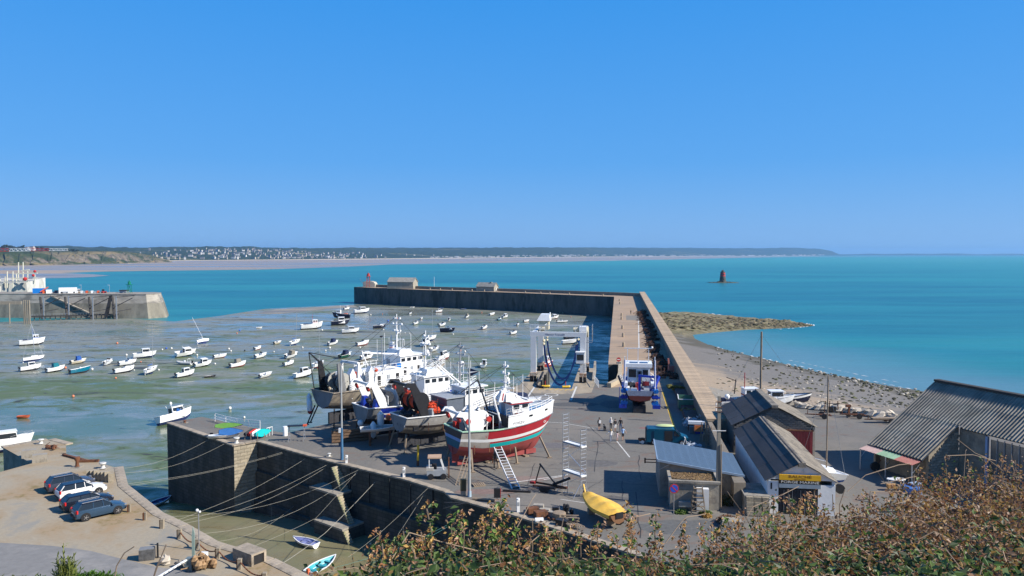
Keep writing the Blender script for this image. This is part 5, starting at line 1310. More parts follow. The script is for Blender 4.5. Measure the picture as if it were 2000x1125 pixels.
def motorboat(kind,hullm,botm,root,Lh=5.6,extra=None):
    """builds parts under root; kinds: cabin, cuddy, open, cruiser, canopy, pilot"""
    B=Lh*.38;H=Lh*.2
    S=hullfn(Lh,B,H,keel=.0,stern=.88,full=2.3,rise=.32,stemz=.35)
    k=(kind,hullm.name,botm.name,round(Lh,1));
    def part(nm,key,fn,m,sm=False,par=None):
        me=cm_((key,round(Lh,1),kind)+((m.name,)),lambda:fn().mesh(nm,m,sm,recalc=False if nm in('hull','bottom','deck','sole')else True))
        return ob(nm,me,par or root)
    hb=part('hull','hull',lambda:band(S,.38,1,10,3,transom=True),hullm,True)
    part('bottom','bot',lambda:band(S,0,.385,10,2,transom=True),botm,True)
    part('gunwale','rim',lambda:rimm(S,w_=.09,h_=.07),M_gel)
    zc=H*.45
    part('sole','sole',lambda:deckm(S,0.02,.62,.42,0,4),M_floor)
    fd=.62 if kind in('open',)else .5
    part('deck','deck',lambda:deckm(S,fd,.985,.94,.0,6),M_gel)
    if kind in('cabin','cruiser','pilot'):
        big=1.0 if kind!='cruiser' else .8
        x0=-Lh*.10 if kind!='pilot' else Lh*.02;x1=Lh*.27;y=B*.36;z0=H*.8;z1=H*1.0+.95*big*(Lh/5.6)
        cb=part('cabin','cab',lambda:frust(x0,x1,y,z0*.6,z1,.42 if kind!='pilot' else .15,0,.12),M_gel)
        part('roof','roof',lambda:MB().box(((x0+x1-.35)/2,0,z1+.03),(x1-x0-.1,y*2-.04,.07)),M_gel)
        zw0,zw1=lerp(z0,z1,.45),lerp(z0,z1,.88)
        for s_ in(1,-1):
            part('side_window','sw%d'%s_,lambda:MB().add([(x0+.15,s_*(y-.028),zw0),(x1-.35,s_*(y-.028),zw0),(x1-.5,s_*(y-.075),zw1),(x0+.15,s_*(y-.075),zw1)],[(0,1,2,3)]),M_glass,par=cb)
        part('windscreen','ws',lambda:MB().add([(x1-.15,-y+.14,zw0),(x1-.15,y-.14,zw0),(x1-.36,y-.2,zw1),(x1-.36,-y+.2,zw1)],[(0,1,2,3)]),M_glass,par=cb)
        part('door_opening','do',lambda:MB().box((x0-.01,0,lerp(zc,z1,.5)),(.03,y*1.2,(z1-zc)*.85)),M_glass,par=cb)
        if kind=='cruiser':part('arch','arch',lambda:MB().bar((x0,-y,z1),(x0-.2,-y,z1+.45),.07).bar((x0,y,z1),(x0-.2,y,z1+.45),.07).bar((x0-.2,-y,z1+.45),(x0-.2,y,z1+.45),.07),M_gel)
    elif kind=='cuddy':
        x0,x1,y=Lh*.02,Lh*.36,B*.34;z0=H*.95
        cb=part('cabin','cab',lambda:frust(x0,x1,y,z0*.8,z0+.42,.6,0,.1),M_gel)
        part('windscreen','ws',lambda:MB().add([(x0+.3,-y,z0+.4),(x0+.3,y,z0+.4),(x0+.05,y-.06,z0+.85),(x0+.05,-y+.06,z0+.85)],[(0,1,2,3)]),M_glass,par=cb)
    elif kind=='canopy':
        x0,x1,y=-Lh*.14,Lh*.2,B*.36;z0=H
        cb=part('cabin','cab',lambda:frust(Lh*.05,Lh*.36,y,z0*.8,z0+.35,.5,0,.1),M_gel)
        part('canopy','can',lambda:frust(x0,x1,y,z0+.05,z0+1.15,.35,.1,.15),extra or M_canv)
    elif kind=='open':
        part('console','con',lambda:frust(-.1,.45,.35,zc,H+.35,.15,0,.05),M_gel)
        part('bench','ben',lambda:MB().box((-Lh*.2,0,zc+.25),(.4,B*.7,.08)),M_gel)
    if kind!='pilot' and Lh<6.4:
        part('outboard_motor','mot',lambda:MB().box((-Lh/2-.28,0,H*1.0),(.42,.36,.5),ry=.25).bar((-Lh/2-.2,0,H*.8),(-Lh/2-.5,0,.25),.14,.2).box((-Lh/2-.12,0,H*.8),(.25,.3,.2)),M_motor if(extra!='w')else M_gel)
    if kind in('cabin','cruiser','cuddy'):
        part('bow_rail','rail',lambda:railm(S),M_alu)
    return S
def railm(S):
    g=MB()
    for s_ in(1,-1):
        pts=[Vector((S(t,1)[0],s_*S(t,1)[1]*.92,S(t,1)[2]+.38))for t in(.62,.74,.86,.97)]
        for i in range(3):g.bar(pts[i],pts[i+1],.035)
        for p in pts:g.bar(p,p-Vector((0,0,.38)),.03)
    return g
def sailboat(hullm,botm,root,Lh=6.2,mast=8.5,sail=None):
    B=Lh*.34;H=Lh*.17;S=hullfn(Lh,B,H+.35,keel=.35,stern=.6,full=1.9,rise=.2,stemz=.3)
    part=lambda nm,key,fn,m,sm=False,par=None:ob(nm,cm_(('s',key,Lh,m.name,mast),lambda:fn().mesh(nm,m,sm,recalc=nm not in('hull','bottom','deck'))),par or root)
    part('hull','h',lambda:band(S,.38,1,10,3,transom=True),hullm,True);part('bottom','b',lambda:band(S,0,.385,10,2,transom=True),botm,True)
    part('deck','d',lambda:deckm(S,.36,.985,.97,0,7),M_gel);part('deck','d2',lambda:deckm(S,.0,.36,.6,0,3),M_floor);part('gunwale','g',lambda:rimm(S,w_=.1,h_=.06),M_gel)
    z=H+.35
    cb=part('coachroof','c',lambda:frust(-Lh*.1,Lh*.26,B*.28,z*.95,z+.38,.5,.05,.08),M_gel)
    for s_ in(1,-1):part('side_window','w%d'%s_,lambda:MB().add([(-Lh*.04,s_*(B*.28-.02),z+.08),(Lh*.16,s_*(B*.28-.02),z+.08),(Lh*.13,s_*(B*.28-.05),z+.26),(-Lh*.04,s_*(B*.28-.05),z+.26)],[(0,1,2,3)]),M_glass,par=cb)
    part('keel_fin','k',lambda:MB().box((0,0,.3),(Lh*.25,.15,.7)),botm)
    part('mast','m',lambda:MB().cyl((Lh*.1,0,z+.3),(Lh*.1,0,z+mast),.07,6),M_alu)
    part('boom','bo',lambda:MB().cyl((Lh*.1,0,z+1.0),(-Lh*.3,0,z+.95),.10 if sail else .05,6),sail or M_alu)
    g_=part('stay','st',lambda:MB().cyl((Lh*.1,0,z+mast-.1),(Lh*.49,0,z+.1),.015,3).cyl((Lh*.1,0,z+mast-.1),(-Lh*.49,0,z),.015,3),M_steel)
    part('rudder','r',lambda:MB().box((-Lh*.5,0,.7),(.25,.05,1.0)),hullm)
def dinghy(hullm,inner,root,Lh=2.9):
    B=Lh*.45;H=.5;S=hullfn(Lh,B,H,stern=.75,full=2.0,rise=.35,stemz=.35)
    part=lambda nm,key,fn,m,sm=False:ob(nm,cm_(('d',key,Lh,m.name),lambda:fn().mesh(nm,m,sm,recalc=nm=='thwart')),root)
    part('hull','h',lambda:band(S,0,1,10,4,transom=True),hullm,True);part('sole','s',lambda:deckm(S,.02,.9,.45,0,6,.01),inner);part('gunwale','g',lambda:rimm(S,w_=.09,h_=.06),hullm)
    for i,t in enumerate((.18,.5,.76)):part('thwart','t%d'%i,lambda:MB().box((Lh*(t-.5),0,H*.78),(.28,S(t,.8)[1]*2-.04,.05)),inner)
    part('inner_band','ib',lambda:band(S,.5,.95,10,2,off=-.015),inner)
def rib(root,Lh=5.2,tube=None):
    m=tube or M_rib;R_=.26;g=MB();pts=[]
    for s_ in(1,-1):
        P_=[Vector((-Lh/2,s_*.8,.55)),Vector((Lh*.15,s_*.85,.58)),Vector((Lh*.36,s_*.5,.68)),Vector((Lh*.5,0,.8))]
        g.tube(P_,R_,8)
    ob('tube',g.mesh('tube',m,True),root)
    S=hullfn(Lh*.95,1.5,.5,stern=.9,stemz=.5);band(S,0,.9,8,3,transom=True).build('hull',M_gel,root,True,recalc=False)
    deckm(S,0,.85,.5,0,4).build('sole',M_floor,root,recalc=False);frust(-.3,.3,.35,.4,1.2,.2,0,.05).build('console',M_gel,root)
    MB().box((-Lh/2-.2,0,.95),(.45,.38,.55)).bar((-Lh/2-.2,0,.8),(-Lh/2-.4,0,.1),.16).build('outboard_motor',M_motor,root)
    MB().bar((-Lh*.3,-.7,.7),(-Lh*.3,-.6,1.7),.07).bar((-Lh*.3,.7,.7),(-Lh*.3,.6,1.7),.07).bar((-Lh*.3,-.6,1.7),(-Lh*.3,.6,1.7),.07).build('arch',M_gel,root)
def workboat(hullm,botm,root,Lh=8.5,house=M_gel,trim=None,fwd=True):
    B=Lh*.34;H=Lh*.19;S=hullfn(Lh,B,H,stern=.8,full=2.2,rise=.5,stemz=.25)
    band(S,.33,1,10,4,transom=True).build('hull',hullm,root,True,recalc=False);band(S,0,.34,10,2,transom=True).build('bottom',botm,root,True,recalc=False)
    deckm(S,.02,.95,.7,0,6).build('deck',M_floor,root,recalc=False);rimm(S,w_=.12,h_=.1).build('gunwale',M_gel,root)
    x0,x1=(Lh*.04,Lh*.28)if fwd else(-Lh*.3,-Lh*.05);z1=H+1.75
    cb=frust(x0,x1,B*.3,H*.6,z1,.15,.0,.1).build('wheelhouse',house,root);MB().box(((x0+x1)/2,0,z1+.04),(x1-x0+.2,B*.6,.1)).build('roof',house,root)
    for s_ in(1,-1):
        for k in range(2):xa=lerp(x0,x1,.12+.45*k);xb=lerp(x0,x1,.45+.4*k);MB().add([(xa,s_*(B*.3-.045),z1-.75),(xb,s_*(B*.3-.045),z1-.75),(xb,s_*(B*.3-.08),z1-.2),(xa,s_*(B*.3-.08),z1-.2)],[(0,1,2,3)]).build('side_window',M_glass,cb)
    for k in(-1,0,1):MB().box((x1-.06,k*B*.18,z1-.48),(.06,B*.14,.45),ry=-.09).build('windscreen',M_glass,cb)
    MB().cyl((x0+.2,0,z1),(x0+.2,0,z1+2.3),.06,6).bar((x0+.2,-.5,z1+1.6),(x0+.2,.5,z1+1.6),.05).build('mast',trim or M_white,root)
    if trim:MB().box(((x0+x1)/2,0,z1-.9),(x1-x0+.06,B*.6+.03,.18)).build('trim_band',trim,root)
    frust(-Lh*.35,-Lh*.15,B*.25,H*.7,H+.35,.05,.05,.05).build('hauler_box',M_orb if hullm is not M_gel else M_canv,root)
# --- the fleet lying on the mud. (px, ground py, kind, heading deg on the ground (0 = bow to the right, 90 = away), length, list deg, hull, bottom, extra, label)
W,NV,TL,CR,BL,GR,RD=M_gel,M_navyh,M_tealh,M_creamh,M_blueh,M_greenh,M_redh
AR,AB,AD=M_anti,M_antib,M_antid
FLEET=[
 (60,725,'cabin',25,6.0,-8,W,AD,None,'white cabin boat just in front of the leftmost leaning sailboat'),
 (109,727,'canopy',35,5.6,-6,W,AD,M_canvt,'white motorboat with teal canvas canopy, left side of the harbour'),
 (153,711,'canopy',30,4.9,6,CR,AD,M_canvb,'cream boat with folded blue canopy, left side'),
 (157,730,'open',30,6.2,-8,TL,AD,None,'open teal blue speedboat with white deck, left side'),
 (211,713,'cuddy',92,5.2,4,W,AB,None,'white boat seen from astern with a windscreen frame, between cream boat and white cabin boat'),
 (282,700,'cabin',12,7.6,0,W,AB,None,'broad white cabin boat with dark doorway beside the tall sailboat mast'),
 (249,714,'cuddy',25,5.6,5,W,AD,None,'white boat under a blue folded cover left of the broad cabin boat'),
 (243,729,'cuddy',28,6.2,-6,W,AD,None,'white cuddy boat with dark outboard in front of the blue covered boat'),
 (362,697,'cruiser',28,7.6,12,W,AD,None,'white cruiser tilted on its side with radar arch, behind the white inflatable'),
 (396,717,'cabin',28,6.0,8,W,AD,None,'white cabin boat with dark cockpit right of the white inflatable'),
 (362,737,'cabin',30,6.0,-4,W,AD,None,'white cabin boat left of the small round dinghy'),
 (430,700,'open',20,4.6,4,W,AR,None,'low white open boat lying alone right of the tilted cruiser'),
 (465,718,'canopy',28,5.8,-5,W,AR,M_canvg,'white motorboat with tan folded hood right of the round dinghy'),
 (509,700,'cuddy',62,5.4,5,W,AD,None,'white boat with black outboard towards the viewer, in front of the red trimmed boat'),
 (504,684,'open',50,4.4,-8,W,AR,None,'small white boat with red trim just behind the one with black outboard'),
 (542,673,'open',40,4.0,8,CR,AD,None,'small yellowish boat with blue bundle aboard'),
 (568,700,'canopy',40,6.0,14,W,AD,M_canvg,'white boat with wide cockpit tilted towards the viewer'),
 (565,715,'cuddy',40,4.8,-12,W,AD,None,'small white half cabin boat below the wide cockpit boat'),
 (518,738,'open',60,4.6,14,W,AR,None,'small white and maroon fishing boat tilted, with raised outboard'),
 (593,738,'cabin',28,6.6,-5,W,AD,None,'white cabin boat with a boom over its cockpit, nearest the trawlers'),
 (343,826,'cruiser',32,8.2,-14,W,AB,None,'big white cabin cruiser with blue side window leaning beside the near quay platform'),
 (6,884,'cruiser',15,9.5,0,W,AB,None,'large white flybridge boat cut by the left edge beyond the car park quay'),
 (664,636,'cabin',0,9.5,0,NV,AD,None,'navy hulled cabin boat with white superstructure near the middle of the basin'),
 (706,613,'cruiser',8,10.0,0,W,AB,None,'large white and blue cruiser below the jetty head'),
 (677,606,'cabin',60,5.5,0,W,AD,None,'small white cabin boat farthest back, left of the large cruiser'),
 (684,652,'cruiser',-5,8.0,0,W,AD,None,'low white cruiser with long window in front of the navy hulled boat'),
 (741,642,'cuddy',0,6.5,3,NV,AD,None,'navy hulled white decked boat lying alone in mid basin'),
 (812,635,'cuddy',40,4.8,0,W,AD,None,'small white boat left of the red topped one in the upper basin'),
 (823,625,'open',80,4.2,0,W,AR,None,'tiny white boat with a red top in the upper basin'),
 (801,615,'cuddy',70,3.6,0,W,AD,None,'tiny white boat nearest the foot of the large jetty hut'),
 (857,611,'cabin',10,5.0,0,W,AR,None,'small white boat with red streak close to the long shaded jetty wall'),
 (861,636,'open',5,3.0,0,TL,AD,None,'tiny turquoise boat left of the rear white cabin boat'),
 (877,628,'cabin',85,4.6,0,W,AD,None,'small white cabin boat seen from astern, above the navy sloping one'),
 (864,638,'cuddy',30,5.0,4,W,AD,None,'white boat tucked behind the navy and white sloping boat'),
 (874,650,'cuddy',-22,7.6,-8,NV,AD,None,'navy and white boat with its bow sloping down to the right'),
 (833,677,'cruiser',50,7.8,-14,W,AD,None,'white cruiser with tall fly deck leaning over beside the yacht mast'),
 (848,687,'cuddy',40,5.6,12,W,AD,None,'white boat with dark hood in front of the leaning fly deck cruiser'),
 (912,622,'canopy',70,5.2,0,W,AD,M_canvg,'white boat with grey hood lying beneath the middle of the jetty wall'),
 (961,617,'open',30,5.2,5,W,AR,None,'white boat with orange interior near the jetty wall'),
 (975,627,'cuddy',60,4.2,0,TL,AD,None,'small bluish white boat in front of the curved white boat'),
 (986,622,'cabin',30,5.4,8,W,AD,None,'white boat tilted with curved deck right of the orange boat'),
 (946,644,'cuddy',65,5.8,0,W,AR,None,'white boat with orange bottom lying alone left of the boat hoist'),
 (1003,654,'cuddy',25,4.8,0,W,AD,None,'small white half cabin boat left of the boat hoist'),
 (1011,637,'cuddy',50,3.8,0,W,AD,None,'small white boat behind the left leg of the hoist, nearer one'),
 (1028,630,'open',20,4.2,0,W,AR,None,'small white boat with orange bow behind the left leg of the hoist'),
 (1082,624,'cruiser',10,6.4,6,W,AR,None,'white boat with raised stern farthest back behind the hoist beam'),
 (1114,663,'cuddy',5,6.6,0,NV,AD,None,'black hulled boat with pale deck framed by the hoist, upper one'),
 (1112,673,'open',-5,6.8,0,W,AD,None,'white boat with blue stripe framed by the hoist, below the black hulled one'),
 (650,675,'canopy',60,5.6,8,W,AD,M_canv,'white boat with dark hood left of the open white boat in mid basin'),
 (709,676,'cuddy',25,6.2,-8,W,AR,None,'white half cabin boat with orange keel, bow to the right, mid basin'),
 (674,700,'canopy',60,6.0,8,GR,AD,M_canv,'green hulled boat with dark hood behind the left lamp post'),
 (716,703,'cabin',30,5.8,10,W,AR,None,'white boat with red bottom and windscreen behind the trawler masts'),
 (703,721,'canopy',70,5.0,6,W,AD,M_canvg,'white boat with a brown tent cover just behind the trawler gantries'),
 (867,704,'cabin',55,6.8,-12,W,AR,None,'white cabin boat leaning left with radar gear, behind the trawlers on the right'),
 (945,718,'pilot',82,5.4,2,W,AD,None,'white pilot house boat seen from the front with dark door, nearest the hoist apron'),
]
rf=random.Random(21)
def place_boat(px,py,ang,tilt,name,lab,cat,grp):
    q=P(px,py,MUD+.02);t=thing(name,lab,cat,(q.x,q.y,MUD-.03),0,grp)
    t.rotation_euler=(R(tilt),R(-2 if abs(tilt)>1 else 0),R(ang+(24 if-10<ang<55 else 0)));t.scale=(.88,.88,1.12 if name!='dinghy' else 1.0);return t
for(px,py,kind,ang,Lh,tilt,hm,bm2,ex,lab)in FLEET:
    t=place_boat(px,py-1,ang,tilt,'motor_boat',lab,'boat','small boats aground on the harbour mud')
    S=motorboat(kind,hm,bm2,t,Lh,ex)
    if abs(tilt)>3:t.location.z+=.12*abs(math.sin(R(tilt)))*Lh*.38
    if 'blue side window' in lab:
        MB().add([(0,-1.22,1.75),(1.9,-1.12,1.75),(1.35,-1.02,2.3),(.2,-1.1,2.35)],[(0,1,2,3)]).build('blue_window',mat('tinted blue window',(.02,.08,.25),.15),t)
        MB().ball((-.3,0,3.5),.3,8).build('radar_dome',M_gel,t)
for(px,py,ang,Lh,tilt,lab,sail)in[
    (66,708,20,6.4,-13,'white sailboat leaning with a mast raked far to the left, left edge of the fleet',None),
    (295,731,85,6.6,3,'white sailboat with two tall masts and blue sail cover below the broad cabin boat',M_canvb),
    (399,672,60,6.2,-36,'sailboat lying on its side with a long slanting mast, alone on the left flats',None),
    (576,675,70,6.6,4,'white sailboat with bright blue sail cover and thin mast, left of centre',M_canvb),
    (622,720,75,6.8,0,'small white yacht with tall mast left of the trawlers, rust red keel',None),
    (843,667,40,7.5,0,'yacht whose tall bare mast rises behind the leaning fly deck cruiser',None)]:
    t=place_boat(px,py-1,ang,tilt,'sail_boat',lab,'sailboat','small boats aground on the harbour mud');sailboat(W,AR if 'rust' in lab else AB,t,Lh,11.5 if 'two tall' in lab or 'tall mast' in lab else 9.5,sail)
t=place_boat(360,712,168,0,'inflatable_boat','white rigid inflatable with outboards to the right, in front of the tilted cruiser','inflatable','small boats aground on the harbour mud');rib(t,6.0)
t=place_boat(1098,630,-5,0,'inflatable_boat','white inflatable hulled boat in front of the rearmost boat behind the hoist','inflatable','small boats aground on the harbour mud');rib(t,6.4)
for px,py,Lh,hm,inn,ang,lab in[(410,737,3.3,M_antid,M_rib,0,'small dark round dinghy right of the white cabin boat, left flats'),(506,641,3.0,W,M_floor,10,'tiny white dinghy alone near the water edge on the left'),(793,717,2.6,W,M_floor,5,'tiny white dinghy behind the trawler masts'),
    (805,601,3.6,W,M_floor,0,'white dinghy against the foot of the jetty wall below the large hut'),(905,604.5,4.2,BL,M_floor,0,'blue tender against the foot of the jetty wall'),(862,602.5,3.2,BL,M_floor,0,'small blue tender at the jetty wall left of the longer one')]:
    t=place_boat(px,py,ang,0,'dinghy',lab,'dinghy','tenders on the mud');dinghy(hm,inn,t,Lh)
for px,py,Lh,hm,bm2,hs_,tr,ang,lab,fw in[(62,674,9.0,W,AD,M_gel,M_canvb,15,'white and blue fishing boat with yellow mast, left edge of the flats',True),(608,643,11.0,W,AD,M_gel,M_redh,8,'white fishing boat with red trimmed wheelhouse and mast below the sand bank',True),
    (667,621,10.5,NV,AD,M_gel,None,175,'black fishing boat with white wheelhouse behind the navy hulled boat',True),(768,687,7.0,BL,AR,M_gel,M_canvb,78,'white and blue fishing boat with light blue wheelhouse, bow away, mid basin',False),(1066,718,6.5,RD,AR,M_gel,M_redh,20,'small red and white fishing boat seen through the hoist slings',True)]:
    t=place_boat(px,py,ang,0,'fishing_boat',lab,'fishing boat','small fishing boats on the mud');workboat(hm,bm2,t,Lh,hs_,tr,fw)
# dinghies in the near basin
for px,py,ang,hm,inn,lab,Lh in[(313,985,68,W,M_blueh,'white dinghy with blue inside at the corner of the near basin',3.4),(596,1066,150,W,mat('lilac boat paint',(.22,.25,.48),.5),'white dinghy with violet blue trim near the shadow edge, farther one',3.1),(629,1112,65,W,mat('aqua boat paint',(.04,.33,.38),.5),'white dinghy with turquoise thwarts in the foreground of the basin',3.7)]:
    q=PB(px,py);t=thing('dinghy',lab,'dinghy',(q.x,q.y,q.z+.0),R(ang),'dinghies in the near basin');dinghy(hm,inn,t,Lh)
    if px!=596:MB().box((-Lh/2-.1,0,.65),(.25,.22,.35)).bar((-Lh/2-.08,0,.6),(-Lh/2-.15,0,.1),.1).build('outboard_motor',M_canvb if px<500 else M_orb,t)
# buoys
BUO=[(229,672,'o',1.0),(247,695,'w',.9),(317,684,'w',.7),(335,682,'w',.9),(325,682,'b',.9),(385,695,'w',.8),(447,683,'w',.9),(451,687,'w',.8),(420,712,'w',.7),(463,652,'o',.8),(468,647,'b',1.0),(629,646,'w',1.0),(591,680,'w',.8),(644,681,'w',1.),(636,686,'w',.7),
       (703,680,'w',.8),(707,688,'w',.7),(724,616,'w',1.),(749,645,'w',.8),(758,628,'b',1.2),(776,623,'o',.9),(768,632,'w',.7),(829,700,'y',1.1),(826,694,'w',.9),(818,693,'b',1.2),(838,682,'w',.8),(899,686,'o',.9),(908,688,'w',.9),(798,707,'w',1.),(1089,683,'w',.9),(791,651,'w',.6),(800,652,'w',.6),
       (449,800,'w',.9),(477,817,'w',.6),(380,690,'w',.7),(310,724,'w',.7),(180,723,'w',.9),(160,722,'w',.7),(128,720,'o',.9),(143,776,'o',.8),(226,740,'o',.7),(262,724,'w',.5),(941,611,'o',.8),(864,690,'w',.7),(885,654,'w',.8),(747,614,'o',.7),(1115,620,'o',.7),(275,708,'o',.6),(478,686,'d',.7),(535,688,'w',.6)]
cn={'o':('orange',mat('orange buoy plastic',(.6,.2,.1),.5)),'w':('white',mat('white buoy plastic',(.7,.68,.62),.5)),'b':('blue',mat('blue buoy plastic',(.03,.1,.45),.5)),'y':('yellow',mat('yellow buoy plastic',(.7,.55,.05),.5)),'d':('dark',M_dark)}
bme={k:MB().ball((0,0,.42),.48,8).bar((0,0,.8),(0,0,1.0),.08).mesh('buoy',v[1],True)for k,v in cn.items()}
for(px,py,c,s_)in BUO:
    q=P(px,py,MUD);o=ob('mooring_buoy',bme[c],loc=q,label='small round %s mooring buoy lying on the mud among the boats'%cn[c][0],cat='buoy',group='%s mooring buoys on the mud'%cn[c][0]);o.scale=(s_*.85,)*3
q=P(46,817,MUD);t=thing('kayak','orange kayak lying on the mud at the left edge','kayak',q,.1);dinghy(M_orb,M_orb,t,2.4)
# mooring chains and warps lying on the mud
rc=random.Random(31);g=MB()
M_chain=mat('dark chain',(.055,.05,.045),.8)
for i in range(90):
    px,py=rc.uniform(20,1140),rc.triangular(615,760,660)
    if px<320 and py<640:continue
    if py>740 and px>600:continue
    q=P(px,py,MUD+.03);a_=rc.gauss(.15,.35);Ln=rc.uniform(4,16);pts=[];
    for k in range(6):pts.append(Vector((q.x+Ln*(k/5-.5)*math.cos(a_),q.y+Ln*(k/5-.5)*math.sin(a_)+rc.gauss(0,.35),MUD+.03)))
    g.tube(pts,.06,4)
g.build('mooring_chains',M_chain,kind='stuff',label='dark mooring chains and ropes strewn over the mud',cat='chain')
# ================================================================ trawlers on the hard
M_greyh=mat('weathered grey hull',(.20,.205,.21),.7,var=.2,scale=.8,col2=(.12,.12,.115),stretch=(1,1,.3));M_beige=mat('sanded beige hull',(.33,.28,.21),.8,var=.25,scale=.8,col2=(.2,.17,.14),stretch=(1,1,.4))
M_sand=mat('sanded bare hull patch',(.36,.33,.29),.8,var=.2,scale=1.2,col2=(.33,.1,.09),thr=(.58,.66),scale2=.9);M_redb=mat('crimson hull paint',(.38,.018,.03),.35,var=.12,scale=.8,col2=(.2,.05,.05),thr=(.6,.72),stretch=(1,1,.3));M_turq=mat('turquoise hull paint',(.0,.42,.42),.4,var=.06);M_pink=mat('faded red antifouling',(.30,.06,.055),.7,var=.2,scale=.7)
M_royal=mat('royal blue hull paint',(.01,.035,.32),.35,var=.1,scale=.6,col2=(.01,.02,.12),thr=(.6,.7));M_brown=mat('dark brown transom',(.05,.04,.04),.6,var=.2);M_lblue=mat('light blue band',(.16,.30,.55),.4);M_tealb=mat('dark teal bottom',(.0,.10,.15),.5)
M_blackp=mat('black gantry paint',(.018,.018,.02),.45,var=.3);M_netred=mat('orange red netting',(.55,.06,.02),.9,var=.35,scale=6,bump=.5);M_netdark=mat('dark netting',(.035,.04,.05),.95,var=.5,scale=5,bump=.5);M_dkblue=mat('deck blue',(.07,.22,.42),.6,var=.15)
M_mint=mat('mint green trim',(.35,.55,.40),.5);M_deckg=mat('grey green trawler deck',(.22,.25,.24),.8,var=.2);M_planks=mat('bleached planking',(.40,.38,.35),.8,var=.2,scale=2,stretch=(1,1,1),bump=.2)
def thull(Lh,B,H,keel,bowrise=.34):
    def S(t,v):
        hb=B/2*(lerp(.82,1,min(1,t/.3))if t<.3 else(max(0,1-((t-.42)/.58)**2.5)if t>.42 else 1))
        bot=keel+1.0*max(0,(t-.86)/.14)**2*H*.25+(.9*max(0,(.22-t)/.22))*.9
        sh=keel+H*(1+bowrise*max(0,(t-.35)/.65)**1.6+.05*max(0,(.3-t)/.3))
        e=lerp(.42,.9,max(0,(t-.5)/.5))if t>.5 else .42
        fl=min(1,v)**e
        x=Lh*t+(.16*Lh*(v-.6))*max(0,(t-.7)/.3)
        return(x,hb*fl,bot+(sh-bot)*v)
    return S
def rail_along(S,t0,t1,h_,root,m=M_white,nb=3,n_=10,w_=.05,dz=0,ins=.1,name='bulwark_rail',both=True):
    g=MB()
    for s_ in((1,-1)if both else(-1,)):
        pts=[Vector((S(t,1)[0],s_*max(0,S(t,1)[1]-ins),S(t,1)[2]+dz))for t in[lerp(t0,t1,i/n_)for i in range(n_+1)]]
        for k in range(nb):
            up=Vector((0,0,h_*(k+1)/nb))
            for i in range(n_):g.bar(pts[i]+up,pts[i+1]+up,w_)
        for p in pts:g.bar(p,p+Vector((0,0,h_)),w_)
    return g.build(name,m,root)
def mastset(root,x,z0,z1,m=M_white,arms=(),dome=True,seed=0,whips=3):
    mt=MB().cyl((x,0,z0),(x+.05,0,z1),.13,8,.07).build('mast',m,root);g=MB()
    for(z,hw)in arms:g.bar((x,-hw,z),(x,hw,z),.09);g.box((x+.15,hw*.7,z+.12),(.25,.25,.2));g.box((x+.15,-hw*.7,z+.12),(.2,.3,.2))
    g.build('yard_arm',m,mt)
    if dome:MB().ball((x+.5,.3,z0+(z1-z0)*.5),.32,8).bar((x,0,z0+(z1-z0)*.45),(x+.5,.3,z0+(z1-z0)*.45),.1).build('radar_dome',M_gel,mt)
    MB().box((x+.35,0,z0+(z1-z0)*.3),(.18,1.7,.14),rz=.5).bar((x,0,z0+(z1-z0)*.27),(x+.4,0,z0+(z1-z0)*.27),.12).build('radar_bar',M_gel,mt)
    r_=random.Random(seed)
    for k in range(whips):
        y=r_.uniform(-1,1);xx=x+r_.uniform(-.6,.8);MB().cyl((xx,y,z0),(xx,y,z0+r_.uniform(2.2,4.2)),.025,4).build('whip_aerial',m,root)
    return mt
def house(root,x0,x1,y,z0,z1,m=M_white,trim=None,roofm=None,nwin=3,name='wheelhouse'):
    wh=frust(x0,x1,y,z0,z1,.1,.05,.08).build(name,m,root)
    MB().box(((x0+x1)/2+.1,0,z1+.06),(x1-x0+.5,y*2+.25,.14)).build('roof',roofm or m,wh)
    zt,zb=z1-.2,z1-.85
    for k in range(nwin):
        yy=lerp(-y,y,(k+.5)/nwin);MB().box((x1-.03,yy,(zt+zb)/2),(.06,2*y/nwin*.78,.6),ry=-.05).build('window',M_glass,wh)
    ns=max(2,int((x1-x0)/.95))
    for s_ in(1,-1):
        for k in range(ns):
            xx=lerp(x0,x1,(k+.5)/ns);MB().box((xx,s_*(y-.03),(zt+zb)/2+.05),((x1-x0)/ns*.6,.08,.45)).build('window',M_glass,wh)
    MB().box((x0+.01,y*.35,z0+(z1-z0)*.45),(.08,.7,(z1-z0)*.75)).build('door',M_grey if m is M_white else M_white,wh)
    if trim:MB().box(((x0+x1)/2,0,z1-.07),(x1-x0+.56,y*2+.31,.09)).build('trim_stripe',trim,wh)
    return wh
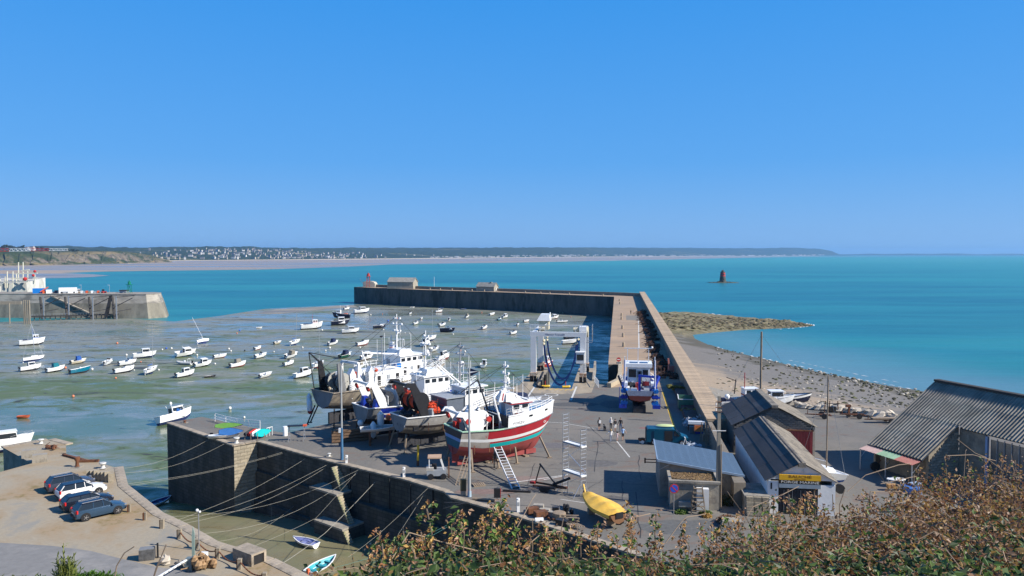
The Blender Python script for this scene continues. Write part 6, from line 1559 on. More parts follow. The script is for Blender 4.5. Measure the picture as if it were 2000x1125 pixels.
def gantry(root,x,y,z0,z1,m,curve=1.6,drums=True,drumm=M_netred,plates=True,w_=.5):
    """stern gantry: two swan necked plates leaning aft, with cross beam and winches"""
    gt=None
    for s_ in(1,-1):
        pr_=[(x+curve,z0),(x+curve+w_*1.5,z0),(x+curve*.9+w_,z0+(z1-z0)*.45),(x+w_*.9,z1-.1),(x-.5,z1),(x-.9,z1-.45),(x-.1,z1-.6),(x+curve*.35,z0+(z1-z0)*.5)]
        MB().side(pr_,s_*y-.09,s_*y+.09).build('gantry_arm',m,root)
    MB().bar((x-.3,-y,z1-.3),(x-.3,y,z1-.3),.28).build('gantry_beam',m,root)
    for s_ in(1,-1):MB().cyl((x-.4,s_*y*.75,z1-.9),(x-.25,s_*y*.75,z1-.85),.36,10).build('towing_block',M_red,root)
    if drums:
        dr=MB().cyl((x+curve+1.1,-y*.8,z0+1.9),(x+curve+1.1,y*.8,z0+1.9),.78,14).build('net_drum',drumm,root)
        for yy in(-y*.82,0,y*.82):MB().cyl((x+curve+1.1,yy-.04,z0+1.9),(x+curve+1.1,yy+.04,z0+1.9),1.0,14).build('drum_flange',m,dr)
def net_heap(root,c,d,m,seed,name='net_heap'):
    g=MB();r_=random.Random(seed)
    for i in range(16):g.rock((c[0]+r_.gauss(0,d[0]*.3),c[1]+r_.gauss(0,d[1]*.3),c[2]+r_.uniform(0,d[2]*.6)),(d[0]*.5,d[1]*.5,d[2]*.6),i+seed,6)
    for i in range(14):
        p=Vector((c[0]+r_.gauss(0,d[0]*.4),c[1]+r_.gauss(0,d[1]*.4),c[2]+r_.uniform(0,d[2])));q_=p+Vector((r_.uniform(-.5,.5),r_.uniform(-.5,.5),r_.uniform(-.4,.3)));g.bar(p,q_,.06)
    return g.build(name,m,root)
def fender(root,x,y,z,r,m1,m2,vertical=True):
    f_=MB().lathe([(.1,.95),(r,.6),(r,-.5),(r*.6,-.9)],(x,y,z),10).build('fender',m1,root,True);MB().lathe([(r*.9,-.52),(r*.75,-.9),(.08,-1.1)],(x,y,z),10).build('fender_cap',m2,f_,True)
def props(lab,org,ang,pts,m=M_wood,grp=None):
    for i,(x,y,zt,dx,dy)in enumerate(pts):
        M_=Matrix.Rotation(ang,3,'Z');a=M_@Vector((x+dx,y+dy,0))+org;c=M_@Vector((x,y,zt))+org
        t=thing('boat_prop',lab,'boat prop',(a.x,a.y,0),0,grp or lab);d=c-a
        MB().bar((0,0,0),d,.17).build('post',m,t);MB().box((0,0,.05),(.5,.4,.1)).build('foot',M_wood,t)
def mbox(root,name,c,d,m,rz=0,par=None):return MB().box(c,d,rz=rz).build(name,m,par or root)
# ---- 1. red, white and turquoise trawler
ang1=R(31);o1=Vector((-6.4,79.4,0));T1=thing('trawler','red and white trawler with turquoise band and white gantry, nearest the white stairs','trawler',o1,ang1,'trawlers propped up on the quay')
S=thull(12.2,5.4,3.55,.55,.12);
bb=lambda v0,v1,m,nm,t0=0,t1=1,tr=None,off=0:band(S,v0,v1,16,3,t0,t1,off).build(nm,m,T1,True,recalc=False)
bb(0,.42,M_pink,'antifouling');
bb(.42,.55,M_turq,'turquoise_band',.28,1);bb(.42,.55,M_sand,'sanded_band',0,.28);bb(.55,.61,M_redb,'red_band',.28,1);bb(.55,.61,M_sand,'sanded_band',0,.28)
bb(.61,.71,M_white,'white_band');bb(.71,1,M_redb,'red_band',.25,1);bb(.71,1,M_sand,'sanded_band',0,.25)
for v0,v1,m,nm in((0,.3,M_pink,'transom_bottom'),(.3,.58,M_tealb,'transom_teal'),(.58,.70,M_lblue,'transom_stripe'),(.70,1.0,M_brown,'transom')):
    g=MB();trans(g,S,v0,v1,3);g.build(nm,m,T1,recalc=False)
rimm(S,0,.52,.16,10,.12).build('capping_rail',M_mint,T1)
deckm(S,0.01,.55,.70,0,5).build('working_deck',M_deckg,T1,recalc=False)
def S1b(t,v):  # raised bow plating above the sheer
    p=S(t,1);hh=1.28*(1+.12*max(0,(t-.6)/.4));return(p[0]+.10*v*hh*(t>.8),p[1]+.06*v,p[2]+hh*v+.02)
band(S1b,0,1,14,2,.44,1).build('bow_plating',M_white,T1,True,recalc=False)
MB().add([S1b(.44,0),S1b(.44,1),(S1b(.44,1)[0],-S1b(.44,1)[1],S1b(.44,1)[2]),(S1b(.44,0)[0],-S1b(.44,0)[1],S1b(.44,0)[2])],[(0,1,2,3)]).build('shelter_bulkhead',mat('dark shelter interior',(.03,.035,.045),.7),T1,recalc=False)  # dark sheet over the shelter mouth; the dim inside is put into its colour
deckm(S1b,.44,.985,.62,0,8,.05).build('shelter_deck',M_dkblue,T1,recalc=False);rimm(S1b,.44,1,.14,12,.12).build('bow_rail_cap',M_white,T1)
rail_along(S1b,.5,.97,.55,T1,M_white,2,9,.045,0,.08,'bow_rail')
g=MB();
for s_ in(1,-1):
    pts=[Vector((S(t,1)[0],s_*(S(t,1)[1]+.05),S(t,1)[2]+.02))for t in[lerp(.40,1,i/12)for i in range(13)]]
    for i in range(12):g.bar(pts[i],pts[i+1],.10,.08)
g.build('rubbing_strake',M_grey,T1)
def on_hull(root,Sf,t,v,side_,w_,h_,m,nm,off=.03):
    p0,p1=Vector(Sf(t-.01,v)),Vector(Sf(t+.01,v));d=(p1-p0);d.z=0;a=math.atan2(d.y*side_,d.x);c=Vector(Sf(t,v));
    return MB().box((0,0,0),(w_,.05,h_)).build(nm,m,root,loc=(c.x,side_*(c.y+off),c.z),rz=a)
def text_hull(root,Sf,t,v,body,size,m,sx=1.1):
    p0,p1=Vector(Sf(t-.02,v)),Vector(Sf(t+.02,v));d=p1-p0;a=math.atan2(-d.y,d.x);c=Vector(Sf(t,v));sl_=math.atan2(d.z,math.hypot(d.x,d.y))
    textobj(body,size,m,root,(c.x,-c.y-.06,c.z),(math.pi/2,-sl_*0,a),sx=sx)
for t_ in(.70,.88):on_hull(T1,S1b,t_,.62,-1,.55,.2,M_glass,'scupper_window')
M_letg=mat('grey lettering',(.35,.35,.36),.6);text_hull(T1,S1b,.56,.3,'FORZA',.36,M_letg,1.4)
M_letw=mat('white hull lettering',(.8,.8,.78),.5);text_hull(T1,S,.90,.84,'CH',.38,M_letw)
wh=house(T1,6.6,8.9,1.5,4.7,6.5,M_white,M_redb)
MB().add([(8.9,-1.6,6.42),(9.6,-1.45,6.42),(9.6,1.45,6.42),(8.9,1.6,6.42),(8.6,-1.5,6.75),(9.2,-1.2,6.6),(9.2,1.2,6.6),(8.6,1.5,6.75)],HEX).build('visor',M_white,wh)
frust(6.0,8.2,1.2,6.65,7.5,.9,.1,.2).build('upper_casing',M_white,T1);MB().side([(5.2,6.65),(6.3,6.65),(6.0,7.9),(5.6,7.9)],-.9,-.5).build('funnel',M_white,T1)
MB().box((5.75,-.92,7.2),(.12,.02,.8),ry=.2).build('funnel_stripe',M_redb,T1)
mastset(T1,6.5,6.7,11.0,M_white,((8.6,.9),(9.6,.8),(10.4,.5)),True,3,3)
MB().cyl((6.1,-.5,6.8),(6.1,-.5,8.1),.2,10).build('exhaust',M_white,T1)
gantry(T1,.4,1.75,3.3,6.3,M_white,1.2,True,M_netdark)
for x_,y_ in((1.4,-1.5),(2.6,.4)):MB().side([(x_,3),(x_+1.2,3),(x_+1.5,5),(x_+.6,6.2),(x_-.4,6.4),(x_-.9,5.4),(x_-.3,4.2)],y_-.35,y_+.35).build('winch_housing',M_white,T1)
for x_,y_ in((.9,-1.87),(2.2,-.02),(3.4,-1.9)):MB().cyl((x_,y_-.12,5.2),(x_,y_+.1,5.2),.30,10).build('winch_reel',M_red,T1)
mbox(T1,'red_locker',(1.0,1.2,3.7),(.5,.6,1.9),M_red);net_heap(T1,(3.2,-.4,2.6),(1.6,1.6,.9),M_netred,4);net_heap(T1,(4.6,.6,2.6),(1.2,1.6,1.2),M_netdark,6);mbox(T1,'red_hatch',(3.4,-1.5,3.2),(.5,.5,1.1),M_red)
MB().ball((7.0,-1.8,5.1),.4,8).build('orange_float',M_orb,T1);MB().ball((6.2,-2.0,5.0),.3,8).build('orange_float',M_orb,T1)
MB().cyl((4.9,-1.9,4.6),(4.1,-1.7,7.4),.1,8).cyl((4.1,-1.7,7.4),(5.0,-1.2,7.9),.1,8).build('davit',M_white,T1);MB().bar((5.4,1.2,4.4),(3.2,.2,9.2),.14).bar((3.2,.2,9.2),(1.0,0,8.0),.1).build('derrick',M_netdark,T1)
rail_along(S1b,.44,.6,.9,T1,M_steel,3,4,.05,-.2,.4,'deck_rail')
net_heap(T1,(10.3,.1,4.6),(1.1,1.5,.35),M_dkblue,8,'blue_rope_coil')
mbox(T1,'hanging_fender',(3.9,-2.72,1.5),(.4,.35,.9),M_dark)
MB().b2((0.5,-.15,.15),(10.6,.15,.65)).build('keel',M_pink,T1);MB().b2((-.1,-.08,.5),(.7,.08,2.2)).build('rudder',M_pink,T1)
props('slanting timber prop under the red and white trawler',o1,ang1,[(1.2,-2.0,2.2,-.3,-.9),(4.0,-2.3,2.0,0,-.8),(10.3,-1.4,2.3,.7,-1.0),(1.0,2.2,2.2,-.5,.6),(6.5,-2.2,1.8,.1,-.4)])
for k,(x,y)in enumerate(((1.5,0),(4,0),(6.5,0),(9,0))):
    M_=Matrix.Rotation(ang1,3,'Z');q_=M_@Vector((x,0,0))+o1;tag(MB().box((0,0,.08),(.5,1.6,.16)).build('keel_block',M_wood,None,loc=(q_.x,q_.y,0),rz=ang1),'timber keel block under the red and white trawler','keel block','keel blocks under the red and white trawler')
# ---- 2. grey trawler with black gantry and red net drums
ang2=R(38);o2=Vector((-13.3,86.0,0));T2=thing('trawler','grey wooden trawler with black gantry and bright red net drums, second from the right','trawler',o2,ang2,'trawlers propped up on the quay')
S=thull(15.5,5.0,2.7,1.35,.35)
band(S,0,.45,16,3,0,1).build('bottom',M_beige,T2,True,recalc=False);band(S,.45,.55,16,1,0,1,.02).build('wale',M_brown,T2,True,recalc=False);band(S,.55,1,16,3,0,1).build('topsides',M_planks,T2,True,recalc=False)
g=MB();trans(g,S,0,1,5);g.build('transom',M_greyh,T2,recalc=False)
M_letx=mat('dark transom lettering',(.05,.06,.09),.6)
for i,ch in enumerate('KARCA'):textobj(ch,.42,M_letx if ch!='A' or i<3 else M_letw,T2,(-.08,1.7-i*.82,3.15-(.0)),(math.pi/2,0,-math.pi/2),sx=1.0)if i in(0,2,3,4)else None
rimm(S,0,1,.16,14,.1).build('capping_rail',M_white,T2);deckm(S,.01,.97,.55,0,8).build('deck',M_deckg,T2,recalc=False)
gantry(T2,.6,1.9,3.6,8.2,M_blackp,1.6,False,w_=.6)
for y_ in(-.75,.75):
    dr=MB().cyl((2.3,y_-.55,5.7),(2.3,y_+.55,5.7),.95,16).build('net_drum',M_netred,T2);MB().cyl((2.3,y_-.62,5.7),(2.3,y_-.56,5.7),1.12,16).cyl((2.3,y_+.56,5.7),(2.3,y_+.62,5.7),1.12,16).build('drum_flange',M_blackp,dr)
net_heap(T2,(4.1,-.6,4.3),(1.7,1.7,1.3),M_netred,14);net_heap(T2,(1.4,.2,3.9),(1.2,2.0,.8),M_netdark,15)
mbox(T2,'shelter',(6.8,0,4.6),(2.4,3.6,2.1),mat('shaded shelter',(.10,.12,.15),.6));mbox(T2,'shelter_roof',(6.8,0,5.75),(2.8,4.0,.12),M_grey)  # shelter box coloured dark for the shade within
house(T2,8.4,11.4,1.6,3.7,6.6,M_white,None,M_white);mastset(T2,8.7,6.6,12.2,M_steel,((9.4,.8),(10.6,1.0),(11.5,.6)),True,8,4)
rail_along(S,.55,1,.9,T2,M_white,3,9,.05);MB().bar((8.6,.6,7),(5.5,.4,9.6),.14).bar((8.6,-.6,7),(5.5,-.4,9.6),.14).build('derrick',M_white,T2);mbox(T2,'solar_panel',(12.5,.8,4.9),(1.5,1.2,.1),M_glass)
fender(T2,6.2,-2.75,3.0,.3,M_gel,M_red);mbox(T2,'hull_step',(1.0,-2.35,2.9),(.7,.3,.5),M_blackp)
g=MB();
for k in range(6):g.bar((6.6,-2.68,1.4+k*.42),(7.1,-2.68,1.4+k*.42),.05)
g.bar((6.6,-2.68,1.2),(6.6,-2.68,4.1),.06).bar((7.1,-2.68,1.2),(7.1,-2.68,4.1),.06).build('side_ladder',M_steel,T2)
MB().b2((.8,-.14,.3),(13.6,.14,1.45)).build('keel',M_antid,T2);MB().b2((-.1,-.08,.9),(.8,.08,2.4)).build('rudder',M_antid,T2)
props('tall thin prop under the grey trawler',o2,ang2,[(.3,-1.3,2.1,-.4,-.3),(.3,1.6,2.1,-.5,.4),(5,-2.2,2.2,0,-.8),(10,-2.2,2.4,0,-.8)])
t=thing('boat_prop','yellow painted round post under the stern of the grey trawler','boat prop',P(816,910));MB().cyl((0,0,0),(.05,0,2.3),.12,8).build('post',M_yello,t);MB().cyl((0,0,.0),(0,0,.6),.14,8).build('foot',M_rust,t)
# ---- 3. blue trawler with white stripes
ang3=R(38);o3=Vector((-18.8,91.2,0));T3=thing('trawler','royal blue trawler with two white stripes and white gantry, third from the right','trawler',o3,ang3,'trawlers propped up on the quay')
S=thull(16.5,5.4,2.9,1.2,.38)
for v0,v1,m,nm in((0,.38,M_antid,'antifouling'),(.38,.46,M_white,'white_stripe'),(.46,.62,M_royal,'blue_band'),(.62,.69,M_white,'white_stripe'),(.69,.93,M_royal,'blue_band'),(.93,1,M_white,'white_stripe')):
    band(S,v0,v1,16,2,.1 if m is not M_antid else 0,1).build(nm,m,T3,True,recalc=False)
band(S,.38,1,3,3,0,.1).build('stern_quarter',M_greyh,T3,True,recalc=False);g=MB();trans(g,S,0,1,5);g.build('transom',M_greyh,T3,recalc=False)
rimm(S,0,1,.16,14,.1).build('capping_rail',M_white,T3);deckm(S,.01,.97,.6,0,8).build('deck',M_deckg,T3,recalc=False)
gantry(T3,.6,2.0,3.6,7.4,M_white,1.3,False,w_=.6)
for s_ in(-1,1):MB().side([(.9,3.6),(1.9,3.6),(1.7,5.1),(1.2,5.1)],s_*1.6-.35,s_*1.6+.35).build('blue_arch',M_royal,T3)
MB().cyl((3.2,-1.5,5.2),(3.2,1.5,5.2),.7,14).build('net_drum',M_netdark,T3);frust(4.2,6.6,1.9,3.4,5.9,.2,.2,.1).build('shelter',M_white,T3)
house(T3,8.2,12.2,1.75,3.7,7.1,M_white,None,M_white,4);frust(8.8,11.2,1.2,7.2,8.0,.5,.3,.2).build('upper_casing',M_white,T3)
mastset(T3,9.4,7.2,13.0,M_white,((9.8,.9),(11.2,1.2),(12.2,.7)),True,14,4);MB().bar((9.2,0,7.5),(3.4,.2,8.9),.22).bar((3.4,.2,8.9),(3.2,.2,7.5),.1).build('derrick',M_white,T3)
rail_along(S,.5,1,1.0,T3,M_white,3,10,.05);net_heap(T3,(2.0,0,4.1),(1.3,2.0,1.0),M_netdark,24);net_heap(T3,(5.2,.5,6.0),(1.5,1.5,.8),mat('pale net',(.5,.48,.44),.9),26)
fender(T3,1.4,-2.62,2.9,.42,M_gel,M_gel);fender(T3,.5,-2.45,1.7,.36,M_gel,M_gel);MB().ball((2.4,-2.85,3.0),.42,8).build('red_float',M_orb,T3);MB().ball((-.2,-.4,2.2),.4,8).build('white_float',M_gel,T3)
MB().b2((.8,-.14,.25),(15.4,.14,1.3)).build('keel',M_antid,T3)
props('dark steel prop under the blue striped trawler',o3,ang3,[(.6,-1.9,2.1,-.4,-.4),(5,-2.4,2.2,0,-.9),(10,-2.4,2.3,0,-.9),(.5,1.6,2.1,-.3,.5)],M_rust)
# ---- 4. big white trawler at the left end
ang4=R(50);o4=Vector((-25.2,97.8,0));T4=thing('trawler','large white trawler with grey beige stern and many fenders, leftmost of the row','trawler',o4,ang4,'trawlers propped up on the quay')
S=thull(21.5,6.0,3.0,1.7,.4)
band(S,0,.4,16,3).build('bottom',M_beige,T4,True,recalc=False);band(S,.4,1,8,4,0,.35).build('stern_topsides',M_beige,T4,True,recalc=False);band(S,.4,1,12,4,.35,1).build('topsides',M_white,T4,True,recalc=False)
g=MB();trans(g,S,0,1,5);g.build('transom',M_greyh,T4,recalc=False)
for i,ch in enumerate('TI'):textobj(ch,.45,M_letx,T4,(-.06,1.5-i*.7,4.1),(math.pi/2,0,-math.pi/2))
rimm(S,0,1,.18,14,.12).build('capping_rail',M_beige,T4);deckm(S,.01,.97,.65,0,8).build('deck',M_deckg,T4,recalc=False)
for s_ in(-1,1):MB().side([(1.2,4.2),(2.4,4.2),(2.0,6.6),(1.5,8.6),(.9,8.6),(1.0,6.4)],s_*2.1-.1,s_*2.1+.1).build('gantry_arm',M_blackp if s_>0 else M_greyh,T4)
for y_ in(-.9,.9):
    dr=MB().cyl((2.3,y_-.5,6.0),(2.3,y_+.5,6.0),.9,14).build('net_drum',M_netdark,T4);MB().cyl((2.3,y_-.6,6.0),(2.3,y_-.5,6.0),1.15,14).build('drum_flange',mat('grey disc',(.35,.34,.3),.6),dr)
MB().bar((1.2,2.0,8.4),(-.2,2.6,9.8),.16).bar((-.2,2.6,9.8),(4.2,1.5,8.6),.12).bar((-.2,2.6,9.8),(.5,2.4,4.5),.1).bar((-.2,2.6,9.8),(2.4,0,6),.08).build('derrick',M_blackp,T4)
MB().bar((4.6,-1.8,8.2),(4.6,1.8,8.2),.3).bar((4.6,-1.8,4),(4.6,-1.8,8.2),.28).bar((4.6,1.8,4),(4.6,1.8,8.2),.28).build('goal_post',M_white,T4)
for x_,y_ in((3.5,-1.3),(5.4,-.4),(6.4,-1.6)):MB().side([(x_,4.4),(x_+.9,4.4),(x_+.8,6.6),(x_+.3,7.6),(x_-.2,6.8)],y_-.4,y_+.4).build('winch_housing',M_white,T4)
frust(7.0,12.0,2.3,4.2,6.7,.2,.3,.1).build('deck_shelter',M_white,T4)
wh=house(T4,12.0,16.4,2.0,5.2,8.3,M_white,None,M_white,5);frust(12.2,15.0,1.5,8.4,9.2,.5,.3,.2).build('upper_casing',M_white,T4)
mastset(T4,13.0,9.0,14.3,M_white,((11.8,.9),(12.8,1.3),(13.6,.8)),True,33,5);MB().bar((12.6,-.9,8.6),(6.2,-.6,9.4),.18).bar((6.2,-.6,9.4),(7.6,-.7,6.6),.12).build('derrick',M_white,T4)
mbox(T4,'blue_bin',(11.6,-1.9,7.1),(.8,.6,.6),M_blue)
rail_along(S,.55,1,1.1,T4,M_white,4,12,.05);rail_along(S,.12,.5,.9,T4,M_white,3,8,.05)
net_heap(T4,(3.4,.3,4.6),(1.6,2.4,1.4),M_netdark,41);net_heap(T4,(5.4,1.0,4.6),(1.4,1.2,1.6),mat('tan net',(.28,.24,.18),.9,var=.4),43)
fender(T4,-.3,2.4,2.6,.36,M_gel,M_redh);fender(T4,.1,3.1,3.2,.34,M_gel,M_redh)
for x_,z_,m_ in((4.2,2.9,mat('cream fender',(.6,.55,.32),.5)),(5.2,2.5,M_gel),(4.4,1.4,M_gel)):fender(T4,x_,-3.1,z_,.38,m_,m_)
MB().b2((1.0,-.15,.3),(19,.15,1.8)).build('keel',M_antid,T4)
props('long dark prop leaning under the stern of the leftmost trawler',o4,ang4,[(.4,2.2,2.6,-.9,.6),(.6,-1.8,2.6,-.4,-.4),(1.4,2.6,2.8,-.9,.9),(6,-2.6,2.6,.1,-1),(11,-2.6,2.7,0,-1)],M_tim)
# block under T4: dark box bed
t=thing('timber_cradle','long brown timber cradle lying in the shade under the leftmost trawlers','cradle',P(690,862),R(20));
for k in range(4):MB().b2((-2.6,-.3,.12+k*.38),(2.8,.3,.12+k*.38+.3)).build('beam',mat('brown beam',(.16,.10,.06),.85),t)
# small white boat between grey and blue trawler sterns
q=P(742,868);t=thing('tender','white tender lying under the bow flare between blue and grey trawlers','boat',(q.x,q.y,1.6),R(15));dinghy(M_gel,M_floor,t,4.6)
for x in(-1.2,1.2):MB().b2((x-.1,-.5,-1.6),(x+.1,.5,.1)).build('cradle_frame',M_rust,t)
# small boat with dark cover behind the red trawler
q=P(1016,806);t=thing('covered_boat','white boat with black cover standing behind the red trawler wheelhouse','boat',(q.x,q.y,.5),R(20));S_=motorboat('canopy',W,AD,t,6.0,M_canv);MB().b2((-2,-.6,-.5),(2,.6,0)).build('trailer',M_rust,t)
for x in(-1,1):MB().cyl((x,-.9,-.2),(x,.9,-.2),.3,10).build('wheel',M_dark,t)
# ---- blue and white shellfish boat facing away beside the parapet
o5=P(1252,812);T5=thing('oyster_barge','blue and white shellfish boat seen from astern, standing by the jetty parapet','work boat',(o5.x,o5.y+1.2,0),math.pi/2-AX)
S_b=thull(12.5,5.0,2.1,1.0,.2)
def S(t,v):p=S_b(t,v);q_=S_b(t,1);return(p[0],q_[1]*min(1,v)**.13*(.8+.2*min(1,v)),p[2]+.5*v)
band(S,0,.5,14,3).build('bottom',mat('maroon bottom',(.10,.02,.02),.7,var=.2),T5,True,recalc=False);band(S,.5,1,14,3).build('topsides',M_royal,T5,True,recalc=False)
g=MB();trans(g,S,0,.42,4);g.build('transom',mat('maroon transom',(.12,.025,.02),.6),T5,recalc=False);g=MB();trans(g,S,.42,.8,3);g.build('upper_transom',mat('scuffed lilac plate',(.22,.25,.33),.6,var=.3,scale=2),T5,recalc=False);deckm(S,.01,.97,.75,0,8).build('deck',mat('pale blue grey deck',(.34,.40,.50),.6,var=.2,scale=1),T5,recalc=False);rimm(S,.05,1,.14,12,.1).build('capping_rail',M_white,T5)
for s_ in(-1,1):
    for k in range(3):
        for j in range(2):MB().cyl((.3+k*0,s_*(2.2+.45*(j-.5)),1.5+k*.85),(1.1,s_*(2.2+.45*(j-.5)),1.5+k*.85),.3,8).build('blue_float',M_blue if k!=1 else M_royal,T5)
    MB().box((.6,s_*2.4,2.3),(.9,1.0,.15)).box((.6,s_*2.4,1.0),(1.0,1.1,.5)).box((.6,s_*2.9,2.4),(.5,.08,2.6)).build('jack_leg_frame',M_royal,T5)
    MB().cyl((.9,s_*2.2,2.8),(.9,s_*2.15,7.7),.13,10).build('jack_leg',mat('pale lilac steel',(.42,.45,.58),.35),T5);MB().box((.9,s_*2.15,7.9),(.4,.12,.5)).build('leg_head',M_white,T5)
    MB().bar((5.0,s_*2.3,3.2),(5.8,s_*2.9,4.6),.5).build('folded_arm',M_royal if s_<0 else M_navy,T5);mbox(T5,'side_box',(3.4,s_*2.0,3.7),(2.0,.6,.7),M_white)
wh=frust(6.2,9.0,1.75,3.0,5.9,.2,.0,.08).build('wheelhouse',M_white,T5);MB().box((7.5,0,6.15),(3.6,4.0,.55)).build('roof',M_white,wh)
for s_ in(-1,1):MB().box((7.0,s_*.75,6.45),(1.2,1.2,.06)).build('solar_panel',mat('solar panel',(.03,.05,.12),.2),wh)
MB().box((6.17,.95,4.9),(.06,1.1,1.2)).build('window',M_glass,wh);MB().box((6.17,-1.0,5.0),(.06,.8,.9)).build('window',M_glass,wh);MB().box((6.16,-.1,4.3),(.07,.75,2.0)).build('door',M_greyh,wh);MB().box((6.13,-.1,4.9),(.04,.35,.6)).build('door_glass',M_glass,wh)
MB().bar((7.2,-1.5,6.4),(7.2,-1.5,8.6),.1).bar((7.2,1.7,6.4),(7.2,1.7,8.6),.1).bar((7.2,-2.0,8.6),(7.2,2.2,8.6),.12).bar((7.2,.1,6.4),(7.2,.1,8.7),.1).build('roof_frame',M_white,wh);MB().ball((7.2,-2.0,8.75),.18,8).build('lamp',M_gel,wh)
MB().bar((1.6,0,2.9),(1.6,0,5.4),.35).bar((1.6,.1,5.3),(1.7,-2.2,5.1),.28).build('crane',M_royal,T5);mbox(T5,'red_panel',(1.3,-.9,4.2),(.1,.95,.6),mat('dark red panel',(.3,.03,.03),.5));MB().cyl((3.0,.2,3.0),(3.0,.2,4.0),.35,10).build('red_can',M_red,T5)
MB().cyl((1.2,-1.4,3.2),(1.2,-.6,3.2),.5,12).build('hose_reel',M_grey,T5);net_heap(T5,(4.4,-.4,3.2),(1.2,1.4,.9),M_greyh,51,'deck_gear');net_heap(T5,(4.2,1.2,3.2),(.9,.9,.8),M_netdark,53,'deck_gear');mbox(T5,'deck_hatch',(2.0,.8,3.1),(1.2,.9,.4),M_white)
MB().b2((.5,-.9,.02),(3.5,.9,1.0)).build('skeg',M_antid,T5);MB().b2((5.5,-.9,.02),(8.5,.9,1.0)).build('skeg',M_antid,T5)
for s_ in(-1,1):
    MB().b2((1.2,s_*2.0,3.0),(6.0,s_*2.55,3.75)).build('side_bulwark',M_royal,T5);MB().b2((1.6,s_*1.4,3.0),(4.8,s_*1.95,3.35)).build('side_trough',M_white if s_>0 else M_royal,T5)
MB().b2((.1,-2.0,2.7),(.4,2.0,3.2)).build('stern_coaming',M_navy,T5)
rail_along(S,.3,.9,.8,T5,M_white,2,8,.05)
for T_,x0,x1,y_,z0,z1 in((T4,7.0,12.0,2.3,4.2,6.7),(T3,4.2,6.6,1.9,3.4,5.9),(T4,12.2,16.2,2.0,5.2,7.2)):
    for k in range(3):
        xx=lerp(x0,x1,(k+.5)/3);MB().box((xx,-y_+.02,z0+(z1-z0)*.5),(.5,.1,(z1-z0)*.55)).build('side_opening',M_dark if k!=1 else M_grey,T_)
    rail=MB()
    for k in range(6):xx=lerp(x0,x1,k/5);rail.bar((xx,-y_*.95,z1),(xx,-y_*.95,z1+.85),.05).bar((xx,y_*.95,z1),(xx,y_*.95,z1+.85),.05)
    for z in(.45,.85):rail.bar((x0,-y_*.95,z1+z),(x1,-y_*.95,z1+z),.05).bar((x0,y_*.95,z1+z),(x1,y_*.95,z1+z),.05)
    rail.build('top_rail',M_white,T_)
for T_,pts_ in((T1,((1.2,2.74,2.3),(3.0,2.76,2.2),(5.6,2.76,1.9))),(T2,((2.6,2.5,2.9),(4.6,2.52,2.7))),(T3,((4,2.72,2.8),(7,2.74,2.6)))):
    for(x,y,z)in pts_:MB().box((x,-y,z),(.07,.03,1.0)).build('rust_streak',M_rust,T_)
# standing rigging, wires and deck clutter on the trawlers
rr9=random.Random(19)
for T_,x0,xm,zm,xb,zb,hb_,nn_ in((T1,.6,6.5,10.6,11.6,5.6,1.4,5),(T2,.8,8.8,12.0,15,5.2,1.6,7),(T3,.8,9.5,12.8,16,5.2,1.8,7),(T4,1.2,13.1,14.0,21,6.6,2.0,9)):
    for(a,c)in(((xm,0,zm),(xb,0,zb)),((xm,0,zm),(x0,hb_*.8,7.6)),((xm,0,zm),(x0,-hb_*.8,7.6)),((xm,0,zm*.9),(xm+1,hb_,6.6)),((xm,0,zm*.9),(xm+1,-hb_,6.6)),((x0+.2,0,7.8),(xm-2.5,0,8.4))):MB().cyl(a,c,.022,4).build('rigging_wire',M_dark,T_)
    for k in range(nn_):
        x,y=rr9.uniform(xm-3.2,xm+2.6),rr9.uniform(-1.5,1.5);z=7.0+(T_ is T4)*1.6;MB().cyl((x,y,z-.8),(x,y,z+rr9.uniform(1.2,3.4)),.028,4).build('whip_aerial',M_white,T_)
        x,y=rr9.uniform(2,xm-.5),rr9.uniform(-hb_,hb_);m_=rr9.choice((M_orb,M_netred,M_royal,M_grey,M_netdark,M_gel));z=3.5+(T_ is T4)*2.2+rr9.uniform(0,1)
        (MB().ball((x,y,z+.6),.3,8)if k%2 else MB().box((x,y,z+.4),(.7,.5,.8),rz=rr9.uniform(0,1))).build('deck_float' if k%2 else 'deck_box',m_,T_)
    for k in range(4):x=lerp(x0+2,xm-1.6,k/3);MB().bar((x,-hb_*1.1,3.6),(x,-hb_*1.1,5.4+.3*(k%2)),.07).bar((x,hb_*1.1,3.6),(x,hb_*1.1,5.4+.3*(k%2)),.07).bar((x,-hb_*1.1,5.4),(x,hb_*1.1,5.4),.07).build('deck_frame',M_white if T_ is not T2 else M_blackp,T_)
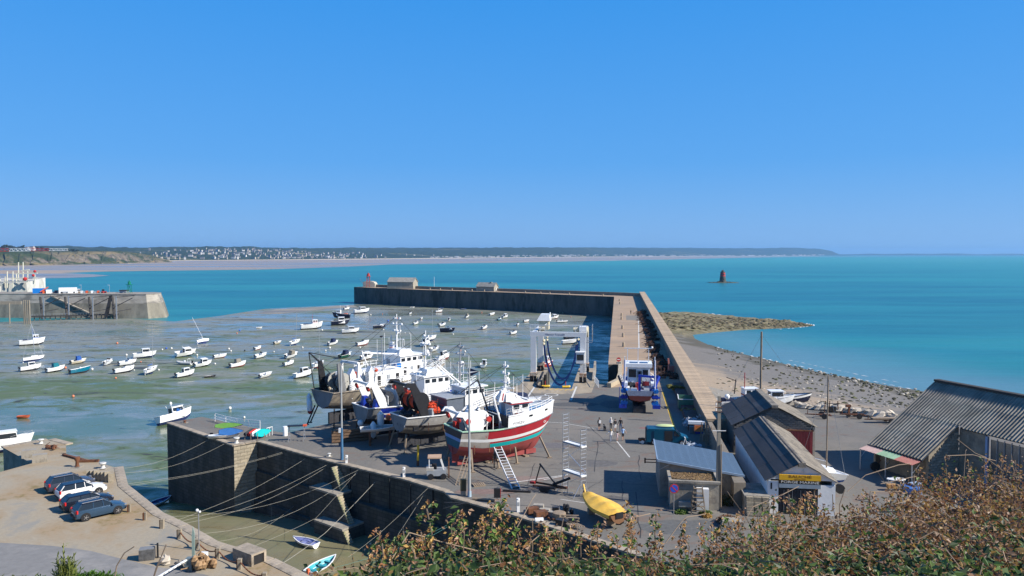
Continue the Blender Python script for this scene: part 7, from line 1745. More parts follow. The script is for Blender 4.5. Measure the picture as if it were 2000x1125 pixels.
# ================================================================ vehicles
def car(name,lab,cat,loc,rz,paint,Lc=4.6,Hc=1.66,Wc=1.9,roofm=None,rails=True,tail=None,sc=1.0,glass_back=.0):
    t=thing(name,lab,cat,loc,rz,'cars parked on the quay',sc=sc);h=Lc/2;hw=Wc/2
    stn=[(-h,.80,.48,.80,.92),(-h+.07,.90,.34,.92,1.04),(-h+.6,.98,.27,.97,1.08),(-.6,1.0,.26,.97,1.08),(.7,1.0,.26,.95,1.06),(1.15,.99,.26,.93,1.03),(1.7,.97,.27,.86,.95),(h-.12,.88,.32,.72,.80),(h,.74,.42,.60,.66)]
    g=MB();n_=12
    for(x,w_,zb,zs,zt)in stn:
        w_*=hw;half=[(0,zt),(w_*.78,zt-.01),(w_*.95,(zt+zs)/2),(w_,zs-.12),(w_,lerp(zb,zs,.3)),(w_*.93,zb),(0,zb)]
        ring=[(x,y,z)for y,z in half]+[(x,-y,z)for y,z in half[5:0:-1]]
        g.v+=ring
    m_=12
    for i in range(len(stn)-1):
        for k in range(m_):a=i*m_+k;b_=i*m_+(k+1)%m_;g.f.append((a,b_,b_+m_,a+m_))
    g.f+=[tuple(range(m_-1,-1,-1)),tuple((len(stn)-1)*m_+k for k in range(m_))]
    g.build('body',paint,t,True)
    zb=1.05;zt=Hc-.05;x0,x1,x2,x3=-h+.10,-h+.55,.30,1.12
    gh=MB().add([(x0,-hw*.86,zb),(x3,-hw*.86,zb),(x3,hw*.86,zb),(x0,hw*.86,zb),(x1,-hw*.66,zt),(x2,-hw*.68,zt),(x2,hw*.68,zt),(x1,hw*.66,zt)],HEX).build('windows',M_glass,t)
    MB().add([(x1-.06,-hw*.69,zt-.02),(x2+.05,-hw*.71,zt-.02),(x2+.05,hw*.71,zt-.02),(x1-.06,hw*.69,zt-.02),(x1+.05,-hw*.58,zt+.05),(x2-.1,-hw*.6,zt+.05),(x2-.1,hw*.6,zt+.05),(x1+.05,hw*.58,zt+.05)],HEX).build('roof',roofm or paint,t)
    for s_ in(1,-1):
        g=MB();up=(0,1,0)
        for(xa,xb)in((x0+.02,x1),(x3,x2),(-.75,-.72),(.15,.1)):
            g.bar((xa,s_*hw*.865,zb),(xb,s_*hw*.69,zt),.09 if xa not in(-.75,.15)else .06,.06)
        g.bar((x0,s_*hw*.87,zb),(x3,s_*hw*.87,zb),.05);g.build('pillars',paint,t)['kind']='stuff'
        if rails:MB().bar((x1+.1,s_*hw*.62,zt+.1),(x2-.1,s_*hw*.64,zt+.1),.04).build('roof_rail',M_alu,t)
        MB().box((.95,s_*hw*1.06,1.1),(.22,.2,.14)).build('mirror',paint,t)
        MB().box((-h+.12,s_*hw*.86,.98),(.13,.18,.32),rz=-s_*.5).build('tail_light',mat('tail light red',(.55,.02,.02),.2),t);MB().box((h-.14,s_*hw*.74,.74),(.18,.3,.12),rz=s_*.45).build('headlight',M_alu,t)
        for x in(-h+.85,h-.9):
            w_=MB().cyl((x,s_*(hw-.2),.36),(x,s_*(hw+.03),.36),.36,16).build('wheel',M_dark,t);MB().cyl((x,s_*(hw+.035),.36),(x,s_*(hw+.02),.36),.24,12).build('rim',M_dark,w_)
            g=MB()
            for k in range(5):a_=k*2*math.pi/5;g.bar((x,s_*(hw+.045),.36),(x+.23*math.cos(a_),s_*(hw+.045),.36+.23*math.sin(a_)),.06,.03)
            g.build('spokes',M_alu,w_)
            MB().cyl((x,s_*(hw*.9),.38),(x,s_*(hw+.012),.38),.43,16).build('wheel_arch',M_dark,t)
    MB().box((-h-.01,0,.78),(.03,.5,.12)).build('number_plate',mat('plate white',(.6,.6,.6),.5),t);MB().box((-h+.02,0,.42),(.1,Wc*.86,.18)).build('bumper',M_dark if paint is not M_dark else paint,t)
    return t
carp=lambda n_,c_:mat(n_,c_,.22,metal=.25,var=.03,spec=.6)
P_blue=carp('slate blue car paint',(.035,.075,.13));P_dark=carp('black blue car paint',(.012,.016,.03));P_grey=carp('dark grey blue car paint',(.06,.07,.10));P_white=mat('white car paint',(.75,.74,.72),.25)
def carpos(xr,yr,xf,yf):
    a,c=P(xr,yr),P(xf,yf);return(a+c)/2,math.atan2((c-a).y,(c-a).x)
pc_,ac_=carpos(163,1021,221,1002)
ac_=R(46)
for(px,py,paint,lab,rfm,rl,Hh_)in[(193,1007,P_blue,'slate blue estate car parked nearest the viewer with bright wheels',P_dark,True,1.64),(169,991,P_dark,'black hatchback squeezed between the blue estate and the white car',None,False,1.52),(158,969,P_white,'white car with dark glass roof parked third from the front',P_dark,False,1.62),(136,955,P_grey,'dark blue grey car parked farthest from the viewer',P_dark,True,1.66)]:
    q=P(px,py);car('parked_car',lab,'car',(q.x,q.y+.1,.01),ac_,paint,4.6,Hh_,1.86,rfm,rl,sc=.9)
# van
q=P(1302,866);vn=thing('van','teal blue van with open side door and a pale board on its roof','van',(q.x,q.y,0),R(-6))
P_teal=mat('teal van paint',(.0,.07,.13),.3,metal=.2,var=.05)
MB().side([(-2.5,.35),(2.0,.35),(2.45,.5),(2.5,.9),(1.6,1.2),(.85,1.9),(.6,1.95),(-2.35,1.95),(-2.5,1.7)],-.95,.95).build('body',P_teal,vn)
MB().b2((-.35,-.97,.5),(.6,-.94,1.75)).build('door_opening',M_dark,vn);MB().b2((-1.6,-1.02,.45),(-.45,-.98,1.8)).build('sliding_door',P_teal,vn);MB().add([(.75,-.975,1.15),(1.5,-.975,1.15),(.95,-.975,1.75),(.75,-.975,1.8)],[(0,1,2,3)]).build('side_window',M_glass,vn)
MB().add([(1.66,-.8,1.2),(1.66,.8,1.2),(.93,.75,1.88),(.93,-.75,1.88)],[(0,1,2,3)]).build('windscreen',M_glass,vn);MB().b2((-2.52,-.9,.35),(-2.5,.9,1.8)).build('rear_door',M_dark,vn)
for x in(-1.6,1.7):
    for s_ in(-1,1):w_=MB().cyl((x,s_*.78,.33),(x,s_*.98,.33),.34,14).build('wheel',M_dark,vn);MB().cyl((x,s_*.985,.33),(x,s_*.99,.33),.2,10).build('rim',M_grey,w_)
MB().lathe([(.0,.0),(1.0,.05),(.8,.18),(.0,.22)],(-.2,.3,2.05),12,1.15,.5).build('roof_board',mat('pale green board',(.55,.62,.28),.5),vn,True);MB().box((.1,-.6,.7),(.5,.5,.3)).build('cargo',M_white,vn);MB().b2((1.2,-1.12,1.1),(1.3,-.97,1.3)).build('mirror',M_dark,vn)
t=thing('wheelbarrow','brown and white two wheeled barrow behind the teal van','barrow',P(1253,866),.2);MB().box((0,0,.5),(.7,.5,.3)).build('tray',M_rust,t);MB().cyl((0,-.3,.22),(0,.3,.22),.22,10).build('wheel',M_gel,t);MB().bar((.3,.2,.5),(.9,.2,.7),.05).bar((.3,-.2,.5),(.9,-.2,.7),.05).build('handle',M_steel,t)
t=thing('trestle','small white trestle by the nose of the teal van','trestle',P(1338,872),0)
for a,c in(((-.25,0,0),(0,0,1.0)),((.35,0,0),(0,0,1.0)),((-.2,.5,0),(0,.5,1.0)),((.3,.5,0),(0,.5,1.0))):MB().bar(a,c,.06).build('leg',M_white,t)
MB().bar((0,-.1,1.02),(0,.6,1.02),.1).build('beam',M_white,t)
# ================================================================ people
SKINC=mat('skin',(.50,.30,.21),.6,var=.05);HAIRS={'dark':mat('dark hair',(.03,.02,.015),.7),'blond':mat('blond hair',(.40,.27,.12),.7),'brown':mat('brown hair',(.10,.055,.03),.7),'grey':mat('grey hair',(.3,.29,.27),.7)}
def person(lab,loc,face,H,shirt,legs,hair,shorts=False,arms=(0,0),stride=.12,sleeves=False,hat=None,bag=None,child=False):
    t=thing('person',lab,'person',loc,face-math.pi/2,'people strolling on the quay');k=H/1.75;hk=k*(1.15 if child else 1)
    V_=[];E_=[];RR=[]
    def nd(p,r,par=None):
        V_.append([c*k for c in p]);RR.append(r*k)
        if par is not None:E_.append((par,len(V_)-1))
        return len(V_)-1
    pel=nd((0,0,.93),(.145));wst=nd((0,0,1.08),.125,pel);ch=nd((0,.0,1.30),.15,wst);nk=nd((0,0,1.48),.06,ch);hd=nd((0,.01,1.60),.088,nk);hd2=nd((0,.01,1.69),.07,hd);nd((0,.10,1.60),.022,hd)
    for s_,ar in((1,arms[0]),(-1,arms[1])):
        sh=nd((.17*s_,0,1.41),.065,ch);ax,az=math.sin(R(ar))*s_,-math.cos(R(ar));el=nd(((.19+.27*abs(ax))*s_,0.0,1.40+.27*az),.045,sh);wr=nd(((.19+.50*abs(ax))*s_,.05,1.40+.52*az),.033,el);nd(((.19+.58*abs(ax))*s_,.07,1.40+.61*az),.035,wr)
        hp_=nd((.085*s_,0,.87),.095,pel);kn=nd((.09*s_,stride*s_*.6+.03,.48),.062,hp_);an_=nd((.09*s_,stride*s_,.09),.042,kn);nd((.10*s_,stride*s_+.16,.035),.035,an_)
    me=bpy.data.meshes.new('body');me.from_pydata(V_,E_,[]);o=bpy.data.objects.new('body',me);COL.objects.link(o)
    md=o.modifiers.new('skin','SKIN');me.skin_vertices[0].data[0].use_root=True
    for i,r in enumerate(RR):me.skin_vertices[0].data[i].radius=(r,r*(.72 if i in(0,1,2)else 1))
    o.modifiers.new('sub','SUBSURF').levels=1;o.modifiers['sub'].render_levels=1
    dg=bpy.context.evaluated_depsgraph_get();m2=bpy.data.meshes.new_from_object(o.evaluated_get(dg));bpy.data.objects.remove(o)
    m2.materials.clear()
    for m_ in(SKINC,shirt,legs,M_dark):m2.materials.append(m_)
    for p in m2.polygons:
        c=p.center/k;ax=abs(c.x)
        mi=0
        if c.z<.075:mi=3
        elif c.z<.98 and ax<.24 and not(arms[0]<30 and ax>.205 and c.z>.6):mi=2 if(not shorts or c.z>.52)else 0
        elif .98<=c.z<1.47 and ax<(.27 if not sleeves else .72):mi=1
        if sleeves and c.z>=.85 and ax>.2 and c.z<1.47 and ax<.68:mi=1
        if ax>.2 and c.z<.95 and arms[0]<30 and c.z>.72:mi=0 if not sleeves else(1 if c.z>.9 else 0)
        p.material_index=mi;p.use_smooth=True
    ob('body',m2,t)
    MB().lathe([(.02,-.02),(.095,-.01),(.105,.06),(.085,.12),(.02,.15)],(0,-.015*k,1.60*k),10).build('hair',hat or HAIRS[hair],t,True)
    if hat is None and hair=='blond':MB().lathe([(.04,-.22),(.09,-.16),(.09,.05)],(0,-.05*k,1.60*k),8).build('long_hair',HAIRS[hair],t,True)
    if bag:MB().box((.05,-.17*k,1.2*k),(.28*k,.12,.38*k)).build('bag',bag,t)
    return t
cl=lambda n_,c_:mat(n_,c_,.85,var=.1)
C_wh,C_bk,C_dn,C_lb,C_pk,C_nv=cl('white cotton',(.72,.7,.68)),cl('black cotton',(.02,.02,.022)),cl('denim',(.07,.10,.17)),cl('light blue cotton',(.28,.42,.65)),cl('pink cotton',(.6,.45,.45)),cl('dark shorts',(.03,.03,.035))
UPF=R(95)
def pp(px,py):return P(px,py)
person('person in black with white bundle and dark shorts beside the dog',pp(1170.5,841),UPF,1.74,C_bk,C_nv,'dark',True,(8,8),bag=C_wh)
person('person with white cap and white top in black trousers, second of the rear group',pp(1193,839),R(-100),1.6,C_wh,C_bk,'grey',False,(6,6),hat=C_wh)
person('person in black jacket with pale sash and bare lower legs',pp(1201.5,843),R(-80),1.68,C_bk,C_wh,'dark',True,(10,12),sleeves=True)
person('tall person in dark shirt and blue jeans, rightmost of the rear group',pp(1212,843),R(-95),1.86,C_bk,C_dn,'brown',False,(8,8))
person('woman in white blouse and pale jeans holding the small child by the hand',pp(1193,864),UPF,1.68,C_wh,cl('pale jeans',(.25,.28,.34)),'blond',False,(10,48),sleeves=True)
person('small child in pale pink dress walking between two adults',pp(1205.5,862),UPF,1.18,C_pk,C_pk,'dark',True,(42,42),child=True,stride=.05)
person('man in light blue shirt and black shorts at the right of the child',pp(1216.5,861),UPF,1.76,C_lb,C_bk,'brown',True,(30,8))
person('person in black walking far away along the jetty',pp(1232,614),R(-90),1.75,C_bk,C_bk,'dark',False,(8,8))
person('person in pink top walking far away along the jetty',pp(1237,614),R(-90),1.62,C_pk,cl('beige skirt',(.5,.4,.3)),'blond',True,(8,8))
t=thing('dog','black dog walking beside the leftmost person','dog',pp(1181,841),UPF)
MB().lathe([(.02,-.38),(.12,-.30),(.13,0),(.16,.22),(.10,.36)],(0,0,0),8).xf(Matrix.Translation((0,0,.46))@Matrix.Rotation(R(90),4,'Y')).build('body',C_bk,t,True)
MB().lathe([(.04,-.05),(.09,0),(.09,.1),(.04,.26)],(0,0,0),8).xf(Matrix.Translation((.42,0,.66))@Matrix.Rotation(R(80),4,'Y')).build('head',C_bk,t,True)
for x,y in((.25,.08),(.25,-.08),(-.28,.08),(-.28,-.08)):MB().cyl((x,y,0),(x,y,.45),.035,6,.055).build('leg',C_bk,t)
MB().bar((-.36,0,.52),(-.55,0,.7),.04).build('tail',C_bk,t)
# ================================================================ gear on the yard
# access stairs by the red trawler
a,c=PD(1013,955,74.5),PD(972,875,78.8);a=P(1008,955);t=thing('access_stairs','white aluminium stairs leading up to the red and white trawler','stairs',a);top_=PD(972,874,78.9)-a
side=Vector((.9,.25,0))*.42
for s_ in(-1,1):MB().bar(side*s_,top_+side*s_,.07,.2).build('stringer',M_gel,t)
for k in range(14):q=top_*((k+.6)/14.5);MB().bar(q-side,q+side,.3,.05,up=(0,.5,.85)).build('tread',M_alu,t)
for s_ in(-1,1):q=top_+side*s_;MB().bar(q,(q.x,q.y+.3,0),.12).build('leg',M_netdark,t)
MB().bar((top_.x-.6,top_.y+2,0),(top_.x-.5,top_.y+1.8,top_.z-.3),.12).bar((top_.x-.6,top_.y+1,.7),(top_.x+.8,top_.y-1,.8),.1).build('frame',M_rust,t)
# scaffold
def scaffold(org,rz,lab):
    t=thing('scaffold_tower',lab,'scaffold',org,rz)
    for fx in(0,2.5):
        for fy in(0,.75):MB().cyl((fx,fy,.1),(fx,fy,7.6-fx*.45),.045,6).build('upright',M_alu,t)
        for k in range(20-int(fx)):
            if .4+k*.37<7.5-fx*.45:MB().cyl((fx,0,.4+k*.37),(fx,.75,.4+k*.37),.032,5).build('rung',M_alu,t)
    for z in(1.9,4.7):MB().b2((-.1,.05,z),(2.6,.7,z+.12)).build('platform',M_gel,t);MB().bar((0,.0,z+.1),(2.5,.0,z+.1),.06,.16).bar((0,.75,z+.1),(2.5,.75,z+.1),.06,.16).build('toe_board',M_grey,t)
    MB().cyl((0,0,.6),(2.5,0,1.9),.02,5).cyl((0,.75,3.5),(2.5,.75,2.2),.03,5).cyl((0,0,3),(2.5,0,4.7),.02,5).build('brace',M_alu,t)
    for(x,y)in((0,-.7),(2.5,-.9),(2.5,1.2)):MB().bar((x,y,.05),(x,.3,1.6),.045).build('outrigger',M_alu,t)
    return t
q=P(1099,958);scaffold((q.x,q.y,0),R(-52),'tall pale aluminium scaffold tower with two platforms in the middle of the yard')
# boat trailer in front of the scaffold
t=thing('boat_trailer','dark folded boat trailer with black padded arms between stairs and scaffold','trailer',P(1078,958),R(-20))
MB().bar((-1.9,.6,.45),(1.6,-.2,.5),.16).bar((-1.8,-.5,.45),(1.6,-.4,.5),.14).build('chassis',M_rust,t);MB().bar((-1.8,.2,.4),(-1.2,.1,2.4),.1).bar((-1.3,.1,2.5),(.6,-.3,.6),.12).build('arm',M_blackp,t);MB().cyl((.2,-.3,.7),(1.9,-.3,1.5),.13,8).cyl((-1.0,-.8,.5),(.6,-.9,.55),.13,8).build('padded_arm',M_dark,t)
for x in(-.7,-.3):MB().cyl((x,-.95,.3),(x,-.75,.3),.3,10).build('wheel',M_dark,t)
MB().box((-2.0,0,.6),(.5,.35,.2)).build('light_board',M_red,t);MB().bar((1.7,-.3,0),(1.7,-.3,1.2),.08).bar((1.2,-.3,.05),(2.2,-.2,.05),.1).build('jack',M_steel,t)
tag(MB().bar((-.9,0,.08),(1.8,-.35,.08),.22).build('loose_beam',M_blackp,None,loc=P(1000,960)),'dark beam lying at the foot of the white stairs','beam')
# forklift
t=thing('forklift','small grey forklift with a cage cab beside the red trawler stern','forklift',P(853,933),R(5))
MB().b2((-1.0,-.6,.35),(1.0,.6,.95)).build('body',M_grey,t);MB().b2((-1.05,-.62,.9),(-.3,.62,1.2)).build('counterweight',mat('faded cream',(.42,.4,.36),.6),t)
for x,y,x2 in((-.75,-.55,-.75),(-.75,.55,-.75),(.75,-.55,.35),(.75,.55,.35)):MB().bar((x,y,.9),(x2,y,2.15),.09).build('cab_post',M_gel,t)
MB().b2((-.9,-.65,2.15),(.5,.65,2.27)).build('cab_roof',mat('faded salmon roof',(.45,.30,.2),.7),t);MB().b2((-.5,-.25,.95),(0,.25,1.45)).build('seat',M_dark,t);MB().bar((1.25,-.4,.1),(1.25,-.4,2.0),.12).bar((1.25,.4,.1),(1.25,.4,2.0),.12).build('mast',M_rust,t)
for x in(-.6,.7):
    for s_ in(-1,1):MB().cyl((x,s_*.5,.3),(x,s_*.72,.3),.3,12).build('wheel',M_dark,t)
# plain ladders leaning
t=thing('ladder','pale wooden ladder pair leaning on the stern of the red trawler','ladder',P(893,948));tp=PD(912,890,76.2)-P(893,948)
for dx in(-.18,.18,.5):MB().bar((dx,0,0),(tp.x+dx,tp.y,tp.z),.07).build('rail',M_wood,t)
for k in range(9):q=tp*(k+1)/10;MB().bar((q.x-.18,q.y,q.z),(q.x+.18,q.y,q.z),.045).build('rung',M_wood,t)
t=thing('pallet','wooden pallet lying on the ground by the right lamp post','pallet',P(935,948),.3)
for k in range(6):MB().b2((-.6+k*.21,-.45,.1),(-.6+k*.21+.15,.45,.14)).build('slat',M_wood,t)
for y in(-.4,0,.4):MB().b2((-.6,y-.05,0),(.6,y+.05,.1)).build('runner',M_wood,t)
# boxes on posts, pillars
t=thing('notice_box','dark green cabinet on a concrete base beside the right lamp post','cabinet',P(905,968));MB().b2((-.25,-.18,0),(.25,.18,.5)).build('base',M_conc,t);MB().b2((-.28,-.2,.5),(.28,.2,1.6)).build('cabinet',mat('dark olive paint',(.06,.06,.035),.6),t)
t=thing('lifebuoy_box','black box with red edge on a thin post near the wall edge','box',P(971,982));MB().bar((0,0,0),(0,0,.9),.06).build('post',M_steel,t);MB().b2((-.3,-.12,.5),(.3,.12,1.35)).build('box',M_dark,t);MB().b2((.3,-.12,.5),(.34,.12,1.35)).build('edge',M_red,t)
for px,py,lb,h_ in((677,905,'white service pillar just right of the left lamp post',.75),(789,932,'white service pillar on the quay edge below the grey trawler',.9),(1012,1000,'white service pillar near the fender pile at the quay edge',1.1)):
    t=thing('service_pillar',lb,'pillar',P(px,py),.2);MB().b2((-.13,-.13,0),(.13,.13,h_)).build('body',M_gel,t);MB().cyl((0,0,h_),(0,0,h_+.14),.15,8).build('cap',M_gel,t);MB().b2((-.14,-.15,h_*.55),(.1,-.13,h_*.85)).build('panel',M_grey,t)
tag(MB().cyl((-1.1,.25,.12),(1.0,-.25,.12),.13,8).build('log',M_wood,None,loc=P(946,978)),'long round log lying along the quay edge','log')
# white standing cylinder, ladder table on the platform (left)
t=thing('white_barrel','white upright barrel on the quay by the far left edge','barrel',P(557,851));MB().lathe([(.3,0),(.3,1.15),(.27,1.2)],n=12).build('body',M_gel,t,True)
t=thing('work_platform','rusty folding ladder platform with yellow end left of the trawlers','ladder',P(580,862),R(10))
for x in(-.9,.9):
    for dy in(-.3,.3):MB().bar((x+dy*.3,dy,0),(x,dy*.5,1.9),.06).build('leg',M_steel,t)
    for k in range(4):MB().bar((x,-.25,.35+k*.4),(x,.25,.35+k*.4),.05).build('rung',M_steel,t)
MB().b2((-1.1,-.3,1.9),(1.1,.3,2.02)).build('plank',M_blackp,t);MB().b2((.75,-.32,1.88),(1.2,.32,2.05)).build('plank_end',M_orange,t)
# dinghies and kayaks on the platform
def kayak_like(lab,px,py,Lk,m,rz,roll=0,up=0,m2=None,B=.75,cat='boat',name='stored_dinghy'):
    q=P(px,py);t=thing(name,lab,cat,(q.x,q.y,up),rz,None,rx=roll);S_=hullfn(Lk,B,.42,stern=.5,full=2,rise=.3,stemz=.3);band(S_,0,1,8,4,transom=True).build('hull',m,t,True,recalc=False);deckm(S_,.02,.97,.95,0,6,.01).build('deck',m2 or m,t,recalc=False);return t
kayak_like('upturned white dinghy with red flash under the stacked boats on the near platform',437,857,3.6,M_gel,R(14),0,.1,None,1.3);
kayak_like('blue dinghy stacked on top of the white one on the near platform',452,856,2.9,mat('faded blue dinghy',(.04,.15,.4),.5),R(10),R(62),.75,None,1.0)
kayak_like('grey and green tender leaning behind the blue dinghy on the platform',447,852,3.3,mat('light grey tender',(.42,.45,.44),.6),R(12),R(50),1.2,mat('lime tender',(.12,.27,.05),.5),.8)
for px,m_,lb,sc_ in((490,M_netdark,'dark green dinghy standing on edge in the rack, leftmost',0),(497,M_red,'red dinghy standing on edge in the rack',0),(503,M_gel,'white dinghy standing on edge in the rack',0),(510,M_turq,'turquoise dinghy standing on edge in the rack, rightmost',0)):
    kayak_like(lb,px,855,2.3,m_,R(60),R(78),.65,None,1.0,name='racked_dinghy')
t=thing('dinghy_rack','pale low post rack holding the dinghies on edge','rack',P(500,858))
for x in(-1.3,-.5,.4,1.3):MB().bar((x,-.5-.2*x,0),(x,-.5-.2*x,.9),.07).build('post',M_wood,t)
t=railing('step_hoops','pair of white handrail hoops at the far edge right of the racked dinghies',[P(521,853),P(532,850)],1.1,[],M_white,.06,.5)
def capstan(px,py,lab,m,h_=.65,r_=.22):
    t=thing('mooring_bollard',lab,'bollard',P(px,py));MB().lathe([(r_*1.3,0),(r_*.75,.12),(r_*.6,h_*.55),(r_*1.25,h_*.85),(r_*1.1,h_)],n=12).build('body',m,t,True);MB().box((0,0,.03),(r_*3.4,r_*3.4,.06)).build('base_plate',M_conc,t)
M_bw=mat('pale painted bollard',(.55,.54,.5),.6,var=.15)
capstan(462,866,'pale grey mooring bollard at the platform corner by the stacked boats',M_bw,.75,.3);capstan(201,915,'white mooring bollard at the end of the car park quay',M_bw,.65,.28);capstan(80,867,'white mooring bollard at the far end of the left quay',M_bw,.6,.28)
capstan(151,912,'tall rusty brown bollard on the left quay beside the steel beams',M_rust,1.1,.26);capstan(361,826,'small rusty bollard on the near platform',M_rust,.35,.2);capstan(413,852,'rusty hook bollard beside the stacked boats',M_rust,.4,.18)
capstan(643,892,'low pale bollard left of the left lamp post',M_bw,.4,.18)
tag(MB().bar((-2.3,1.5,.12),(1.6,-.9,.12),.3,.2).build('steel_beam',M_rust,None,loc=P(148,897)),'dark rusty steel beam along the edge of the left quay','beam');tag(MB().bar((-.9,0,.14),(1.2,.2,.14),.3,.25).build('steel_beam',M_rust,None,loc=P(170,903)),'short reddish steel beam beside the rusty bollard','beam')
for px,py,lb in((57,893,'left concrete cube beside the notch of the left quay'),(78,902,'right concrete cube beside the notch of the left quay')):tag(MB().b2((-.7,-.4,0),(.7,.5,.85)).build('concrete_cube',M_conc,None,loc=P(px,py),rz=.5),lb,'concrete block')
tag(net_heap(None,(P(101,877).x,P(101,877).y,.1),(1.0,.8,.5),M_rust,61,'rusty_chain_heap'),'heap of rusty chain on the left quay','chain heap')
# rubbish, blocks and pots at the quay edge (right of white pillar)
rg=random.Random(77);M_blkc=mat('pale concrete lump',(.33,.30,.25),.9,var=.2)
for i,(px,py,w_,h_,m_,lb,nm)in enumerate([(1040,1004,1.0,.6,M_rust,'rust brown mooring block at the left of the heap of gear','mooring_block'),(1052,1000,.9,.7,M_blkc,'pale concrete block on top of the left gear heap','concrete_block'),(1064,1004,.9,.5,M_blkc,'pale hollow block in the middle of the gear heap','concrete_block'),(1056,1010,1.1,.55,M_rust,'brown box in front of the pale hollow block','gear_box'),(1074,1007,.8,.4,M_blkc,'flat pale block right of the hollow block','concrete_block'),(1085,1000,.6,.45,M_blackp,'black box behind the gear heap','gear_box'),
      (1092,1014,.9,.7,M_wood,'brown round tub among the gear','tub'),(1106,1008,.8,1.2,M_blackp,'tall black lump of gear next to the yellow boat bow','gear_heap'),(1112,1020,1.2,.6,M_wood,'grey brown plank heap beside the yellow boat','plank_heap'),(1098,1026,1.0,.5,M_blackp,'dark crate in front of the tub','gear_box'),(1122,1032,1.0,.4,M_wood,'slatted crate at the stern side of the yellow boat','slatted_crate'),(1076,1016,.5,.3,M_rust,'small rusty chain lump','gear_heap')]):
    q=P(px,py);g=MB()
    if 'block' in nm or 'box' in nm:g.box((0,0,h_/2),(w_,w_*.6,h_),rz=rg.uniform(-.6,.6));
    elif nm=='slatted_crate':
        for k in range(6):g.box((-.5+k*.2,0,.3),(.1,1.0,.06),rz=.6)
    elif nm=='plank_heap':
        for k in range(7):g.bar((-.8,rg.uniform(-.5,.5),.1+.07*k),(.8,rg.uniform(-.5,.5),.15+.07*k),.16,.05)
    elif nm=='tub':g.lathe([(.5,0),(.6,.2),(.58,.6),(.45,.62)],n=12)
    else:
        for k in range(7):g.rock((rg.gauss(0,w_*.25),rg.gauss(0,w_*.2),h_*rg.uniform(.2,.8)),(w_*.5,w_*.5,h_*.5),k+i)
    tag(g.build(nm,m_,None,loc=q),lb,'fishing gear')
tag(MB().cyl((-.35,0,.18),(.35,.1,.18),.2,10).build('white_fender',M_gel,None,loc=P(1053,1020)),'white fender lying at the quay edge in front of the gear','fender')
# yellow covered boat
a,c=P(1152,1008),P(1205,1040);yb=(a+c)/2
t=thing('covered_yacht','wooden boat under a bright yellow tarpaulin near the quay edge','boat',(yb.x,yb.y+1.3,.45),math.atan2((a-c).y,(a-c).x)+.0)
S_=hullfn(5.6,2.5,.8,stern=.7,full=1.9,rise=.45,stemz=.3);band(S_,0,1,10,4,transom=True).build('hull',mat('varnished hull',(.20,.10,.05),.5),t,True,recalc=False)
M_tarp=mat('yellow tarpaulin',(.72,.43,.07),.55,var=.08,scale=1.5,bump=.5,bscale=3)
g=MB();n1,n2=16,8;idx={}
for i in range(n1+1):
    tt=.02+.9*i/n1;p=S_(tt,1);rg_h=.4*math.sin(math.pi*min(1,tt*1.1))**.5+(.12*math.sin(tt*25)if 0<i<n1 else 0)
    for j in range(n2+1):
        u_=-1+2*j/n2;y=u_*(p[1]+.06);z=p[2]+.02+rg_h*(1-abs(u_)**1.1)+.035*math.sin(tt*30+u_*9)*(1-abs(u_));g.v.append((p[0],y,z));idx[i,j]=len(g.v)-1
for i in range(n1):
    for j in range(n2):g.f.append((idx[i,j],idx[i+1,j],idx[i+1,j+1],idx[i,j+1]))
for s_ in(0,n2):
    base_=[len(g.v)+i for i in range(n1+1)]
    for i in range(n1+1):v_=g.v[idx[i,s_]];g.v.append((v_[0],v_[1]*1.01,v_[2]-.28))
    for i in range(n1):g.f.append((idx[i,s_],idx[i+1,s_],base_[i+1],base_[i]))
g.build('tarpaulin',M_tarp,t,True,recalc=False)
MB().bar((2.6,0,.9),(3.0,0,1.75),.12).build('stem_post',M_tarp,t);MB().box((-2.85,0,.75),(.05,.7,.5)).build('transom_board',M_blackp,t);MB().b2((-1.8,-.6,-.45),(-1.5,.6,.05)).b2((1.2,-.5,-.45),(1.5,.5,.1)).build('support',M_wood,t);MB().cyl((-1.9,-.9,-.1),(-1.9,-.7,-.1),.3,10).build('wheel',M_dark,t)
# containers, nets, crates beside the parapet
def pbox(px,py,lab,name,cat,w_,d_,h_,m,z=0,rz=AXR):q=P(px,py,z);return tag(MB().b2((-w_/2,-d_/2,0),(w_/2,d_/2,h_)).build(name,m,None,loc=q,rz=rz),lab,cat)
M_cont=mat('faded green container',(.09,.22,.14),.6,var=.15)
t=thing('green_skip','open green skip with pale rim against the parapet','skip',P(1339,798),AXR)
for a,c,nm in(((-1.1,-.8,.2),(-1.0,.8,1.5),'side'),((1.0,-.8,.2),(1.1,.8,1.5),'side'),((-1.1,-.9,.2),(1.1,-.8,1.5),'front'),((-1.1,.8,.2),(1.1,.9,1.9),'back'),((-1.1,-.8,.1),(1.1,.8,.25),'floor')):MB().b2(a,c).build(nm,M_cont,t)
MB().bar((-1.1,-.9,1.55),(1.1,-.9,1.55),.1).bar((-1.1,-.9,1.55),(-1.1,.9,1.95),.1).bar((1.1,-.9,1.55),(1.1,.9,1.95),.1).build('rim',M_white,t)
tag(net_heap(None,(P(1345,810).x,P(1345,810).y,.2),(1.6,1.3,.9),mat('mustard net',(.20,.17,.04),.95,var=.3),71,'net_pile'),'mustard yellow net pile in a tub in front of the green skip','net')
tag(net_heap(None,(P(1322,766).x,P(1322,766).y,.5),(2.2,1.4,.9),mat('olive net',(.13,.12,.03),.95,var=.5,col2=(.5,.42,.05),thr=(.6,.65),scale=5),73,'net_pile'),'dark net pile with yellow floats on the shelf by the parapet','net')
tag(net_heap(None,(P(1357,838).x,P(1357,838).y,.5),(1.9,1.5,1.3),mat('grey white sheeting',(.42,.44,.47),.8,var=.3),75,'wrapped_pile'),'big grey white wrapped bundle against the parapet','bundle')
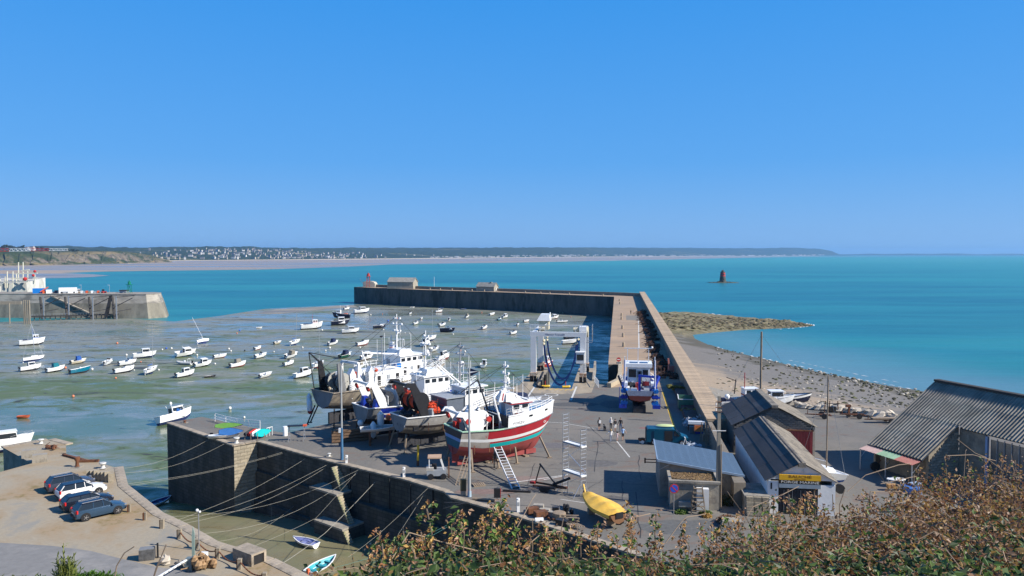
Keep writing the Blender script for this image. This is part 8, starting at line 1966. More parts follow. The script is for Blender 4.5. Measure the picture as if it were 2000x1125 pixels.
pbox(1360,828,'pale plank box on top of the grey bundle','fish_box','box',2.0,.5,.35,M_white,1.9)
pbox(1364,842,'bright orange fish crate on a blue crate','fish_crate','crate',1.0,.7,.75,mat('orange crate',(.7,.2,.05),.5),1.0);pbox(1364,846,'royal blue fish crate under the orange one','fish_crate','crate',1.1,.8,.9,M_royal,0)
pbox(1352,846,'pale grey box left of the blue crate','gear_box','box',.7,.6,.9,M_greyh);pbox(1379,862,'brown crate behind the leaning ladders','gear_box','crate',.8,.7,1.0,M_wood);pbox(1388,866,'tall rust brown board by the parapet end','gear_board','board',.5,.2,1.6,mat('brick board',(.25,.12,.07),.8))
for i,(px,py,lb)in enumerate(((1372,868,'left wooden step ladder leaning in the parapet corner'),(1384,876,'right wooden step ladder leaning in the parapet corner'))):
    t=thing('step_ladder',lb,'ladder',P(px,py),AXR-.3)
    for s_ in(-1,1):MB().bar((s_*.35,0,0),(s_*.2,.4,2.6),.08).build('rail',M_wood,t);MB().bar((s_*.35,.9,0),(s_*.2,.5,2.6),.06).build('rear_leg',M_wood,t)
    for k in range(6):MB().bar((-.3,.07*k,.4+k*.38),(.3,.07*k,.4+k*.38),.08).build('tread',M_wood,t)
tag(net_heap(None,(P(1352,880).x,P(1352,880).y,.2),(1.4,.9,.8),mat('white blue tarp',(.45,.5,.56),.6),78,'tarp_heap'),'crumpled white blue tarp behind the blue roofed shed','tarp')
t=thing('anchor_gear','salmon pink metal gear leaning on the parapet','gear',P(1310,728));MB().b2((-.5,-.5,.2),(.6,.3,1.4)).bar((-.3,0,1.2),(-.5,0,2.8),.3).build('frame',mat('salmon paint',(.38,.14,.11),.7),t)
# scallop dredges heaped along the foot of the parapet
M_dredge=mat('dark rusty dredge steel',(.05,.028,.02),.85,var=.5,scale=3,col2=(.16,.06,.025),thr=(.5,.62))
rd_=random.Random(50)
for i in range(19):
    y=137+i*8.6+rd_.uniform(-1,1);x=pl(y)-1.8-rd_.uniform(0,.8);
    t=thing('scallop_dredge','heap of dark rusty scallop dredges at the foot of the jetty parapet','fishing dredge',(x,y,0),rd_.uniform(-.3,.3),'rusty dredges along the jetty parapet')
    for k in range(3):
        a_=rd_.uniform(-.4,.4);bx,by=rd_.uniform(-1,.9),rd_.uniform(-2.6,2.6);g=MB();w_=rd_.uniform(.7,1.1);h_=rd_.uniform(.5,1.0)
        g.bar((bx-w_,by,h_),(bx+w_,by+a_,h_),.12).bar((bx-w_,by-.1,.1),(bx+w_,by+a_,.1),.12).bar((bx-w_,by,0),(bx-w_,by,h_),.1).bar((bx+w_,by+a_,0),(bx+w_,by+a_,h_),.1)
        g.bar((bx-w_,by,h_),(bx-w_-rd_.uniform(.6,1.6),by+rd_.uniform(-.6,.6),.2),.1).bar((bx,by,h_),(bx-1.4,by+.3,rd_.uniform(.5,1.4)),.1);g.build('frame',M_dredge,t)
        net_heap(t,(bx+.2,by+.4,.2),(1.5,1.5,.75),M_dredge,100+i*3+k,'chain_bag')
# frame gear near barge
t=thing('upright_frame','dark upright steel frame behind the blue and white barge','gear',P(1290,738));
for x in(-.6,.1,.7):MB().bar((x,0,0),(x,0,1.9),.14).build('post',M_dredge,t)
MB().bar((-.8,0,.8),(.9,0,.8),.12).bar((-.8,-.6,.1),(.9,-.6,.1),.2).build('rail',M_dredge,t)
# ================================================================ beach side of the sheds
t=thing('beached_boat','white and blue open boat on the shore behind the garage, bow to the right','boat',(P(1548,792).x,P(1548,792).y+1,.1),R(6));S_=hullfn(6.4,2.2,1.15,stern=.8,full=1.8,rise=.4,stemz=.3);band(S_,0,.75,10,3,transom=True).build('hull',M_navyh,t,True,recalc=False);band(S_,.75,1,10,1,transom=True).build('hull_band',M_gel,t,True,recalc=False);rimm(S_,w_=.12).build('gunwale',M_dark,t);deckm(S_,.02,.9,.7,0,6).build('sole',M_canvb,t,recalc=False)
t=thing('beached_boat','white cabin boat showing its cabin roof just behind the garage ridge','boat',(P(1510,797).x,P(1510,797).y,.4),R(2));motorboat('cabin',W,AD,t,6.0)
t=thing('beached_workboat','white work boat with derrick arm parked left of the wooden mast','work boat',(P(1447,812).x+.6,P(1447,812).y+2,.3),R(5));workboat(W,AD,t,8.0,W,M_redh,True);MB().bar((-1,0,2.5),(-.8,0,4.6),.12).bar((-.8,0,4.4),(-2.2,0,4.9),.1).build('derrick',M_blackp,t);MB().ball((-2.3,-.6,2.2),.4,8).build('drum',M_gel,t)
t=thing('sail_boat','small white and blue yacht on legs behind the right side of the forge','sailboat',(P(1620,965).x+.9,P(1620,965).y+4.0,-.1),R(-62));sailboat(W,M_blueh,t,5.6,9.6)
for k in t.children:
    if k.name.startswith('mast'):k.data=k.data.copy();k.data.materials[0]=M_wood
def trailer(px,py,lab,rz,Lt=3.4,load=None):
    q=P(px,py);t=thing('boat_trailer',lab,'trailer',(q.x,q.y,0),rz);MB().bar((-Lt/2,-.5,.45),(Lt/2,0,.5),.12).bar((-Lt/2,.5,.45),(Lt/2,0,.5),.12).bar((-Lt/2,-.5,.45),(-Lt/2,.5,.45),.12).bar((0,-.35,.45),(0,.35,.45),.1).build('frame',M_rust,t)
    for s_ in(-1,1):MB().cyl((-Lt*.2,s_*.75,.38),(-Lt*.2,s_*.95,.38),.38,12).build('wheel',M_dark,t)
    MB().bar((Lt*.4,0,.5),(Lt*.4,0,1.1),.08).build('winch_post',M_rust,t)
    if load:MB().b2((-Lt*.4,-.4,.55),(Lt*.3,.4,.75)).build('load',load,t)
    return t
trailer(1597,816,'empty boat trailer with black wheels right of the block garage',R(170));trailer(1664,816,'boat trailer with white wheel in front of the boulder row',R(175));trailer(1722,826,'long brown boat trailer loaded with planks near the hangar',R(178),4.6,M_wood)
t=thing('frame_cart','tall dark rusty frame cart standing before the boulders','cart',P(1625,806))
for x in(-1.1,-.4,.9):MB().bar((x,0,0),(x*.9,0,1.7),.1).build('leg',M_rust,t)
MB().bar((-1.1,0,1.3),(.9,0,1.3),.1).b2((-.6,-.2,.3),(.5,.2,.9)).build('box',M_blackp,t)
t=thing('anchor_winch','small rust brown winch on a wheel before the boulder row','winch',P(1657,814));MB().cyl((0,-.1,.3),(0,.1,.3),.32,10).build('wheel',M_dark,t);MB().bar((0,0,.3),(.1,0,1.5),.25).b2((-.4,-.15,1.4),(.3,.15,1.75)).build('body',M_rust,t)
M_bould=mat('pale granite boulder',(.42,.37,.30),.9,var=.2,scale=1,bump=.4,island=.2);rb_=random.Random(15)
for i in range(34):
    px=1508+i*7.6+rb_.uniform(-2,2);py=lerp(790,822,i/34)+rb_.uniform(-1.5,1.5);q=P(px,py,-.1);s_=rb_.uniform(.8,1.9)
    o=MB().rock((0,0,s_*.25),(s_*1.3,s_*.9,s_*.9),200+i,7).build('boulder',M_bould if rb_.random()>.25 else mat('grey boulder',(.22,.2,.17),.9,var=.2),None,loc=(q.x,q.y,-.15));tag(o,('%s angular boulder in the row between yard and beach, %s'%('grey' if 'grey' in COL.objects[-1].active_material.name else 'pale','garage end' if i<12 else 'middle stretch' if i<24 else 'hangar end')),'boulder','boulders along the edge of the beach')
# stones and weed scattered on the beach
from mathutils.bvhtree import BVHTree as _B
g=MB();g2=MB();rs_=random.Random(90)
for i in range(950):
    px=rs_.uniform(1395,1830);base=655+(px-1350)*.26
    py=base+abs(rs_.gauss(0,1))*(6 if rs_.random()<.45 else 45)
    if rs_.random()<.35:py=rs_.uniform(740,800)
    z=-6
    for _ in range(8):q=P(px,py,z);z=lerp(z,beach_h(q.x,q.y),.5)
    if py>830 or z>-.3 or not inpoly(q.x,q.y,land_poly):continue
    s_=rs_.uniform(.25,.8)*(1.3 if rs_.random()<.1 else 1);(g if rs_.random()<.65 else g2).rock((q.x,q.y,z+s_*.1),(s_*1.3,s_,s_*.6),i,5)
g.build('beach_stones',mat('dark weedy stone',(.075,.07,.045),.85,var=.4,scale=.8,col2=(.13,.14,.05)),kind='stuff',label='dark weedy stones scattered over the shingle beach',cat='stones');g2.build('pale_beach_stones',mat('pale beach stone',(.33,.30,.25),.9,var=.2,island=.3),kind='stuff',label='pale stones scattered over the shingle beach',cat='stones')
g=MB()
for i in range(900):
    px,py=rs_.uniform(1285,1585),0;t_=(px-1285)/300;py=lerp(rs_.uniform(613,652),rs_.uniform(632,638),t_**.7)
    q=P(px,py,-10.6)
    if not inpoly(q.x,q.y,land_poly):continue
    z=beach_h(q.x,q.y);s_=rs_.uniform(.7,2.0);g.rock((q.x,q.y,z),(s_*1.4,s_,s_*.42),i,5)
g.build('spit_rocks',mat('weedy spit rock',(.15,.12,.07),.9,var=.45,scale=.5,col2=(.07,.07,.03),thr=(.48,.6)),kind='stuff',label='jumbled brown weedy rocks on the low rock spit',cat='rocks')
# things by the hangar
t=thing('plastic_table','white oval plastic table in the shade by the hangar awning','table',P(1750,950));MB().lathe([(.9,.7),(.92,.74),(.9,.78)],n=16,sy=.6).build('tabletop',M_gel,t);
for x in(-.6,.6):
    for y in(-.3,.3):MB().bar((x,y,0),(x,y,.72),.05).build('leg',M_gel,t)
t=thing('blue_tub','blue round tub with pale board beside the table','tub',P(1782,962));MB().lathe([(.8,0),(.95,.3),(.95,.6),(.85,.62)],n=14).build('body',mat('tub blue',(.06,.16,.42),.5),t,True);MB().box((.5,.3,.8),(1.2,.8,.08),rz=.4).build('board',mat('pale blue board',(.3,.4,.55),.6),t)
tag(MB().box((0,0,.45),(.8,.45,.35)).bar((-.3,0,0),(-.3,0,.3),.1).bar((.3,0,0),(.3,0,.3),.1).build('small_bench',mat('orange brown wood',(.4,.22,.08),.8),None,loc=P(1741,958)),'small orange brown wooden stool box left of the blue tub','stool')
t=thing('picket_fence','low grey picket fence in front of the hangar lean-to','fence',P(1775,938),R(-14))
for k in range(14):MB().bar((k*.22,0,0),(k*.22,0,.95),.1,.03).build('picket',M_wood,t)
for z in(.25,.55,.85):MB().bar((-.1,.04,z),(3.0,.04,z),.1,.03).build('rail',M_wood,t)
t=thing('wheel_pair','dark wheel and frame at the left post of the awning','wheel',P(1709,920));MB().cyl((0,-.1,.5),(0,.1,.5),.5,12).build('wheel',M_dark,t);MB().bar((0,0,.5),(.6,0,1.2),.08).build('bar',M_rust,t)
# ================================================================ car park fittings
M_post=mat('granite post',(.30,.25,.18),.9,var=.2,scale=3)
posts=[(253.5,1000),(284,1016),(317,1032),(351,1052),(385,1072),(426,1090),(468,1112),(517,1140)]
pv=[]
for i,(px,py)in enumerate(posts):
    q=P(px,py);pv.append(q);t=thing('edge_post',['small leaning post nearest the blue car','second edge post from the blue car','squat square stone post on the car park edge','stone post where the chain begins','dark post beside the thin lamp','stone post left of the concrete box','post in front of the concrete box','post at the bottom edge of the picture'][i],'post',q);h_=.75 if i>1 else .65
    MB().bar((0,0,0),(.02,0,h_),.26 if i>1 else .14).build('shaft',M_post,t);MB().box((.02,0,h_+.02),(.28 if i>1 else .16,)*2+(.05,)).build('cap',M_post,t);MB().box((-.16,0,h_*.5),(.08,.2,h_)).build('iron_strap',M_rust,t)
for i in range(3,7):
    a,c=pv[i]+Vector((0,0,.6)),pv[i+1]+Vector((0,0,.6));pts=[a.lerp(c,k/10)-Vector((0,0,.38*math.sin(math.pi*k/10)))for k in range(11)]
    g=MB()
    for k in range(10):
        for m_ in range(2):p0=pts[k].lerp(pts[k+1],m_/2);p1=pts[k].lerp(pts[k+1],(m_+1)/2);g.bar(p0,p1,.09 if m_ else .05,.05 if m_ else .09)
    tag(g.build('chain',M_rust,None),'rusty chain sagging between two edge posts, number %s from the car side'%('first','second','third','fourth')[i-3],'chain','rusty chains between the edge posts')
t=thing('lamp_post','slim grey lamp post with two small white globes above the car park chain','lamp post',P(389,1076));MB().cyl((0,0,0),(0,0,3.1),.045,8).build('shaft',M_steel,t);MB().ball((-.1,0,3.2),.12,8).build('globe',M_gel,t);MB().ball((.1,0,3.08),.1,8).build('globe',M_gel,t)
t=thing('sign_post','narrow pale green sign board seen edge on beside the slim lamp','sign',P(378,1098));MB().add([(-.12,0,.4),(.1,0,.4),(.12,0,2.2),(0,0,2.7),(-.1,0,2.1),(-.12,.04,.4),(.1,.04,.4),(.12,.04,2.2),(0,.04,2.7),(-.1,.04,2.1)],[(0,1,2,3,4),(5,6,7,8,9),(0,1,6,5),(1,2,7,6),(2,3,8,7),(3,4,9,8)]).build('board',mat('pale green board paint',(.3,.4,.34),.6),t);MB().bar((0,0,0),(0,0,.5),.06).build('post',M_steel,t)
t=thing('barrier','white and dark striped lift barrier with grey motor box at the road','barrier',P(370,1114));MB().b2((-.2,-.2,0),(.25,.2,.95)).build('motor_box',mat('grey green box',(.14,.18,.19),.5),t);a=Vector((-.1,-.1,.85));c=P(298,1132,.8)-P(370,1114);c.z=.75
MB().bar(a,c,.12,.1).build('boom',M_gel,t)
for k in range(6):p0,p1=a.lerp(c,.15+k*.13),a.lerp(c,.15+k*.13+.06);MB().bar(p0+Vector((0,-.01,0)),p1+Vector((0,-.01,0)),.125,.04).build('boom_stripe',M_dark,t)
t=thing('stone_block','dark wrapped block with a short post at the road edge','block',P(287,1092),.3);MB().b2((-.5,-.35,0),(.55,.35,.8)).build('body',mat('dark grey wrap',(.09,.09,.09),.7,var=.5,scale=3),t);MB().b2((-.5,-.3,.8),(.5,.35,.86)).build('lid',M_greyh,t);MB().bar((.75,0,0),(.75,0,1.15),.12).build('post',M_blackp,t)
tag(MB().rock((0,0,.35),(1.0,.7,.8),31,7).build('boulder',M_bould,None,loc=P(322,1103)),'pale pointed boulder right of the dark wrapped block','boulder')
tag(MB().rock((0,0,.25),(.8,.6,.6),35,7).build('boulder',mat('grey boulder',(.22,.2,.17)),None,loc=P(350,1108)),'round grey boulder left of the barrier box','boulder')
t=thing('concrete_box','open concrete box structure on the edge of the basin at the bottom','concrete block',P(484,1094),R(-35));MB().b2((-1.0,-.6,0),(1.3,-.4,.75)).build('wall',M_cope,t);MB().b2((-1.0,.5,0),(1.3,.7,.75)).build('wall',M_cope,t);MB().b2((-1.0,-.6,.75),(1.3,.7,.9)).build('top',M_cope,t);MB().b2((-.8,-.38,.02),(1.2,.48,.7)).build('dark_inside',M_dark,t)
tag(MB().box((0,0,0),(.5,.4,.45)).build('white_box',M_gel,None,loc=P(398,1085,.5)),'small white box on the bramble covered stump','box')
tag(net_heap(None,(P(395,1112).x,P(395,1112).y,.1),(1.2,1.0,1.2),mat('dead brown bramble',(.30,.19,.1),.95,var=.4),133,'dead_bramble'),'heap of dead brown bramble beside the barrier box','dead plant')
# ================================================================ mooring ropes across the near basin
def rope(lab,a,c,sag=.5,r=.011,mid=None,m=M_rope,drop=None):
    pts=[];seq=[a]+([mid]if mid is not None else[])+[c]
    for i in range(len(seq)-1):
        p,q_=seq[i],seq[i+1];n_=10
        for k in range(n_+(i==len(seq)-2)):s_=k/n_;v_=p.lerp(q_,s_);v_.z-=sag*.7*math.sin(math.pi*s_)*(1 if len(seq)==2 else .4);pts.append(v_)
    o=MB().tube(pts,r,4).build('mooring_rope',m,None,recalc=False);tag(o,lab,'rope','mooring ropes across the near basin');return o
def wallpt(px,py,out=.05):  # point on the quay's near wall
    x=(px-1000)/FPX;y=(562.5-py)/FPX;c_,s_=math.cos(PITCH),math.sin(PITCH);d=Vector((x,c_+y*s_,-s_+y*c_));o=Vector((0,0,CAM_Z))
    A_=W0 if px>500 else Vector((*near_edge[0],0));D_=wd if px>500 else(Vector((*near_edge[1],0))-Vector((*near_edge[0],0))).normalized();n_=Vector((D_.y,-D_.x,0));t_=(A_-o).dot(n_)/d.dot(n_);return o+d*t_
lqp=lambda px,py,z=.05:P(px,py,z)
RP=[('pale rope from the car side to the right end of the lit stone corner',lqp(225,948),wallpt(556,882),.7,None),('second pale rope just below it running to the same ring',lqp(226,952),wallpt(557,884),.6,None),('rope from the platform corner down to the left quay post',lqp(215,925),wallpt(440,866),1.4,None),('rope from the far platform to the left quay',lqp(205,918),wallpt(412,856),1.3,None),
      ('greenish rope rising to the quay wall left of the steps',lqp(330,1022),wallpt(598,895),.8,None),('double rope end nearest the top of the steps',lqp(317,1028),wallpt(642,906),1.0,None),('rope just under the double rope end',lqp(318,1030),wallpt(638,912),1.6,None),('long low rope from the second edge post',lqp(351,1046),wallpt(698,924),2.4,None),
      ('rope passing the steps, upper',lqp(300,1010),wallpt(700,918),2.0,None),('kinked rope with a hanging line in the middle of the basin',lqp(488,1070),wallpt(698,920),.3,P(617,1012,-4)),('thick pale kinked rope nearest the viewer',lqp(540,1108),wallpt(732,942),.3,P(635,1041,-3)),('steep rope from the bushes to the quay top',P(680,1088,-4),wallpt(836,953),.2,P(741,1042,-3)),
      ('steeper rope beside it to the same ring',P(757,1075,-4),wallpt(830,962),.1,None),('turquoise rope, upper, right of the bushes',P(640,1112,-5),wallpt(929,994),1.0,None),('turquoise rope, lower, right of the bushes',P(700,1110,-5),wallpt(928,996),.6,None),('thin rope low over the lit mud',lqp(384,1062),wallpt(577,986),1.6,None),('grey rope at the right bottom of the wall',P(960,1060,-2),wallpt(1030,1024),.1,None)]
for i,(lb,a,c,sg_,md_)in enumerate(RP):rope(lb,a,c,sg_,.02 if 'thick' in lb else .011,md_,mat('green rope',(.12,.38,.34),.8)if 'turq' in lb else M_rope)
for i,(px,y0,y1,z0)in enumerate(((328,866,985,0),(530,990,1015,-5),(620,918,1000,-1),(617,1012,1085,-4),(635,1041,1066,-3),(602,970,1058,-3))):
    q=PD(px,y0,84 if px>400 else 100);e_=Vector((q.x,q.y,-8));o=MB().cyl(q,e_,.011,4).build('hanging_line',M_rope);tag(o,'thin line hanging straight down from a mooring rope over the basin','rope','lines hanging from the mooring ropes')
# ================================================================ bramble thicket on the slope below the viewpoint
rng=np.random.default_rng(5)
SIL=[(600,1140),(690,1112),(730,1092),(780,1078),(840,1066),(900,1056),(960,1052),(1010,1060),(1060,1066),(1110,1068),(1160,1062),(1210,1056),(1270,1060),(1330,1062),(1390,1058),(1440,1040),(1490,1018),(1540,1000),(1590,998),(1640,992),(1680,985),(1720,978),(1760,962),(1800,945),(1840,936),(1880,925),(1930,918),(1970,915),(2010,912),(2300,890),(2700,880)]
def sil(px):return ITP(SIL,min(max(px,600),2699))
def crestY(px):return lerp(5.6,10.5,max(0,min(1,(px-700)/1300)))
def thick_z(X,Y):
    """top surface of the thicket at ground position X, Y"""
    px=1000+X/max(Y,.5)*FPX;yc=crestY(px);zc=CAM_Z-yc*(sil(px)+lerp(44,14,max(0,min(1,(px-1250)/450)))-EYE)/FPX
    if Y<=yc:return lerp(21.0,zc,(Y-4.0)/(yc-4.0))if Y>4 else 21.0-(4-Y)*.3
    return zc-(Y-yc)*1.1
def leaves(N,seed,brown,size,mats_,name,spread=.36,yr=(3.2,11.8)):
    rg_=np.random.default_rng(seed);vs=[];fs=[];mi=[];cnt=0
    ncl=N//7
    for c in range(ncl):
        px=590+rg_.random()*1560;yc=crestY(px);Y=3.9+(yc-3.6)*rg_.random();X=(px-1000)/FPX*Y
        if Y>yc+.5:continue
        zt=thick_z(X,Y)+.16*mnoise.noise(Vector((X*1.6,Y*1.6,0)))+.10*mnoise.noise(Vector((X*5,Y*5,3)))
        dep=abs(rg_.normal(0,spread));base=np.array((X,Y,zt-dep))
        br=brown(px,Y,X)
        isb=rg_.random()<br
        cdir=rg_.normal(0,.4,3);cdir[2]=abs(cdir[2])+.3
        for l in range(7):
            s_=size*rg_.uniform(.45,1.4)*(.72 if isb else 1);p=base+rg_.normal(0,.07,3)+cdir*.05*l*.3
            n_=rg_.normal(0,.55,3)+np.array((0,-.25,1.));n_/=np.linalg.norm(n_)
            t1=np.cross(n_,rg_.normal(0,1,3));t1/=np.linalg.norm(t1);t2=np.cross(n_,t1)
            cup=n_*s_*rg_.uniform(-.25,.3)*(2.2 if isb else 1);b0=p-t1*s_*.62;tip=p+t1*s_*.75-cup;L_=p+t2*s_*.42+cup-t1*s_*.1;R_=p-t2*s_*.42+cup-t1*s_*.1
            k=len(vs);vs+=[b0,L_,tip,R_];fs+=[(k,k+1,k+2),(k,k+2,k+3)]
            m_=(2+int(rg_.random()*3))if isb else int(rg_.random()*2+(rg_.random()<.08)*2)
            mi+=[min(m_,4)]*2
    me=bpy.data.meshes.new(name);me.from_pydata([tuple(v)for v in vs],[],fs)
    for m_ in mats_:me.materials.append(m_)
    me.polygons.foreach_set('material_index',mi);return me
def leafm(name,c,tr=.25):
    m=mat(name,c,.5,var=.2,scale=9,island=.38,spec=.35);n=m.node_tree;b=n.nodes['Principled BSDF'];
    tl=n.nodes.new('ShaderNodeBsdfTranslucent');mx=n.nodes.new('ShaderNodeMixShader');mx.inputs[0].default_value=tr;tl.inputs[0].default_value=(*[min(1,v*1.6)for v in c],1)
    o=n.nodes['Material Output'];n.links.new(b.outputs[0],mx.inputs[1]);n.links.new(tl.outputs[0],mx.inputs[2]);n.links.new(mx.outputs[0],o.inputs[0]);return m
LM=[leafm('bramble leaf green',(.12,.19,.04)),leafm('bramble leaf dark',(.045,.075,.02)),leafm('bramble leaf ochre',(.36,.22,.065)),leafm('bramble leaf brown',(.24,.11,.045)),leafm('bramble leaf dry',(.36,.22,.13))]
def brownf(px,Y,X):
    v=.20+.50*max(0,min(1,(px-1250)/500))*max(0,min(1,(Y-4.6)/2.2))+.35*mnoise.noise(Vector((X*.9,Y*.9,7)))
    v+=.16*max(0,(Y-5.0))
    return max(.05,min(.95,v))
bt=thing('bramble_thicket','tangled bramble thicket with green and russet leaves along the bottom right','bramble bush',(0,0,0));bt.name='bramble_thicket'
me=leaves(84000,1,brownf,.043,LM,'leaves');o=ob('leaves',me,bt);o['kind']='stuff'
# sheet coloured as the shade between stems; also keeps the slope from showing through
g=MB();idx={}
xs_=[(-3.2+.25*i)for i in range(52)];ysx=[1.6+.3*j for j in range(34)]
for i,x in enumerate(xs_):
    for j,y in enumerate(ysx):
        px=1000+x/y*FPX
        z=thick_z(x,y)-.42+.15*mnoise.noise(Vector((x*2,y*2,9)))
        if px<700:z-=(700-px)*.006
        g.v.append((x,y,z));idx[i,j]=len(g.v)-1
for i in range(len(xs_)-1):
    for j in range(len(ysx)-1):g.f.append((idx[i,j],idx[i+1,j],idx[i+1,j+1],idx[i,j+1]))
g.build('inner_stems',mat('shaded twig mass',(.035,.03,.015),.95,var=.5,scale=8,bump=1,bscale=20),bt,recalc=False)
# canes and sprays standing above the crest
M_cane=mat('dry cane',(.30,.22,.15),.8,var=.2);rk=random.Random(44)
g=MB();lv=[]
sprays=[(735,60),(760,35),(800,50),(842,78),(850,20),(880,45),(905,60),(935,52),(965,70),(980,82),(1010,45),(1040,55),(1072,40),(1100,60),(1135,48),(1170,40),(1225,70),(1232,40),(1285,60),(1290,30),(1340,28),(1400,38),(1440,45),(1500,40),(1560,35),(1590,45),(1640,42),(1700,25),(1760,30),(1850,40),(1900,25),(1960,30)]
for i in range(60):sprays.append((rk.uniform(720,2000),rk.uniform(8,42)))
for(px,hp)in sprays:
    Yc_=crestY(px)-rk.uniform(0,.5);p0=PD(px,sil(px)+25,Yc_);top=PD(px+rk.uniform(-14,10),sil(px)+6-hp,Yc_)
    m1=p0.lerp(top,.5)+Vector((rk.uniform(-.04,.04),0,0));g.tube([p0,m1,top],.0055,4)
    nl=int(4+hp*.38)
    if rk.random()<.85:
        for k in range(nl):
            f_=rk.uniform(.25,1.05);q=p0.lerp(top,f_);lv.append((q+Vector((rk.gauss(0,.035),rk.gauss(0,.035),rk.gauss(0,.02))),rk.random()<.8))
for pts_ in([(1430,1065),(1470,990),(1530,965),(1560,950)],[(1655,960),(1690,928),(1755,908),(1780,905)],[(760,1100),(800,1040),(862,1058),(950,1080)],[(1000,1090),(1060,1040),(1120,1035),(1180,1062)],[(1010,1030),(1040,975),(1047,965)],[(1300,1060),(1330,1020),(1340,1010),(1378,1004)],[(1215,1050),(1240,1010),(1270,1003)],[(1720,945),(1790,930),(1800,960)],
              [(1882,940),(1886,880),(1888,878)],[(1870,858),(1905,885),(1925,893),(1960,920)],[(1712,918),(1730,945),(1745,985)],[(1420,960),(1455,1008),(1470,1035)],[(1850,890),(1900,888),(1945,900)],[(1690,1010),(1700,960),(1760,960),(1850,1000)]):
    g.tube([PD(x,y,crestY(x)-.3)for x,y in pts_],.0045,4)
for k in range(170):
    px=rk.uniform(700,1995);Yc_=lerp(4.6,crestY(px),rk.random());X_=(px-1000)/FPX*Yc_;q=Vector((X_,Yc_,thick_z(X_,Yc_)-.03));a_=rk.uniform(0,6.3);Ln=rk.uniform(.2,.7);e_=Vector((math.cos(a_)*Ln,math.sin(a_)*Ln*.6,rk.uniform(-.05,.12)));g.tube([q,q+e_*.5+Vector((0,0,.07)),q+e_],.004,3)
o=g.build('canes',M_cane,bt,recalc=False);o['kind']='stuff'
vs=[];fs=[];mi=[]
for(q,bq)in lv:
    for l in range(3):
        n_=Vector((rk.gauss(0,.6),rk.gauss(0,.6)-.4,1)).normalized();t1=n_.cross(Vector((rk.gauss(0,1),rk.gauss(0,1),rk.gauss(0,1)))).normalized();t2=n_.cross(t1);s_=rk.uniform(.014,.034)*(.8 if bq else 1.15);c_=q+Vector((rk.gauss(0,.018),)*3)
        k=len(vs);vs+=[c_-t1*s_,c_+t2*s_*.55+n_*s_*.3,c_+t1*s_,c_-t2*s_*.55+n_*s_*.3];fs+=[(k,k+1,k+2),(k,k+2,k+3)];mi+=[rk.choice((2,3,4))if bq else rk.choice((0,1))]*2
me=bpy.data.meshes.new('spray_leaves');me.from_pydata([tuple(v)for v in vs],[],fs)
for m_ in LM:me.materials.append(m_)
me.polygons.foreach_set('material_index',mi);o=ob('spray_leaves',me,bt);o['kind']='stuff'
# weeds and bare stems at the bottom left
def weed(px,py,hpx,lab,n_,m,sprd=18,Y=7.5,name='weed'):
    g=MB();r_=random.Random(px)
    for k in range(n_):
        x=px+r_.gauss(0,sprd);a=PD(x,py+26,Y+r_.uniform(-.3,.3));c=PD(x+r_.gauss(0,6),py-abs(r_.gauss(hpx*.5,hpx*.3)),Y);mm=a.lerp(c,.6)+Vector((.01,0,.01));g.tube([a,mm,c],.003,3)
        for j in range(5):f_=r_.uniform(.3,1);q=a.lerp(c,f_);e_=Vector((r_.gauss(0,.02),r_.gauss(0,.02),r_.uniform(0,.03)));g.quad(q,q+e_+Vector((.008,0,0)),q+e_*1.8,q+e_-Vector((.008,0,0)))
    tag(g.build(name,m,None,recalc=False),lab,'weed')
M_wd=leafm('yellow green weed',(.16,.18,.04));M_wd2=leafm('fresh weed green',(.08,.16,.02))
weed(127,1122,40,'feathery yellow green weed at the bottom left edge',90,M_wd,9);weed(150,1132,14,'low green weeds along the bottom left edge',160,M_wd2,28);weed(200,1130,12,'small bright green weed tuft right of the feathery weed',70,M_wd2,12);weed(30,1134,8,'sparse dry weed at the bottom left corner',40,M_wd,20)
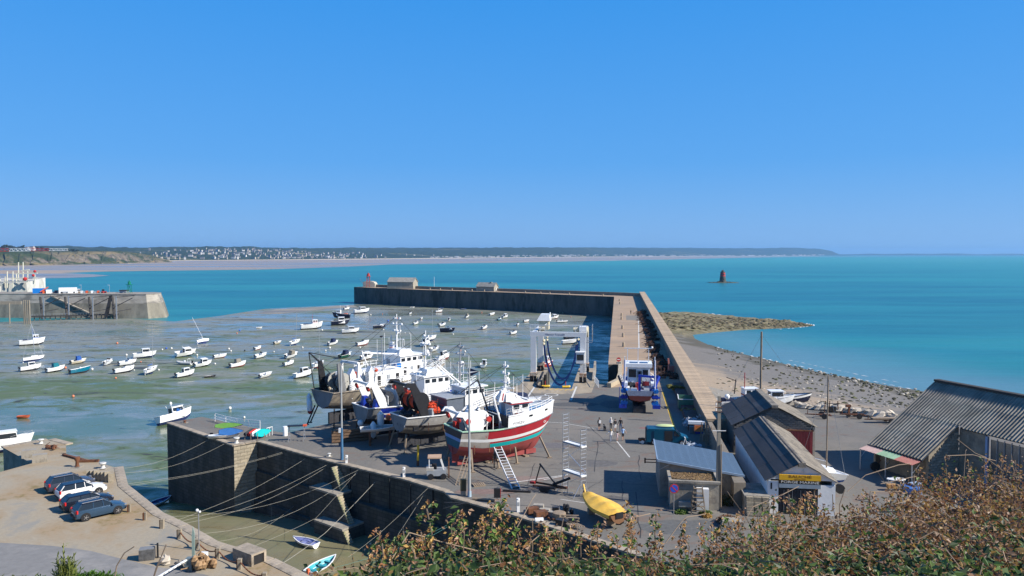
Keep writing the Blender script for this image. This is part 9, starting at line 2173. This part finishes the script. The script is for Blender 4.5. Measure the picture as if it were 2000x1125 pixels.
for pts_,lb in(([(222,1140),(228,1105),(243,1080),(263,1067)],'bare curved pale stem at the bottom left'),([(296,1140),(305,1110),(318,1080),(325,1063)],'bare forked stem near the wrapped block'),([(298,1135),(308,1105),(316,1096)],'short bare stem at the foot of the forked stem')):
    tag(MB().tube([PD(x,y,7)for x,y in pts_],.007,4).build('bare_stem',M_cane,None),lb,'dry stem')
# small bushes near the annex and the forge
def bush(px,py,r_,lab,seed,m=0,z=0,hh=.8):
    q=P(px,py,z);t=thing('shrub',lab,'shrub',q);rg_=random.Random(seed);g=MB()
    for k in range(900):
        u=Vector((rg_.gauss(0,1),rg_.gauss(0,1),rg_.gauss(0,1))).normalized()*rg_.uniform(.5,1);c=Vector((u.x*r_,u.y*r_*.7,abs(u.z)*r_*hh));n_=Vector((rg_.gauss(0,.7),rg_.gauss(0,.7),1)).normalized();t1=n_.orthogonal().normalized()*rg_.uniform(.04,.1);t2=n_.cross(t1)
        g.quad(c-t1,c+t2*.7,c+t1,c-t2*.7)
    g.build('foliage',LM[m],t,recalc=False)['kind']='stuff'
    g=MB()
    for k in range(8):g.bar((0,0,0),(rg_.gauss(0,r_*.4),rg_.gauss(0,r_*.3),r_*hh*.7),.03)
    g.build('stems',M_cane,t)['kind']='stuff'
bush(1425,985,1.2,'dark green shrub between utility pole and stone platform',1,1);bush(1330,1002,.7,'low green weeds at the annex foot left of the step ladder',2,0,0,.5);bush(1378,1003,.6,'low green weeds at the annex foot right of the step ladder',3,0,0,.5);bush(1420,1020,1.0,'brown dry bramble beside the low slab',4,3,0,.7);bush(1405,815,.9,'dark palm like shrub against the garage rear corner',6,1,0,1.1);bush(1380,1010,.5,'small orange dry bush right of the white cabinet',8,2,0,.7)
# ================================================================ haze
hz=bpy.data.materials.new('sea haze');hz.use_nodes=True;n=hz.node_tree;n.nodes.remove(n.nodes['Principled BSDF']);pv_=n.nodes.new('ShaderNodeVolumePrincipled');pv_.inputs['Color'].default_value=(.30,.62,1,1);pv_.inputs['Density'].default_value=.00005;pv_.inputs['Anisotropy'].default_value=.2
n.links.new(pv_.outputs[0],n.nodes['Material Output'].inputs['Volume'])
MB().b2((-30000,-800,-90),(30000,23000,190)).build('haze',hz,kind='stuff',label='thin sea haze over the whole bay',cat='haze')
